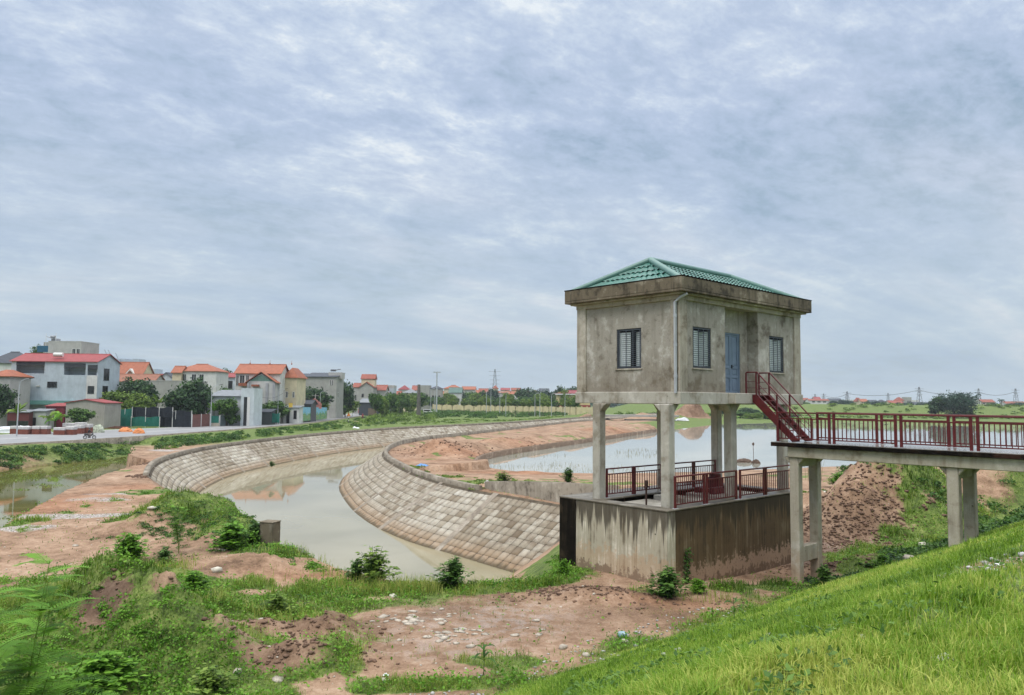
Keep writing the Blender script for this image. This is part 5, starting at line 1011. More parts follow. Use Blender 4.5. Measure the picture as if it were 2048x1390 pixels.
teal = simple('teal_net', (.012, .13, .10), .8, .15, 2.); black = simple('black_net', (.016, .020, .028), .85, .3, 1.5); rustm = tilemat('rusty_sheet', (.17, .075, .065), .5); greym = tilemat('grey_sheet', (.11, .14, .145), .6); greenm = tilemat('green_sheet', (.05, .13, .085), .5, (0, 1, 0))
panel('net_fence', 'bright teal mesh net hung as the upper end of the road fence', 'fence', 222, 265, 818, 834, 123, teal, wav=.12, posts=3); panel('net_fence', 'lower teal mesh net stretched along the dirt heap', 'fence', 206, 320, 834, 852, 122, teal, wav=.15, posts=4)
panel('net_fence', 'black shade net hung above the teal net', 'fence', 265, 346, 815, 834, 123.5, black, wav=.18, posts=3); panel('net_fence', 'wide black shade net next to the rusty sheet fence', 'fence', 320, 384, 822, 857, 124, black, wav=.15, posts=2)
panel('sheet_fence', 'rusty red corrugated sheet fence by the road', 'fence', 384, 420, 829, 856, 124, rustm, 129, zt=828, posts=2); panel('net_fence', 'short teal net between the rusty and the grey sheet fences', 'fence', 421, 439, 832, 846, 129.5, teal, wav=.06, posts=1); panel('brick_wall', 'low pale block wall under the short teal net', 'wall', 421, 439, 846, 853, 129.3, plaster((.40, .36, .30)), thick=.2)
panel('sheet_fence', 'dark grey metal sheet fence in front of the white workshop', 'fence', 440, 491, 831, 852, 130, greym, 136, zt=830, posts=3); panel('net_fence', 'sagging teal net beside the dark open shed', 'fence', 530, 560, 826, 845, 139, teal, wav=.25, posts=1)
panel('sheet_fence', 'dark green sheet fence past the painted wall', 'fence', 656, 686, 820, 834, 185, greenm, 196, zt=821, posts=2)
def muralmat():
    m, nt, b = newmat('painted_mural'); co = ocoord(nt); s = N(nt, 'ShaderNodeSeparateXYZ', i_0=co).outputs; n = noise(nt, co, .9, 4, .6, .8, (1, .1, 1)); n2 = noise(nt, co, 2.2, 3, .6, 1.2, (1, .1, 1.3)); n3 = noise(nt, co, 4., 2, .5, .6)
    sky_ = ramp(nt, n3, [(.4, (.10, .36, .55)), (.62, (.35, .58, .68))]); gr = ramp(nt, n2, [(.36, (.03, .14, .05)), (.48, (.09, .30, .14)), (.56, (.25, .42, .18)), (.64, (.50, .22, .12)), (.70, (.55, .50, .38))])
    z = mth(nt, 'ADD', mth(nt, 'MULTIPLY', s[2], .35), mth(nt, 'MULTIPLY', n, -1.6)); col = mixc(nt, ramp(nt, z, [(.0, 1.), (.08, 0.)]), sky_, gr); nt.links.new(col, b.inputs['Base Color']); return m
MUR = muralmat()
panel('mural_wall', 'garden wall painted with trees, flowers and sky beside the kiosk', 'wall', 600, 654, 814, 843, 150, MUR, 172, zt=815, thick=.25)
c = dep(625, 814, 222); b = MB(); b.prism([(-2.1, 0), (2.1, 0), (2.1, 1.5), (0, 3.1), (-2.1, 1.5)], 0, .2, Matrix(((1, 0, 0, 0), (0, 0, 1, 0), (0, 1, 0, 0), (0, 0, 0, 1)))); o = b.build('gable_sign', simple('faded_red_paint', (.42, .17, .15), .8, .35, 1.5), None); o.location = (c[0], 224, c[2]-.5); tag(o, 'faded red gable shaped board behind the painted wall', 'board')
wy = simple('cream_wall_paint', (.58, .50, .30), .85, .1, .4, streak=.25)
P0, P1 = dep(866, 809, 430), dep(1185, 814, 330); t = thing('boundary_wall', 'long cream boundary wall with pillars beyond the green field', 'wall', (P0[0], 430, ZROAD)); d = np.array([P1[0]-P0[0], -100.]); L = np.linalg.norm(d); t.rotation_euler = (0, 0, math.atan2(d[1], d[0])); hh = P0[2]-ZROAD
MB().box(0, L, 0, .25, -.6, hh).build('panel', wy, t)
for k in range(38): MB().box(L*k/37-.25, L*k/37+.25, -.12, .37, -.6, hh+.35).build('pillar', wy, t)
# ================================================================ poles, lamps, pylons
STEEL = simple('galvanised_steel', (.42, .44, .46), .5, .1, metal=.2); CONC = simple('grey_pole_concrete', (.33, .32, .30), .85, .15)
def lamp(label, x, yt, yb, D=None, arm=1, r=.09, group='street lamps along the road'):
    D = D or at(x, yb, ZROAD)[1]; c = dep(x, yt, D); zt = c[2]-ZROAD; t = thing('street_lamp', label, 'street lamp', (c[0], D, ZROAD), group=group); b = MB()
    b.tube([(0, 0, -.3), (0, 0, zt-1.2)], [r*1.25, r*.75], 8); b.build('pole', STEEL, t, smooth=True); b = MB()
    for s in ((arm,) if abs(arm) == 1 else (-1, 1)): b.tube([(0, 0, zt-1.2), (.15*s, 0, zt-.5), (.8*s, 0, zt-.12), (1.7*s, 0, zt)], r*.6, 6)
    b.build('arm', STEEL, t, smooth=True)
    for s in ((arm,) if abs(arm) == 1 else (-1, 1)): MB().bar((1.6*s, 0, zt), (2.35*s, 0, zt+.12), .26, .1).build('lamp_head', FRAMED, t)
lamp('curved arm street lamp by the brick stacks', 39.5, 757, 873); lamp('street lamp by the rusty sheet fence', 424, 770, 855); lamp('street lamp beside the white roadside kiosk', 557, 778, 848)
for i, (x, yt, yb) in enumerate(((641, 781, 841), (706, 786, 826), (758, 788, 818), (775, 789, 815), (786, 789, 812), (794, 789, 810.5), (800, 789.5, 809), (805, 790, 808))): lamp('slim street lamp in the row beyond the painted wall, %s along it' % ORD[i], x, yt, yb, group='slim lamps up the road')
for i, (x, yt) in enumerate(((862, 777), (869, 779), (973, 779), (982, 776), (1000, 782), (1012, 784), (1070, 786), (1080, 782), (1103, 786), (1130, 788))): lamp('thin lamp pole among the street trees at the cream wall, %s from the road end' % ORD[i], x, yt, 0, D=330-4*i, r=.12, group='lamp poles at the cream wall')
def pole(label, x, yt, yb, D=None, r=.16, cross=1, mat=None, name='utility_pole', cat='utility pole', box=False):
    D = D or at(x, yb, ZROAD)[1]; c = dep(x, yt, D); h = c[2]-ZROAD; t = thing(name, label, cat, (c[0], D, ZROAD)); b = MB(); b.tube([(0, 0, -.3), (0, 0, h)], [r*1.3, r*.8], 8); b.build('pole', mat or CONC, t, smooth=True)
    for k in range(cross): MB().bar((-1.1, 0, h-.5-k*.8), (1.1, 0, h-.5-k*.8), .12).build('cross_arm', CONC, t)
    if box: MB().box(-.6, .6, -.5, .5, h-2.4, h-1.1).build('transformer', plaster(GREYW), t)
    return t
pole('thick concrete utility pole beside the kiosk', 569, 780, 847, r=.3, cross=0); pole('utility pole with a transformer box by the green sheet fence', 684.5, 782, 833, box=True); pole('concrete pole rising behind the painted wall', 631, 788, 842, D=226); pole('concrete utility pole in front of the dark metal shed', 713, 778, 828); pole('pale pole beside the shed door', 737, 800, 823, r=.1, cross=0, mat=STEEL)
for i, (x, yt, yb) in enumerate(((764, 806, 819), (768, 804, 818), (779, 803, 815), (790, 802, 812), (797, 800, 811), (809, 800, 808.5))): pole('short roadside post beyond the dark shed, %s in its row' % ORD[i], x, yt, yb, r=.1, cross=0)
t = pole('stout lattice utility pole where the road bends', 838, 769, 820, D=270, r=.62, cross=3, mat=simple('weathered_pole', (.13, .12, .11), .9, .3))
t = pole('tall high mast light with a crown of lamps', 874, 744, 818, D=330, r=.3, cross=0, mat=STEEL, name='high_mast', cat='mast light'); h = dep(874, 744, 330)[2]-ZROAD
for k in range(6): MB().box(1.3*math.cos(k)-.3, 1.3*math.cos(k)+.3, 1.3*math.sin(k)-.3, 1.3*math.sin(k)+.3, h-.3, h+.1).build('lamp_head', STEEL, t)
PYM = simple('pylon_steel', (.16, .17, .19), .7, .1)
def pylon(label, x, yt, D, w=5., arms=3, th=.22):
    c = dep(x, yt, D); h = c[2]-ZROAD; t = thing('power_pylon', label, 'pylon', (c[0], D, ZROAD), .2, 'power pylons on the skyline'); b = MB(); q = w/2
    for sx in (-1, 1):
        for sy in (-1, 1): b.bar((sx*q, sy*q, 0), (sx*q*.12, sy*q*.12, h), th)
    n = 7
    for k in range(n):
        a, e = 1-.88*k/n, 1-.88*(k+1)/n; za, ze = h*k/n, h*(k+1)/n
        for sy in (-1, 1): b.bar((-q*a, sy*q*a, za), (q*e, sy*q*e, ze), th*.6); b.bar((q*a, sy*q*a, za), (-q*e, sy*q*e, ze), th*.6)
    b.build('tower', PYM, t)
    for k in range(arms): MB().bar((-w*.9+k*.5, 0, h*(.93-.11*k)), (w*.9-k*.5, 0, h*(.93-.11*k)), th).build('cross_arm', PYM, t)
pylon('tall lattice pylon faint behind the far village', 990, 738, 760, 7, 4, .2)
for i, (x, y, D, lab) in enumerate(((1694, 783, 640, 'thin pylon above the levee beside the yellow turret house'), (1838, 774, 600, 'dark pylon with wide arms by the tall grey block'), (1957, 777, 640, 'pylon rising behind the white gabled house'), (2031, 777, 640, 'pylon at the end of the far row of houses'), (1630, 788, 900, 'small faint pylon over the long school block'), (1647, 787, 900, 'second small pylon over the long school block'), (1776, 786, 900, 'faint pylon behind the cream dormer house'))): pylon(lab, x, y, D, 4.5, 3, .19)
CW = simple('cable', (.06, .06, .07), .7, .1)
def cable(label, A, B, sag=1.5, r=.03):
    A, B = np.array(A), np.array(B); b = MB(); b.tube([A+(B-A)*t-np.array([0, 0, sag*4*t*(1-t)]) for t in np.linspace(0, 1, 9)], r, 4); tag(b.build('cable', CW, None), label, 'cable')
for i, (a, c) in enumerate((((1694, 787, 640), (1838, 780, 600)), ((1838, 780, 600), (1957, 784, 640)), ((1957, 784, 640), (2031, 783, 640)), ((1647, 790, 900), (1694, 788, 640)))): cable('power line sagging between two skyline pylons, span %s over the levee' % ORD[i], dep(*a), dep(*c), 3., .14)
cable('power line from the workshop corner to the thick roadside pole', dep(519, 792, 184), dep(569, 784, 203), 1., .035); cable('power line from the thick roadside pole to the transformer pole', dep(569, 784, 203), dep(684, 786, 262), 2., .04)
# ================================================================ trees of the village
TR = [('dark2', 'big dark tree at the frame edge in front of the orange roof', -8, 757, 117, 30), ('mid1', 'leafy green tree beside the grey gabled shed gable', 160, 812, 110, 24), ('dark1', 'dark tree beside the end wall of the loggia house', 222, 745, 140, 13), ('dark2', 'broad dark tree in front of the low red roof', 262, 750, 136, 36), ('dark1', 'dark narrow tree at the corner of the grey blank wall', 297, 764, 134, 17),
 ('light2', 'yellow green spreading tree behind the teal net', 243, 779, 129, 38), ('light1', 'lighter bushy tree next to the black shade net', 283, 782, 128, 24), ('dark1', 'tall dark tree with several tops beside the workshop', 384, 754, 131, 36), ('dark2', 'lower dark tree behind the rusty sheet fence', 365, 775, 128, 26), ('dark1', 'dark tree standing close to the workshop roof', 408, 762, 136, 18), ('mid1', 'round headed young tree in front of the white workshop', 455, 791, 131.5, 25), ('mid2', 'wide green hedge tree beside the dark open shed', 545, 800, 146, 26),
 ('dark2', 'broad dark tree below the plain grey house', 622, 770, 172, 30), ('mid2', 'green tree in front of the brick corner villa', 556, 772, 168, 12), ('mid1', 'tree top behind the tall cream villa wing', 583, 729, 172, 15), ('dark1', 'dark tree at the corner of the plain grey house', 692, 758, 200, 17), ('mid2', 'green trees behind the dark green fence', 662, 798, 196, 22), ('light2', 'yellow green tree by the red lorry', 697, 796, 205, 18), ('light1', 'round green tree beside the kiosk and painted wall', 640, 801, 190, 17), ('mid2', 'green tree behind the low grey sheet fence', 500, 806, 141, 12), ('mid1', 'green tree squeezed between the grey shed and the loggia house', 214, 790, 124, 10), ('dark1', 'dark tree rising between two villas behind the workshop', 398, 748, 150, 14), ('light2', 'pale green tree at the feet of the plain grey house', 640, 786, 176, 16), ('dark2', 'shadowy tree between transformer pole and lorry', 690, 778, 225, 14), ('mid1', 'small tree on the planted porch of the large villa', 517, 771, 143, 7), ('mid1', 'green tree between white villa and large villa', 452, 768, 160, 16)]
for k, lab, x, y, D, hp in TR: ptree(k, lab, x, y, D, hp)
k = 0
for i, x in enumerate(range(752, 836, 9)): ptree(('mid2', 'light1', 'mid1')[i % 3], 'green tree in the belt behind the roadside posts, %s from the dark shed' % ORD[i], x+3*(i % 2), 785+4*((i*7) % 3)-i*.1, 264+11*i, 11+2*(i % 2), 'tree belt behind the roadside posts')
for i, x in enumerate(range(846, 1180, 12)): ptree(('light1', 'mid2', 'mid1', 'light2', 'dark2')[(i*7) % 5], 'leafy tree behind the cream boundary wall, %s from the lattice pole' % ORD[i], x+5*((i*5) % 3-1), (787, 791, 784, 789, 793)[(i*3) % 5]-(i == 22)*8-(i in (23, 24))*7, 440+9*((i*4) % 5)-i*2, 12+3*((i*3) % 3), 'trees behind the cream wall')
for i, x in enumerate((884, 905, 928, 948, 962, 978, 990, 1005, 1018, 1031, 1046, 1058, 1072, 1086, 1098, 1112, 1126, 1140, 1152)): ptree('slim1' if i % 3 else 'slim2', 'young street tree on a bare stem before the cream wall, %s from the lattice pole' % ORD[i], x, 795+(i*5) % 4, 345-3*i, 8, 'young street trees before the cream wall')
for i, (x, y, D, hp, kk) in enumerate(((915, 782, 450, 22, 'dark2'), (965, 778, 480, 14, 'dark1'), (1060, 773, 450, 26, 'dark2'), (1092, 778, 460, 18, 'blue1'), (1122, 769, 430, 16, 'dark1'), (1146, 770, 430, 18, 'dark2'), (985, 774, 470, 13, 'blue1'), (940, 783, 470, 18, 'mid2'))): ptree(kk, 'tall darker tree rising above the far wall trees, %s from the lattice pole' % ORD[i], x, y, D, hp, 'taller trees behind the cream wall')
ptree('banyan', 'huge round crowned dark tree on the levee', 1907, 781, 338, 41); ptree('dark1', 'smaller dark tree joined to the huge round tree', 1876, 789, 340, 18); ptree('bush1', 'wide green bush at the foot of the huge round tree', 1937, 813, 334, 24, cat='bush')
for i, (x, y, D, hp, kk) in enumerate(((1665, 800, 610, 10, 'blue1'), (1685, 798, 600, 12, 'blue1'), (1702, 800, 600, 8, 'blue1'), (1748, 801, 600, 14, 'blue1'), (1766, 802, 590, 10, 'mid1'), (1816, 803, 580, 12, 'blue1'), (1850, 803, 560, 14, 'blue1'), (1985, 803, 560, 12, 'mid1'), (2020, 805, 560, 12, 'blue1'), (2042, 803, 560, 14, 'blue1'), (1610, 802, 620, 10, 'mid1'), (1735, 800, 630, 8, 'dark1'), (1795, 803, 600, 9, 'dark1'))): ptree(kk, 'hazy tree among the houses beyond the levee, %s of those scattered there' % ORD[i], x, y, D, hp, 'trees beyond the levee')
for i, (x, y, D, hp, kk) in enumerate(((1492, 814, 330, 16, 'dark2'), (1510, 818, 325, 12, 'dark1'), (1480, 823, 300, 18, 'mid2'), (1505, 826, 290, 18, 'light2'), (1530, 822, 300, 20, 'mid1'), (1550, 824, 295, 16, 'light1'), (1430, 826, 310, 10, 'dark1'), (1575, 826, 300, 18, 'mid2'), (1445, 816, 340, 12, 'dark2'))): ptree(kk, 'dense tree on the far pond bank behind the sluice pillars, %s of the clump' % ORD[i], x, y, D, hp, 'clump of trees on the far pond bank')
plant_fronds('palm_tree', 'single palm standing above the levee', 'palm', (*dep(2002, 800, 520)[:2], 0.), dep(2002, 800, 520)[2], 3.6, .9, 11, LM['blue'], .7, .5, tr=.3); plant_fronds('palm_tree', 'dark palm between the white villa and the large villa', 'palm', (*dep(455, 740, 258)[:2], ZROAD), dep(455, 740, 258)[2]-ZROAD, 2.6, .7, 10, LM['dark'], .7, .5, tr=.2)
for i, (x, y, D, h, lab) in enumerate(((98, 838, 137, 1.4, 'banana plant with broad torn leaves behind the brick stacks'), (111, 842, 136, 1.1, 'smaller banana plant beside the stacked bricks'), (34, 826, 146, 1.6, 'banana plant by the rusty red hut'), (428, 822, 178, 1.3, 'banana plant above the short teal net'), (705, 814, 284, 3.2, 'tall banana clump near the red lorry'), (672, 806, 270, 3.4, 'banana clump behind the green sheet fence'), (318, 806, 178, 2.2, 'pale banana plant under the grey blank wall'))):
    c = dep(x, y, D); plant_fronds('banana_plant', lab, 'banana plant', (c[0], D, c[2]-h), h, 2.6 if D < 180 else 4.2, .75, 9, LM['light'] if i % 2 == 0 else LM['bright'], .6, 1.0)
# ================================================================ roadside goods
BRK = simple('red_brick', (.20, .065, .045), .9, .3, 5.); WRAP = simple('pale_plastic', (.50, .48, .47), .45, .2, 2., spec=.5)
for i, (x0, x1, yt, yb) in enumerate(((20, 33, 852, 868), (33, 58, 853, 869), (64, 80, 852, 869), (80, 95, 852, 869), (107, 131, 855, 870), (131, 148, 853, 870), (148, 163, 850, 868), (163, 180, 848, 867), (125, 150, 846, 862), (150, 168, 845, 860))):
    D = at(x0, yb, ZROAD)[1] if i < 8 else 136; a, c = dep(x0, yt, D), dep(x1, yt, D); w = (c[0]-a[0])*.95; t = thing('brick_stack', 'wrapped pallet of red bricks by the road, %s from the lamp end' % ORD[i], 'brick stack', (a[0], D, ZROAD), 0, 'pallets of bricks'); h = a[2]-ZROAD
    MB().box(0, w, 0, 1.2, -.1, h*.72).build('bricks', BRK, t); MB().box(-.03, w+.03, -.03, 1.23, h*.62, h).build('cover', WRAP, t, bevel=.06)
def heap(name, label, cat, x, y, D, w, d, h, mat, seed, loc=None, parent=None):
    n = 18; r = np.random.default_rng(seed); V = []; fs = []
    for i in range(7):
        for j in range(n): a = 2*math.pi*j/n; f = math.cos(i/6*math.pi/2); k = f*(1+.18*math.sin(3*a+seed)+r.normal(0, .06)); V.append((w/2*k*math.cos(a), d/2*k*math.sin(a), h*math.sin(i/6*math.pi/2)*(1+r.normal(0, .05))-.03))
    for i in range(6):
        for j in range(n): fs.append((i*n+j, i*n+(j+1) % n, (i+1)*n+(j+1) % n, (i+1)*n+j))
    c = dep(x, y, D) if loc is None else loc; o = MB().add(V, fs).build(name, mat, None); o.location = (c[0], c[1], (gz_(c[0], c[1]) if loc is None else loc[2])); return tag(o, label, cat)
tarp = simple('orange_tarp', (.62, .21, .06), .5, .15, 2., spec=.4)
heap('tarpaulin', 'orange tarpaulin bundle on the dirt heap, the higher one', 'tarpaulin', 250, 850, 144, 2.6, 1.4, .9, tarp, 1); heap('tarpaulin', 'orange tarpaulin bundle low at the roadside', 'tarpaulin', 278, 855, 138, 2., 1.3, 1.0, tarp, 2)
o = heap('white_sheet', 'long white plastic sheet lying behind the brick stacks', 'plastic sheet', 40, 852, 137, 11., 1.8, 1.2, simple('white_plastic', (.68, .70, .73), .4, .08), 3)
o = heap('cement_mixer_drum', 'pale green machinery heap in front of the grey gabled shed', 'machinery', 198, 845, 140, 2.4, 1.4, 1.5, simple('pale_green_paint', (.42, .46, .36), .6, .4, 4.), 4); o.name = 'machinery_heap'
b = MB()
for k in range(9): b.bar((-2.2+.2*k, .1*k, .05+.05*k), (2+.1*k, .15*k-.1*(k % 3), .08+.04*k), .14)
o = b.build('timber_pile', simple('old_planks', (.15, .07, .05), .9, .3), None); c = at(225, 858, ZROAD); o.location = (c[0], c[1]+1, ZROAD); tag(o, 'pile of brown planks beside the orange tarpaulins', 'timber pile')
# ================================================================ grass and weeds (uncountable: one object each)
GR = np.random.default_rng(2024)
GRASSM = leafmat('dike_grass', (.065, .14, .008), (.19, .335, .024), (.48, .51, .12), .4, .5); WEEDM = leafmat('weed_grass', (.05, .105, .010), (.17, .27, .03), (.40, .40, .11), .38, .6)
def blades(name, label, P, hgt, wid, tone, mat, lean=.35):
    n = len(P); a = GR.uniform(0, 2*math.pi, n); f = np.stack([np.cos(a), np.sin(a), 0*a], 1); s = np.stack([-np.sin(a), np.cos(a), 0*a], 1)*(wid*.5)[:, None]
    le = np.abs(GR.normal(0, lean, n))+.1; b = f*(hgt*le)[:, None]; up = np.zeros((n, 3)); up[:, 2] = hgt
    V = np.stack([P-s, P+s, P+up*.55+b*.35+s*.8, P+up*.55+b*.35-s*.8, P+up*(1-.35*np.minimum(le, 1.5))[:, None]+b*1.1], 1).reshape(-1, 3)
    i = np.arange(n)*5; q = np.stack([i, i+1, i+2, i+3], 1); tr = np.stack([i+3, i+2, i+4], 1)
    o = mesh_np(name, V, [q, tr], mat, tone=np.repeat(np.clip(tone, 0, 1), 5)); return tag(o, label, 'grass', kind='stuff')
def scatter(n, r0, r1, a0, a1, pw=1.3):
    a = np.radians(GR.uniform(a0, a1, n)); t = GR.random(n); r = (r0**(2-pw)+t*(r1**(2-pw)-r0**(2-pw)))**(1/(2-pw)); return r*np.sin(a), r*np.cos(a)
x, y = scatter(900000, 2.2, 46, -24, 62, 1.5); u, v = UV(np.stack([x, y], 1)); k = (v > 1.0) & (v < 17); x, y, u, v = x[k], y[k], u[k], v[k]
g = fields(x, y)[0]; pn = fbm(x, y, 1.1, 3, 61); thin = sstep(.56, .70, fbm(x, y, 1.5, 3, 177)); k = GR.random(len(x)) < np.clip(g*1.15-.1, .0, 1)*(.35+1.0*pn)*(1-.62*thin)*sstep(1.0, 4.2, v+2.6*(pn-.5)); k &= ~((u > 3.6) & (u < 5.6) & (v > 11)); x, y, v, pn = x[k], y[k], v[k], pn[k]
r = np.hypot(x, y); pt_ = fbm(x, y, .45, 3, 67); tus = sstep(.55, .8, fbm(x, y, 3.1, 2, 171)); dry = sstep(.56, .72, fbm(x, y, .9, 3, 173)); stalk = GR.random(len(x)) < .006; hg = .10*stalk+(.032+.105*pt_*pn*1.4+.06*GR.random(len(x))+.10*tus*GR.random(len(x)))*(1-.35*dry)*(.4+.6*sstep(2.2, 5.2, v)); P = np.stack([x, y, ground(x, y)-.01], 1)
blades('dike_grass', 'bright green grass covering the dike slope', P, hg, np.maximum(.0075, r*.00062)*GR.uniform(.7, 1.4, len(x)), GR.normal(.5, .2, len(x))+(pt_-.5)*1.0-.4*(pn-.5)-.28*tus+.45*dry*GR.random(len(x))+.35*(GR.random(len(x)) < .08), GRASSM, .5)
x, y = scatter(520000, 12, 52, -44, 34, 1.2); u, v = UV(np.stack([x, y], 1)); k = (v < 3.2) & ~inpoly(x, y, CANAL) & ~inpoly(x, y, LPOND); x, y, u, v = x[k], y[k], u[k], v[k]
inb = (u > -.8) & (u < 8.2) & (v < .06) & (v > -4.9); g = fields(x, y)[0]; pn = fbm(x, y, 1.3, 3, 71); k = (GR.random(len(x)) < sstep(.2, .9, g)*(.35+pn)+.02) & ~inb; x, y, g, pn = x[k], y[k], g[k], pn[k]
r = np.hypot(x, y); pt_ = fbm(x, y, .6, 4, 73); tall = sstep(.5, .72, pt_); hg = (.05+.10*pt_+.26*tall*g)*GR.uniform(.6, 1.25, len(x)); P = np.stack([x, y, ground(x, y)-.015], 1); c_ = fbm(x, y, .35, 3, 79)
blades('weed_grass', 'patchy wild grass on the muddy flat and the mounds', P, hg, np.maximum(.008, r*.0006)*GR.uniform(.7, 1.5, len(x)), GR.normal(.42, .2, len(x))+(c_-.5)*1.2, WEEDM, .55)
kk = (GR.random(len(x)) < .30) & (pn > .45); Q = P[kk]+np.stack([GR.normal(0, .05, kk.sum()), GR.normal(0, .05, kk.sum()), np.abs(GR.normal(.08, .08, kk.sum()))], 1)
Q = np.repeat(Q, 2, 0)+GR.normal(0, .05, (2*len(Q), 3)); V, Fq = leaf_quads(Q, .085, GR, .6, .5); cl = fbm(Q[:, 0], Q[:, 1], .8, 3, 83)+.08
o = mesh_np('ground_weeds', V, [Fq], LM['bright'], tone=np.repeat(np.clip(GR.normal(.5, .2, len(Q))+(cl-.5)*1.1, 0, 1), 4)); tag(o, 'low broad leaved weeds creeping over the mounds and mud', 'weeds', kind='stuff')
def clumps(name, label, C, R, nleaf, lsize, mat, flat=.8, seed=0, cat='shrubs'):
    rg = np.random.default_rng(seed); n = len(C); d = rg.normal(size=(n, nleaf, 3)); d /= np.linalg.norm(d, axis=2)[:, :, None]; d[:, :, 2] = np.abs(d[:, :, 2]); k = 3
    sub = rg.normal(size=(n, 7, 3)); sub /= np.linalg.norm(sub, axis=2)[:, :, None]; sub[:, :, 2] = np.abs(sub[:, :, 2]); pick = rg.integers(0, 7, (n, nleaf)); cc = sub[np.arange(n)[:, None], pick]
    p = (cc*.62+d*rg.uniform(.25, .5, (n, nleaf))[:, :, None]); P = C[:, None, :]+p*R[:, None, None]*np.array([1, 1, flat])
    tone = np.clip(rg.normal(.45, .17, n)[:, None]+rg.normal(0, .1, (n, 7))[np.arange(n)[:, None], pick]+rg.normal(0, .14, (n, nleaf)), 0, 1)
    V, Fq = leaf_quads(P.reshape(-1, 3), lsize, rg, .6, .3, nrm=d.reshape(-1, 3)); o = mesh_np(name, V, [Fq], mat, tone=np.repeat(tone.ravel(), 4)); return tag(o, label, cat, kind='stuff')
# strip between road and canal / roadside water
a1 = resample(RN, 2.); 
def between(n, A, B, seed, f0=.05, f1=.95):
    rg = np.random.default_rng(seed); i = rg.random(n)*(len(A)-1); f = rg.uniform(f0, f1, n); A_ = np.stack([np.interp(i, np.arange(len(A)), A[:, k]) for k in (0, 1)], 1); B_ = np.stack([np.interp(i, np.arange(len(A)), B[:, k]) for k in (0, 1)], 1); return A_+(B_-A_)*f[:, None], f
def pxline(pts, z, n=120): return resample(pl(pts, z), 1.)[np.linspace(0, len(resample(pl(pts, z), 1.))-1, n).astype(int)]
E1 = pxline([(-60, 898), (0, 895), (180, 886), (400, 871), (520, 861), (600, 854), (700, 841), (760, 828), (815, 813)], -.7); E2_ = resample(np.vstack([pl([(-60, 948), (0, 939), (150, 923), (290, 905)], -2.7), pl([(400, 889), (500, 876), (600, 865), (700, 857), (800, 850)], -.6)]), 1.); E2 = E2_[np.linspace(0, len(E2_)-1, 120).astype(int)]
def zc(Q): return np.column_stack([Q, ground(Q[:, 0], Q[:, 1])-.15])
def pick(px, py, r0=20., r1=420.):
    D = _r[None]*((px-1024)/F)[:, None]+_u[None]*((695-py)/F)[:, None]+_f[None]; ts = np.geomspace(r0, r1, 260); X = D[:, 0:1]*ts; Y = D[:, 1:2]*ts; Z = ZC+D[:, 2:3]*ts
    hit = Z <= ground(X.ravel(), Y.ravel()).reshape(X.shape); i = np.argmax(hit, 1); ok = hit.any(1); k = np.arange(len(px)); return np.stack([X[k, i], Y[k, i], Z[k, i]], 1), ok
def bank_growth(n, xs, ytop, ybot, seed, rmin, rmax, thr=.4, xr=None, pw=1.):
    rg = np.random.default_rng(seed); px = rg.uniform(*(xr or (xs[0], xs[-1])), n); a_, b_ = np.interp(px, xs, ytop), np.interp(px, xs, ybot); py = a_+(b_-a_)*rg.random(n)**pw; Q, ok = pick(px, py); k = ok & (fbm(px, py, .03, 3, seed) > thr) & ~inpoly(Q[:, 0], Q[:, 1], ROAD) & ~inpoly(Q[:, 0], Q[:, 1], CANAL) & (Q[:, 2] > ZWP-.1)
    R = np.minimum(rg.uniform(rmin, rmax, n), np.maximum(.22, (py-a_+1.5)*Q[:, 1]/F/.85)); Q[:, 2] -= .12; return Q[k], R[k], rg.random(k.sum())
XS = [-20, 0, 180, 300, 400, 520, 600, 690, 750, 800]; YT = [892, 892, 886, 876, 868, 858.5, 851.5, 840, 830, 821]; YB = [940, 938, 922, 905, 889, 876, 865, 857, 853, 849]
Q, R, kk = bank_growth(900, XS, YT, YB, 5, .5, 1.5, .36)
clumps('roadside_shrubs', 'mass of mixed green shrubs on the bank between road and water', Q[kk < .6], R[kk < .6], 120, .26, LM['mid'], .85, 8); clumps('roadside_weeds', 'yellow green weeds among the shrubs on the road bank', Q[kk >= .6], R[kk >= .6]*.85, 100, .25, LM['light'], .7, 9)
E3 = pxline([(772, 828), (800, 822), (830, 822), (870, 826)], -.6); E4 = pxline([(700, 852), (760, 850), (820, 846), (880, 842)], -.6)
Q, f = between(150, E3, E4, 15); clumps('bend_shrubs', 'thick yellow green shrubs where the road bends out of sight', zc(Q), np.random.default_rng(16).uniform(1., 2.3, len(Q)), 110, .42, LM['light'], .85, 17)
E5 = pxline([(838, 823), (900, 822), (1000, 822), (1100, 822), (1185, 822)], -.6); E6 = pxline([(860, 836), (930, 838), (1000, 839), (1100, 834), (1185, 831)], -.6)
Q, f = between(520, E5, E6, 25); clumps('field_shrubs', 'dark green belt of shrubs across the field before the cream wall', zc(Q), np.random.default_rng(26).uniform(1.2, 2.6, len(Q)), 80, .55, LM['mid'], .8, 27)
E7 = pxline([(800, 846), (900, 838), (1000, 842), (1100, 836), (1185, 831)], -.6); E8 = pxline([(810, 850), (900, 847), (1000, 843), (1100, 838), (1185, 832)], -.6)
Q, f = between(260, E7, E8, 35); clumps('field_weeds', 'low light green weeds behind the canal parapet', zc(Q), np.random.default_rng(36).uniform(.5, 1.2, len(Q)), 60, .4, LM['light'], .45, 37)
rg = np.random.default_rng(45); Q = np.column_stack([rg.uniform(50, 460, 900), rg.uniform(322, 405, 900)]); Q = Q[fbm(Q[:, 0], Q[:, 1], .03, 3, 95) > .42]; clumps('levee_shrubs', 'rank green growth over the levee slope beyond the pond', zc(Q), rg.uniform(.9, 2.4, len(Q)), 50, .8, LM['light'], .55, 46)
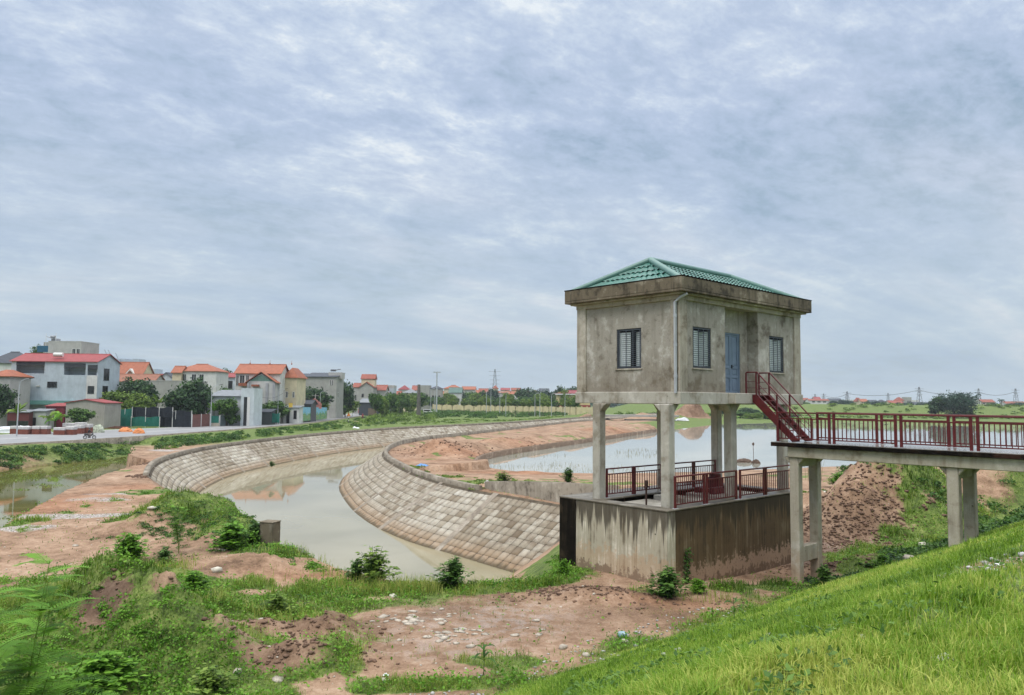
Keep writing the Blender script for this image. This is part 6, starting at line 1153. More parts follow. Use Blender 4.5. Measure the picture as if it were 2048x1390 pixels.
Q = np.column_stack([rg.uniform(60, 130, 160), rg.uniform(300, 325, 160)]); clumps('shore_weeds', 'bright green weeds along the far pond shore', zc(Q), rg.uniform(.5, 1.3, len(Q)), 40, .6, LM['bright'], .4, 47)
Q = np.column_stack([rg.uniform(-560, 820, 420), rg.uniform(700, 1000, 420)]); clumps('far_treeline', 'hazy distant mass of trees along the horizon', zc(Q), rg.uniform(5, 10, len(Q)), 60, 3.2, LM['blue'], .8, 48, 'trees')
# creepers by the bridge, vine heap
def creeper(name, label, items, mat, n, R, ls, seed, flat=.6, nl=60):
    rg = np.random.default_rng(seed); Q = []
    for (px, py, z, rx, ry) in items: c = at(px, py, z); Q.append(np.column_stack([c[0]+rg.normal(0, rx, n), c[1]+rg.normal(0, ry, n)]))
    Q = np.vstack(Q); u_, v_ = UV(Q); Q = Q[~((u_ > -1) & (u_ < 8.3) & (v_ < .3) & (v_ > -5)) & ~inpoly(Q[:, 0], Q[:, 1], CANAL)]; return clumps(name, label, zc(Q)+np.array([0, 0, .1]), rg.uniform(R*.6, R*1.4, len(Q)), nl, ls, mat, flat, seed)
creeper('creeper', 'broad leaved creeper over the bank beneath the footbridge', [(1960, 985, 1.8, 1.6, .9), (2040, 970, 2., 2., 1.2), (1985, 1030, 1.2, 1.4, .7), (1880, 1100, .6, 1.1, .4), (1840, 1108, .2, .9, .4), (1790, 965, 2., .9, .7), (1950, 1060, 1.2, 1.2, .4)], LM['mid'], 34, .42, .15, 51)
creeper('dark_creeper', 'dark low creeper in the shade under the footbridge', [(1900, 1085, .8, 1.3, .5), (1960, 1062, 1.2, 1.5, .4), (1660, 1160, -.1, .5, .3)], LM['dark'], 30, .35, .12, 52)
creeper('vine_cover', 'creeping vine spread over the earth heap by the canal', [(400, 1045, .6, 1.4, 1.), (350, 1060, .3, 1., .6), (480, 1075, .4, 1.2, .8), (520, 1070, .2, .8, .6)], LM['mid'], 60, .3, .085, 53, .4)
creeper('slope_weeds', 'bright bushy weeds along the lip of the canal', [(310, 985, .0, .7, 1.2), (560, 1105, 0, .9, .4), (640, 1135, 0, 1., .3), (760, 1160, 0, 1.2, .35), (880, 1170, 0, 1.1, .3), (1000, 1168, 0, 1.2, .25), (1100, 1140, 0, .4, .6), (1115, 1120, 0, .3, .8)], LM['bright'], 26, .26, .08, 54, .6)
creeper('peninsula_weeds', 'green weeds along the parapet of the bare peninsula', [(990, 965, .2, 3., .7), (1100, 960, .6, 2.5, .7), (880, 950, .1, 1.4, .6), (1640, 965, .8, 1.3, 1.2), (1680, 985, .7, 1.2, 1.0), (830, 936, 0, .8, .6)], LM['light'], 30, .32, .12, 55, .6)
rg = np.random.default_rng(66); cpts = [at(px, py, 0)[:2] for px, py in ((90, 1300), (160, 1340), (60, 1240), (240, 1330), (130, 1380), (300, 1350), (20, 1360), (200, 1215), (330, 1200), (250, 1370))]
Q = np.vstack([c+rg.normal(0, (1.0, .7), (34, 2)) for c in cpts]); clumps('mound_weeds', 'leafy weeds piled over the mounds below the photographer', zc(Q)+np.array([0, 0, .05]), rg.uniform(.15, .42, len(Q)), 70, .07, LM['bright'], .8, 67)
# ---------------------------------------------------------------- bushes one can point to
def sprig_bush(key, mat, seed, nst=26, nl=17, ls=.13):
    rg = np.random.default_rng(seed); t = thing('bush', 'leafy plant of kind '+key, 'bush'); b = MB(); P, D, T = [], [], []
    for k in range(nst):
        a = rg.uniform(0, 6.28); s = rg.uniform(.05, .52)*(1 if k % 3 else .4); hh = (.95-.55*(s/.52)**1.6)*rg.uniform(.75, 1.08); q = np.linspace(0, 1, 6); pts = [np.array([math.cos(a)*s*f**1.3, math.sin(a)*s*f**1.3, hh*f-.02]) for f in q]; b.tube(pts, [.012*(1-.75*f) for f in q], 5); tn = rg.normal(.5, .16)
        for j in range(nl):
            f = rg.uniform(.28, 1.02); p = np.array([np.interp(f, q, [w_[i] for w_ in pts]) for i in range(3)]); al = rg.uniform(0, 6.28); o_ = np.array([math.cos(al), math.sin(al), rg.uniform(-.2, .5)]); P.append(p+o_*ls*.62); D.append(o_); T.append(np.clip(tn+rg.normal(0, .15)+.25*(f-.6), 0, 1))
    P, D = np.array(P), np.array(D); D /= np.linalg.norm(D, axis=1)[:, None]; up = rg.normal(0, .35, (len(P), 3)); up[:, 2] += 1; w = np.cross(D, up); w /= np.linalg.norm(w, axis=1)[:, None]; s = (ls*rg.uniform(.6, 1.25, len(P)))[:, None]; dr_ = np.array([0, 0, -.18])*s
    V = np.stack([P-D*s*.5, P+w*s*.27, P+D*s*.5+dr_, P-w*s*.27], 1).reshape(-1, 3); mesh_np('foliage', V, [np.arange(4*len(P)).reshape(-1, 4)], LM[mat], t, tone=np.repeat(np.array(T), 4)); b.build('stem', LM['mid'], t); PROTO[key] = t
sprig_bush('nb1', 'bright', 91, 64, 22, .12); sprig_bush('nb2', 'mid', 92, 50, 20, .13); sprig_bush('nb3', 'light', 93, 40, 17, .14)
for k, lab, px, py, h, w in (('nb1', 'round bright green bush beside the dirt path', 255, 1128, .95, 1.25), ('nb1', 'light leafy bush on the slope below the round bush', 385, 1195, .7, 1.1), ('nb3', 'tall leafy shrub on the canal lip with pale leaves', 748, 1168, 1.05, 1.0), ('nb2', 'smaller twin stemmed shrub left of the pale leaved one', 712, 1165, .7, .9), ('nb2', 'dark green shrub leaning over the canal edge', 905, 1172, .78, 1.1), ('nb2', 'bushy plant at the lit corner of the gate well', 1335, 1193, .75, 1.25), ('nb1', 'small fresh plant at the foot of the black gate slot', 1128, 1150, .5, .8),
  ('nb2', 'dusty weed bush at the foot of the bridge column', 1650, 1172, .62, 1.0), ('nb1', 'leafy weed on the mound shoulder above the grass hump', 300, 1180, .55, 1.2), ('nb3', 'yellowish straw weed standing in the mud', 555, 1228, .55, 1.2), ('nb3', 'pale leafed young plant beside the straw weed', 590, 1248, .42, .7), ('nb2', 'clump of weeds on the vine covered heap', 330, 1060, .6, 1.1), ('nb1', 'bush on the canal side of the vine covered heap', 465, 1062, .9, 1.4), ('nb2', 'bush against the concrete stub wall', 508, 1086, .7, 1.2), ('nb3', 'round bush on the peninsula behind the parapet', 1005, 972, .9, 1.3), ('nb2', 'dark small bush on the peninsula near the retaining wall end', 1136, 966, .95, .9),
  ('nb1', 'low green bush at the toe of the dike slope', 1395, 1185, .4, 1.3), ('nb2', 'bush behind the second bridge column', 1700, 962, 1.1, 1.5), ('nb1', 'bright bush on the flank of the clod heap', 1680, 975, .9, 1.4), ('nb1', 'fresh bush on the grass beside the pier foot', 1765, 1135, .45, 1.2), ('nb3', 'bushy tuft at the foot of the grass hump', 420, 1350, .55, 1.3), ('nb1', 'leafy bush at the lower edge of the grass hump', 200, 1385, .7, 1.5)):
    c = at(px, py, 0); z = gz_(c[0], c[1])
    for _ in range(3): c = at(px, py, z); z = gz_(c[0], c[1])
    place(k, lab, (c[0], c[1], z-.06), h*1.3, w*1.25)
# climbing vine on the front wall of the gate well
rg = np.random.default_rng(3); n = 260; P = np.column_stack([rg.normal(.25, .10, n), rg.uniform(-.11, -.03, n), rg.uniform(0, 1.15, n)]); V, Fq = leaf_quads(P, .085, rg, .7); o = mesh_np('climbing_vine', V, [Fq], LM['mid'], tone=np.repeat(rg.uniform(0, .8, n), 4)); o.location = HOME; o.rotation_euler = (0, 0, YAW); tag(o, 'narrow vine climbing the brown front of the gate well', 'vine')
# feathery shrub close to the camera, lower corner
def feather(label, px, D, zt, nst, seed, spread=.6, ls=1.):
    rg = np.random.default_rng(seed); c = dep(px, 1300, D); z0 = gz_(c[0], D); t = thing('feathery_shrub', label, 'shrub', (c[0], D, z0)); H = zt-z0; st = MB(); LV, LF, LT = [], [], []; base = 0
    for k in range(nst):
        a = rg.uniform(0, 6.28); s = rg.uniform(.2, spread); hh = H*rg.uniform(.6, 1.); pts = [np.array([0, 0, 0.])+np.array([math.cos(a)*s*q**1.5, math.sin(a)*s*q**1.5, hh*q]) for q in np.linspace(0, 1, 7)]; st.tube(pts, [.012*(1-.7*q) for q in np.linspace(0, 1, 7)], 5)
        for j in range(30):
            q = rg.uniform(.35, 1.); p = np.array([np.interp(q, np.linspace(0, 1, 7), [w_[i] for w_ in pts]) for i in range(3)]); b_ = rg.uniform(0, 6.28); L = rg.uniform(.2, .42)*ls; d = np.array([math.cos(b_), math.sin(b_), rg.uniform(-.1, .5)]); d /= np.linalg.norm(d); w = np.cross(d, (0, 0, 1.)); w /= np.linalg.norm(w); st.tube([p, p+d*L*.6+(0, 0, .01), p+d*L-(0, 0, .03*L*3)], [.003, .0025, .001], 4)
            tn = rg.uniform(.2, .95)
            for m in range(16):
                f = (m+1)/16; o_ = p+d*L*f-np.array([0, 0, .09*L*f*f*3])
                for sg in (-1, 1):
                    l = .075*ls*(1-.5*f)*rg.uniform(.8, 1.2); e = o_+w*sg*l+d*l*.45; hw = d*.011*ls
                    LV += [o_-hw*.6, o_+hw*.6, e+hw*.4, e-hw*.4]; LT += [tn]*4; LF.append((base, base+1, base+2, base+3)); base += 4
    st.build('stem', LM['light'], t); mesh_np('leaves', np.array(LV), [np.array(LF)], LM['bright'], t, tone=np.array(LT)); return t
feather('tall feathery shrub with fine green leaflets at the frame corner', 25, 7.6, 4.3, 11, 5, .85, 1.25); feather('shorter feathery shrub beside the tall one in the corner', 105, 8.4, 3.2, 8, 6, .7, 1.2)
feather('wispy feathery weed rising from the vine covered heap', 350, 29.5, 2.0, 4, 7, .35)
def seedling(label, px, py, h, nl, mat, seed):
    rg = np.random.default_rng(seed); c = at(px, py, 0); z = gz_(c[0], c[1])
    for _ in range(4): c = at(px, py, z); z = gz_(c[0], c[1])
    t = thing('seedling', label, 'seedling', (c[0], c[1], z)); b = MB(); b.tube([(0, 0, -.05), (.01, 0, h*.5), (0, .01, h)], [.012, .009, .005], 6); b.build('stem', LM['mid'], t); b = MB()
    for k in range(nl): a = 2*math.pi*k/nl+rg.uniform(-.4, .4); frond_mesh(b, (0, 0, h*rg.uniform(.45, 1.)), a, h*rg.uniform(.5, .85), h*.10, .55, .55)
    b.build('leaves', LM[mat], t)
seedling('lone seedling with drooping narrow leaves at the edge of the mud', 967, 1352, .62, 10, 'mid', 1); seedling('spindly weed with a pale flower stalk on the grass slope edge', 1468, 1262, .5, 7, 'mid', 2); seedling('leafy seedling standing on the slope by the dry stalk', 1425, 1235, .3, 8, 'bright', 3); seedling('thin dark weed beside the clod strip under the bridge', 1780, 1140, .5, 6, 'dark', 4); seedling('small upright weed in the muddy flat by the straw weed', 607, 1225, .45, 8, 'mid', 5)
# ---------------------------------------------------------------- stones, clods, litter
STONE = simple('pale_stone', (.42, .37, .31), .9, .25, 6., bmp=.5, bsc=25.); CLOD = simple('earth_clod', (.16, .098, .068), .95, .35, 5., bmp=.6, bsc=30.)
def rock_template(rg):
    import bmesh as bm_; b = bm_.new(); bm_.ops.create_icosphere(b, subdivisions=1, radius=1.); V = np.array([v.co[:] for v in b.verts]); Fc = np.array([[v.index for v in f.verts] for f in b.faces]); b.free(); return V*(1+rg.normal(0, .18, (len(V), 1)))*np.array([1, .8, .55]), Fc
def rocks(name, label, X, size, mat, seed, flat=1., cat='stones'):
    rg = np.random.default_rng(seed); V0, F0 = rock_template(rg); n = len(X); a = rg.uniform(0, 6.28, n); c, s = np.cos(a), np.sin(a); T = V0[None]*(size[:, None, None])*np.array([1, 1, flat])*(1+rg.normal(0, .12, (n, len(V0), 1))); R = np.stack([T[..., 0]*c[:, None]-T[..., 1]*s[:, None], T[..., 0]*s[:, None]+T[..., 1]*c[:, None], T[..., 2]], -1)+X[:, None]
    o = mesh_np(name, R.reshape(-1, 3), [(F0[None]+(np.arange(n)*len(V0))[:, None, None]).reshape(-1, 3)], mat); return tag(o, label, cat, kind='stuff')
x, y = scatter(9000, 13, 50, -42, 32, 1.2); u, v = UV(np.stack([x, y], 1)); fl_ = fields(x, y); k = (GR.random(len(x)) < (1-fl_[0])*(1-fl_[1])*.2+fl_[2]*.6) & (v < 2.6) & ~inpoly(x, y, CANAL) & ~inpoly(x, y, LPOND) & ~((u > -1) & (u < 8.3) & (v < .1) & (v > -5)); x, y = x[k], y[k]
rocks('pebbles', 'scattered pale pebbles and rubble on the mud', np.column_stack([x, y, ground(x, y)+.005]), np.abs(GR.normal(.016, .018, len(x)))+.007, STONE, 1)
x, y = scatter(9000, 3.5, 24, -10, 42, 1.3); u, v = UV(np.stack([x, y], 1)); g0 = fields(x, y)[0]; k = (v > 2.) & (v < 13) & (GR.random(len(x)) < (1-g0)*.8+.012); x, y = x[k], y[k]; rocks('gravel_specks', 'grey gravel showing through the dike grass', np.column_stack([x, y, ground(x, y)+.012]), np.abs(GR.normal(.022, .014, len(x)))+.01, simple('grey_gravel', (.40, .39, .38), .9, .3, 8.), 2)
CP = []
for px, py, z, rx, ry, n in ((1745, 1052, 1, 2.6, 1.9, 1700), (1850, 1045, 1, 2.2, 1.6, 1000), (1690, 1058, .8, 1.6, 1.2, 400), (1720, 1120, .1, 2., .6, 500), (1190, 1192, 0, 1.4, .35, 420), (1090, 1180, 0, .8, .3, 120), (215, 1275, .3, .7, .4, 160), (500, 1265, 0, 1.2, .4, 200), (600, 1270, 0, 1.2, .4, 160), (560, 1330, 0, 1.1, .5, 200), (640, 1330, 0, .8, .4, 120), (310, 925, 0, .8, 1., 90), (290, 952, 0, .8, .9, 60), (960, 892, 1, 8, 3.2, 500), (1100, 876, 1, 12, 4, 400), (1450, 1215, 0, 2., .5, 160)):
    c = at(px, py, z*.4); CP.append(np.column_stack([c[0]+GR.normal(0, rx, n), c[1]+GR.normal(0, ry, n)]))
CP = np.vstack(CP); u, v = UV(CP); CP = CP[~((u > -1) & (u < 8.3) & (v < .1) & (v > -5)) & ~inpoly(CP[:, 0], CP[:, 1], CANAL)]; CP = CP[(GR.random(len(CP)) > fields(CP[:, 0], CP[:, 1])[0]*.93) & (UV(CP)[1] < 3.2)]; d_ = np.hypot(CP[:, 0], CP[:, 1])
rocks('earth_clods', 'brown earth clods heaped under the bridge and along the mud', np.column_stack([CP, ground(CP[:, 0], CP[:, 1])+.01]), (np.abs(GR.normal(.036, .04, len(CP)))+.012)*np.clip(d_/38, .7, 1.8), CLOD, 3, cat='clods')
c = at(840, 1240, 0); c2 = at(905, 1275, 0); c3 = at(1060, 1268, 0); X = np.vstack([np.column_stack([q[0]+GR.normal(0, .55, n), q[1]+GR.normal(0, .38, n)]) for q, n in ((c, 46), (c2, 36), (c3, 8))]); rocks('wet_flakes', 'flat pale stones shining in the wet mud', np.column_stack([X, ground(X[:, 0], X[:, 1])+.008]), np.abs(GR.normal(.06, .05, len(X)))+.025, STONE, 4, .35)
def rock(label, px, py, w, mat=STONE, seed=0, tall=1., name='stone'):
    rg = np.random.default_rng(seed+100); V0, F0 = rock_template(rg); c = at(px, py, 0); z = gz_(c[0], c[1])
    for _ in range(4): c = at(px, py, z); z = gz_(c[0], c[1])
    o = mesh_np(name, V0*w*np.array([1, 1, tall]), [F0], mat); o.location = (c[0], c[1], z+w*.2*tall); o.rotation_euler = (rg.uniform(-.2, .2), rg.uniform(-.2, .2), rg.uniform(0, 6)); return tag(o, label, 'stone')
PALE = simple('whitish_stone', (.58, .54, .46), .85, .2, 5., bmp=.4, bsc=20.)
for i, (px, py, w, lab, tl) in enumerate(((435, 1142, .17, 'split whitish stone on the bare slope', 1.5), (302, 1065, .24, 'flat whitish stone at the foot of the vine heap', .7), (446, 1100, .2, 'grey slab lying behind the split stone', .4), (787, 1194, .15, 'pale lumpy stone under the canal lip bushes', 1.1), (1125, 1297, .13, 'brownish stone at the edge of the mud flat', 1.2), (1172, 1312, .11, 'grey stone on the grass edge', 1.), (1240, 1318, .08, 'small white stone in the grass edge', .8), (522, 1242, .17, 'grey flat stone on the clod ridge', .6), (475, 1300, .1, 'round brown stone below the grass hump', 1.2), (555, 1360, .16, 'flat grey stone by the lower mounds', .5), (1785, 995, .32, 'pale block on the clod heap', .8), (1850, 1058, .26, 'whitish block at the foot of the clod heap', .9), (1890, 1047, .22, 'grey block beside the second bridge column', 1.), (1645, 993, .3, 'pale leaning slab by the first bridge column', 1.8), (1820, 1030, .35, 'sandy boulder half buried in the clod heap', .6), (770, 1362, .1, 'white crumpled stone among low grass', 1.), (150, 1092, .14, 'small pale stone on the dirt path', .6), (1250, 1285, .12, 'yellowish stone beside the blue jar', 1.))): rock(lab, px, py, w, PALE if i in (0, 1, 3, 10, 11, 13, 15) else STONE, i, tl)
def litter(name, label, cat, px, py, w, col, seed, flat=.5, z0=0.):
    rg = np.random.default_rng(seed); n = 7; V = []; 
    for i in range(n):
        for j in range(n): V.append(((i/(n-1)-.5)*w+rg.normal(0, w*.05), (j/(n-1)-.5)*w*.7+rg.normal(0, w*.05), w*flat*max(0, rg.normal(.25, .22))*(1-((i-3)/3.2)**2)*(1-((j-3)/3.2)**2)+.01))
    b = MB(); b.add(V, [(i*n+j, (i+1)*n+j, (i+1)*n+j+1, i*n+j+1) for i in range(n-1) for j in range(n-1)]); o = b.build(name, simple('litter_plastic_%d' % seed, col, .4, .12, 4., spec=.5), None); c = at(px, py, z0); z = gz_(c[0], c[1])
    for _ in range(4): c = at(px, py, z); z = gz_(c[0], c[1])
    o.location = (c[0], c[1], z+.01); m = o.modifiers.new('thick', 'SOLIDIFY'); m.thickness = .01; m2 = o.modifiers.new('smooth', 'SUBSURF'); m2.levels = 1; m2.render_levels = 1; return tag(o, label, cat)
litter('plastic_sheet', 'crumpled blue plastic sheet on the bare peninsula', 'plastic sheet', 845, 932, 1.05, (.08, .22, .48), 1, .9); litter('plastic_bag', 'white bag dumped beside the far canal reach', 'bag', 1112, 846, 2.2, (.6, .62, .66), 2, .8, .5); litter('plastic_bag', 'bright blue bag dumped next to the white one', 'bag', 1124, 846, 1.8, (.12, .34, .62), 3, .9, .5); litter('plastic_bag', 'white plastic bag lying in the dike grass', 'bag', 1886, 1322, .16, (.7, .71, .74), 4, .8); litter('paper_scrap', 'small white scrap higher up the dike grass', 'litter', 2005, 1166, .12, (.7, .7, .7), 5, .6); litter('plastic_bag', 'white bag caught in the shrubs on the road bank', 'bag', 712, 857, 1.5, (.7, .71, .74), 6, 1.2); litter('plastic_bag', 'small white bag at the parapet of the peninsula', 'bag', 975, 965, .45, (.6, .6, .62), 7, .8); litter('plastic_bag', 'white bag on the near mud beside low grass', 'bag', 772, 1352, .14, (.66, .66, .68), 8, 1.); litter('cement_sacks', 'white sacks dumped at the foot of the far earth heap', 'sacks', 1364, 842, 4.5, (.55, .56, .58), 9, .9, -.6)
t = None; c = at(1238, 1274, 0); b = MB(); b.lathe([(.07, 0), (.085, .01), (.085, .15), (.06, .19), (.055, .21)], 16, (0, 0, 0)); o = b.build('plastic_jar', simple('blue_grey_plastic', (.22, .33, .38), .25, .1, 5., spec=.6), None, smooth=True); o.location = (c[0], c[1], gz_(c[0], c[1])+.07); o.rotation_euler = (1.35, .2, .9); tag(o, 'pale blue plastic jar lying on its side in the mud', 'jar')
MUD = simple('dark_mud', (.11, .07, .05), .7, .3, 3.)
for i, (x, y, w, lab) in enumerate(((1487, 925, 1.9, 'dark mud islet in the pond behind the sluice pillars'), (1512, 927, 1.0, 'smaller mud islet beside the larger one'))): c = at(x, y, ZPOND); heap('mud_islet', lab, 'mud islet', 0, 0, 0, w, w*.5, .5, MUD, i+3, loc=(c[0], c[1], ZPOND))
c = at(1507, 930, ZPOND); b = MB(); b.tube([(0, 0, -.5), (.02, 0, 1.2), (-.02, 0, 2.3)], .03, 6); b.lathe([(.02, 2.2), (.13, 2.3), (.12, 2.5), (.02, 2.6)], 8); o = b.build('wooden_stake', MUD, None); o.location = (c[0], c[1], ZPOND); tag(o, 'thin stake standing in the pond by the smaller mud islet', 'stake')
x = GR.uniform(-6, 22, 5200); y = GR.uniform(74, 175, 5200); k = inpoly(x, y, RPOND) & (fbm(x, y, .10, 3, 99) > .54); x, y = x[k], y[k]; blades('pond_sedge', 'sparse sedge stems poking through the pond', np.column_stack([x, y, np.full(len(x), ZPOND)]), GR.uniform(.1, .45, len(x)), np.full(len(x), .03), GR.uniform(0, .6, len(x)), LM['straw'], .5)
for px, D, h, n_, lab, sd in ((1630, 60, 1.7, 26, 'dry thin stalks above the pond shore by the bridge column', 1),):
    c = dep(px, 930, D); rg = np.random.default_rng(sd); b = MB(); z = gz_(c[0], D)
    for _ in range(n_): a, s = rg.uniform(0, 6.28), rg.uniform(.1, .6); o_ = rg.normal(0, .5, 2); b.tube([(o_[0], o_[1], 0), (o_[0]+s*.4*math.cos(a), o_[1]+s*.4*math.sin(a), h*.6), (o_[0]+s*math.cos(a), o_[1]+s*math.sin(a), h*rg.uniform(.8, 1.2))], [.012, .01, .006], 4)
    o = b.build('dry_stalks', LM['straw'], None); o.location = (c[0], D, z); tag(o, lab, 'stalks', kind='stuff')
# ================================================================ riders, motorbikes, lorry, culvert
RUB = simple('tyre_rubber', (.02, .02, .02), .8, .1); CHR = simple('bike_metal', (.25, .25, .26), .35, .1, metal=.7); BPL = simple('black_bike_plastic', (.02, .022, .028), .35, .1, spec=.5); RPL = simple('red_bike_plastic', (.35, .02, .03), .35, .1, spec=.5)
def torus(b, c, R, r, n=20, m=6): b.tube([(c[0]+R*math.cos(a), c[1], c[2]+R*math.sin(a)) for a in np.linspace(0, 2*math.pi, n+1)], r, m, False)
def motorbike(label, loc, rz, body):
    t = thing('motorbike', label, 'motorbike', loc, rz)
    for x in (-.62, .62):
        b = MB(); torus(b, (x, 0, .29), .25, .045); w = b.build('wheel', RUB, t); b = MB(); torus(b, (x, 0, .29), .19, .015); [b.bar((x, 0, .29), (x+.19*math.cos(a), 0, .29+.19*math.sin(a)), .012) for a in np.linspace(0, 5.6, 9)]; b.build('rim', CHR, w)
    b = MB(); b.tube([(-.75, 0, .72), (-.35, 0, .66), (0, 0, .5), (.3, 0, .62), (.42, 0, .85)], [.09, .12, .13, .1, .08], 8); b.tube([(-.2, 0, .3), (.15, 0, .3)], .13, 8); b.tube([(.62, 0, .3), (.5, 0, .62), (.4, 0, .92)], .035, 6); b.tube([(-.62, -.1, .29), (-.1, -.08, .38)], .03, 6); b.build('body', body, t, smooth=True)
    b = MB(); b.tube([(-.72, 0, .8), (-.3, 0, .78), (.0, 0, .74)], [.08, .13, .1], 8); b.build('seat', BPL, t, smooth=True); b = MB(); b.tube([(.3, -.32, 1.02), (.38, -.1, .98), (.38, .1, .98), (.3, .32, 1.02)], .018, 6); b.build('handlebar', BPL, t); b = MB(); b.lathe([(.03, 0), (.08, .02), (.08, .1), (.03, .13)], 10, (.45, 0, .85)); b.build('headlight', CHR, t)
    b = MB(); b.bar((-.8, 0, .35), (-.6, 0, .62), .05, .12); b.build('mudguard', body, t); return t
def figure(label, loc, rz, cloth, legc, helm, sc=1.):
    J = {'pel': (-.2, 0, .86, .15), 'wai': (-.18, 0, 1.02, .135), 'che': (-.12, 0, 1.24, .155), 'nec': (-.07, 0, 1.43, .06), 'hed': (-.04, 0, 1.56, .095), 'top': (-.05, 0, 1.66, .07)}
    E = [('pel', 'wai'), ('wai', 'che'), ('che', 'nec'), ('nec', 'hed'), ('hed', 'top')]
    for s, q in ((-1, 'r'), (1, 'l')):
        J.update({'hip'+q: (-.16, s*.10, .82, .1), 'kne'+q: (.2, s*.2, .72, .065), 'ank'+q: (.02, s*.2, .36, .045), 'toe'+q: (.16, s*.21, .30, .04), 'sho'+q: (-.1, s*.19, 1.36, .065), 'elb'+q: (.05, s*.31, 1.14, .045), 'wri'+q: (.26, s*.31, 1.06, .034), 'han'+q: (.33, s*.31, 1.04, .036)})
        E += [('pel', 'hip'+q), ('hip'+q, 'kne'+q), ('kne'+q, 'ank'+q), ('ank'+q, 'toe'+q), ('che', 'sho'+q), ('sho'+q, 'elb'+q), ('elb'+q, 'wri'+q), ('wri'+q, 'han'+q)]
    ks = list(J); me = bpy.data.meshes.new('person'); me.from_pydata([J[k][:3] for k in ks], [(ks.index(a), ks.index(c)) for a, c in E], []); o = bpy.data.objects.new('person', me); COL.objects.link(o)
    m = o.modifiers.new('skin', 'SKIN'); 
    for i, k in enumerate(ks): sv = me.skin_vertices[0].data[i]; sv.radius = (J[k][3],)*2; sv.use_root = k == 'pel'
    o.modifiers.new('sub', 'SUBSURF').render_levels = 2
    mt, nt, b = newmat('skin_and_clothes'); z = N(nt, 'ShaderNodeSeparateXYZ', i_0=ocoord(nt)).outputs[2]; nt.links.new(ramp(nt, mth(nt, 'DIVIDE', z, 2.), [(.0, legc), (.449, legc), (.452, cloth), (.709, cloth), (.712, (.36, .21, .14))], 'CONSTANT'), b.inputs['Base Color']); me.materials.append(mt)
    o.location = loc; o.rotation_euler = (0, 0, rz); tag(o, label, 'person')
    b = MB(); b.lathe([(.135, -.02), (.15, .05), (.13, .13), (.07, .19), (.01, .2)], 14, (-.05, 0, 1.56)); b.build('helmet', simple('helmet_%d' % int(loc[1]), helm, .3, .05, spec=.5), o, smooth=True); return o
ZR = ZROAD+.034; rdir = lambda x, y: math.atan2(*(at(x+40, y-3.2, ZROAD)-at(x, y, ZROAD))[1::-1])
c = at(179, 878.5, ZROAD); q = .35; motorbike('black motorbike ridden along the road past the brick stacks', (c[0], c[1], ZR), q, BPL); figure('person in dark clothes riding the black motorbike', (c[0], c[1], ZR), q, (.025, .025, .03), (.16, .13, .12), (.05, .05, .055))
c = at(725, 838, ZROAD); q = -1.9; motorbike('red motorbike coming toward the camera near the lorry', (c[0], c[1], ZR), q, RPL); figure('person in red riding the oncoming red motorbike', (c[0], c[1], ZR), q, (.42, .04, .05), (.05, .05, .07), (.4, .05, .05))
c = at(590, 845, ZROAD); motorbike('dark motorbike parked before the kiosk, the closer one', (c[0], c[1]-.3, ZR), .1, BPL); motorbike('dark motorbike parked by the painted wall, behind the closer one', (c[0]+1.1, c[1]+.6, ZR), .25, BPL)
c = at(726, 829, ZROAD); t = thing('lorry', 'crimson lorry with a pale roof parked beside the dark metal shed', 'lorry', (c[0], c[1], ZR), -.25); w = 4.4; REDL = simple('crimson_lorry_paint', (.36, .015, .045), .35, .1, spec=.5)
MB().box(-w/2, w/2, 0, 2.2, .5, 2.3).build('body', REDL, t, bevel=.08); MB().box(-.2, w/2, .05, 2.15, 2.31, 3.5).build('cab', REDL, t, bevel=.12); MB().box(-.1, w/2-.1, -.02, .03, 2.45, 3.2).build('window', GLASS, t); MB().box(-.3, w/2+.1, -.05, 2.25, 3.5, 3.75).build('roof', plaster((.6, .35, .38)), t)
for x in (-1.4, 1.4): b = MB(); b.tube([(x, -.05, .5), (x, .3, .5)], .5, 16); wl_ = b.build('wheel', RUB, t); b = MB(); b.tube([(x, -.07, .5), (x, -.04, .5)], .26, 12); b.build('rim', CHR, wl_)
def van(label, x, y, D, col, rz):
    D = D or at(x, y, ZROAD)[1]; c = dep(x, y, D); t = thing('van', label, 'van', (c[0], D, ZR), rz); m = plaster(col); M4 = Matrix(((1, 0, 0, 0), (0, 0, 1, -.85), (0, 1, 0, 0), (0, 0, 0, 1)))
    MB().prism([(-2.2, .35), (2.2, .35), (2.25, 1.), (1.5, 1.25), (1.0, 1.95), (-2.1, 2.0)], 0, 1.7, M4).build('body', m, t, bevel=.06); MB().prism([(-1.8, 1.2), (1.25, 1.2), (.85, 1.8), (-1.8, 1.85)], -.02, 1.72, M4).build('window', GLASS, t)
    for sx in (-1.4, 1.4):
        for sy in (-.86, .6): b = MB(); b.tube([(sx, sy, .34), (sx, sy+.25, .34)], .34, 14); b.build('wheel', RUB, t)
van('white van parked beyond the lattice pole at the cream wall', 856, 816, 350, (.66, .66, .68), .1); van('white van driving far up the road toward the horizon', 805, 811, None, (.6, .6, .6), -1.5)
for i, (x, y) in enumerate(((798, 814.6), (802, 813))): c = at(x, y, ZROAD); motorbike('distant motorbike on the far road, %s from the bend' % ORD[i], (c[0], c[1], ZR), -1.7, RPL); figure('distant rider in orange on the far road, %s from the bend' % ORD[i], (c[0], c[1], ZR), -1.7, (.5, .2, .05), (.05, .05, .06), (.4, .3, .1))

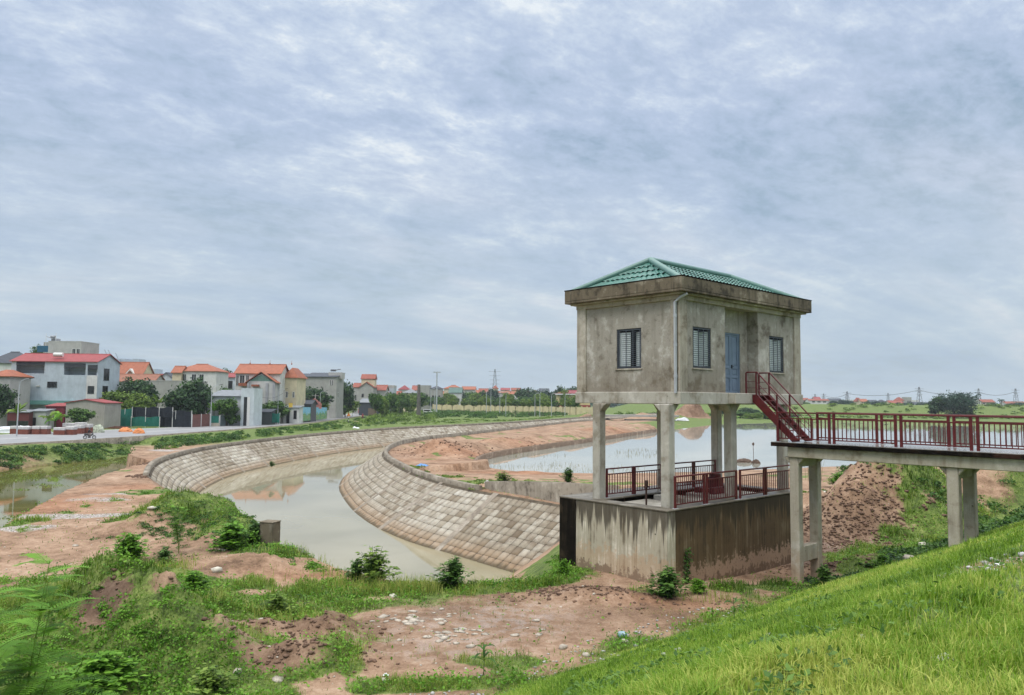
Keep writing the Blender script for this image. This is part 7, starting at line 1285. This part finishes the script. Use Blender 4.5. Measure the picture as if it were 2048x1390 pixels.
x0 = at(697, 846, ZROAD); b = MB()
for k in range(4): b.tone = k % 2; b.tube([(0, 0, .45*k), (0, 0, .45*k+.449)], .09, 10)
mt, nt, bb_ = newmat('black_white_bands'); nt.links.new(ramp(nt, N(nt, 'ShaderNodeAttribute', attribute_name='tone').outputs['Fac'], [(0, (.02, .02, .02)), (.5, (.65, .65, .62))], 'CONSTANT'), bb_.inputs['Base Color']); t = thing('warning_sign', 'small orange warning sign on a banded post at the road edge', 'road sign', (x0[0], x0[1], ZR)); b.build('post', mt, t); b = MB(); b.prism([(-.55, 0), (.55, 0), (0, .95)], -.04, .04, Matrix(((1, 0, 0, 0), (0, 0, 1, 0), (0, 1, 0, 1.85), (0, 0, 0, 1)))); b.build('sign_plate', plaster((.60, .20, .03)), t)
a, e = dep(1252, 832, 250), dep(1325, 832, 262); t = thing('culvert', 'pale concrete culvert head with a flat slab across the far canal', 'culvert', (a[0], 250, 0), .03); L = e[0]-a[0]; MB().box(0, L, 0, 3, -1., .1).build('abutment', plaster((.46, .42, .36)), t); MB().box(-8, L+3, -1., 4, .9, 1.5).build('slab', plaster(GREYC), t); MB().box(L*.7, L*.78, -.5, 0, -1, 2.2).build('gate_frame', M['dark_metal'], t)
# broad leaved weeds dotted over the dike grass
x, y = scatter(5200, 3., 26, -18, 42, 1.2); u, v = UV(np.stack([x, y], 1)); k = (v > 3.4) & (v < 13) & (fbm(x, y, .8, 3, 181) > .56); x, y = x[k], y[k]; n = len(x)
Q = np.repeat(np.stack([x, y, ground(x, y)+.05], 1), 5, 0)+GR.normal(0, 1, (5*n, 3))*np.array([.05, .05, .03]); V, Fq = leaf_quads(Q, .06, GR, .6, .7); tag(mesh_np('slope_weeds', V, [Fq], LM['mid'], tone=np.repeat(GR.uniform(.3, 1., 5*n), 4)), 'small broad leaved weeds dotted through the dike grass', 'weeds', kind='stuff')
# ================================================================ haze
hb = MB(); hb.box(-4300, 4300, -4300, 4300, -6.2, 92); hm = bpy.data.materials.new('haze'); hm.use_nodes = True; hn = hm.node_tree; hn.nodes.clear(); ho = hn.nodes.new('ShaderNodeOutputMaterial'); pv = hn.nodes.new('ShaderNodeVolumePrincipled')
pv.inputs['Color'].default_value = (.80, .87, .93, 1); pv.inputs['Density'].default_value = .00019; pv.inputs['Anisotropy'].default_value = .2; hn.links.new(pv.outputs[0], ho.inputs['Volume'])
tag(hb.build('haze', hm, None), 'thin humid haze over the fields', 'haze', kind='stuff')
tp = []
for px, py, rx, ry, n in ((700, 1172, .9, .4, 500), (770, 1180, 1., .35, 800), (850, 1182, 1., .35, 800), (930, 1178, .8, .3, 500), (640, 1150, .7, .35, 350), (560, 1225, .45, .35, 350), (600, 1118, .9, .3, 300), (330, 1140, .7, .5, 500), (310, 1160, .6, .4, 400), (1010, 1168, .7, .25, 250), (1420, 1200, .8, .3, 220), (440, 1225, .5, .4, 300)):
    c = at(px, py, 0); tp.append(np.column_stack([c[0]+GR.normal(0, rx, n), c[1]+GR.normal(0, ry, n)]))
tp = np.vstack(tp); tp = tp[fbm(tp[:, 0], tp[:, 1], 1.6, 3, 201) > GR.uniform(.3, .62, len(tp))]; tp = tp[~inpoly(tp[:, 0], tp[:, 1], CANAL) | (dline(tp[:, 0], tp[:, 1], LIPN) < .5)]; blades('straw_tufts', 'yellowing tall grass tufts along the canal lip', np.column_stack([tp, ground(tp[:, 0], tp[:, 1])-.02]), GR.uniform(.12, .55, len(tp))*(.4+1.1*fbm(tp[:, 0], tp[:, 1], 1.6, 3, 201)), GR.uniform(.010, .02, len(tp)), GR.normal(.72, .25, len(tp)), WEEDM, .4)
# floating weed along the edge of the roadside water
rg = np.random.default_rng(301); px, py = rg.uniform(0, 290, 700), rg.uniform(905, 1040, 700); Q = np.array([at(a, c, ZWP) for a, c in zip(px, py)]); Q = Q[inpoly(Q[:, 0], Q[:, 1], LPOND) & (fbm(Q[:, 0], Q[:, 1], .28, 3, 303) > .56)]; Q = np.repeat(Q, 9, 0)+rg.normal(0, 1, (9*len(Q), 3))*np.array([.35, .3, .02])+np.array([0, 0, .03])
V, Fq = leaf_quads(Q, .2, rg, .7, 2.); tag(mesh_np('floating_weed', V, [Fq], LM['light'], tone=np.repeat(rg.uniform(.1, .8, len(Q)), 4)), 'patches of floating weed on the green roadside water', 'weeds', kind='stuff')
for key, lab, px, py, z, h in (('nb2', 'dark green tuft growing from the stone pitching near the gate well', 995, 1034, -1.25, .75), ('nb2', 'small tuft growing from the long curved stone bank', 543, 932, -1.55, .7)):
    c = at(px, py, z); place(key, lab, (c[0], c[1], z-.1), h, 1.3)
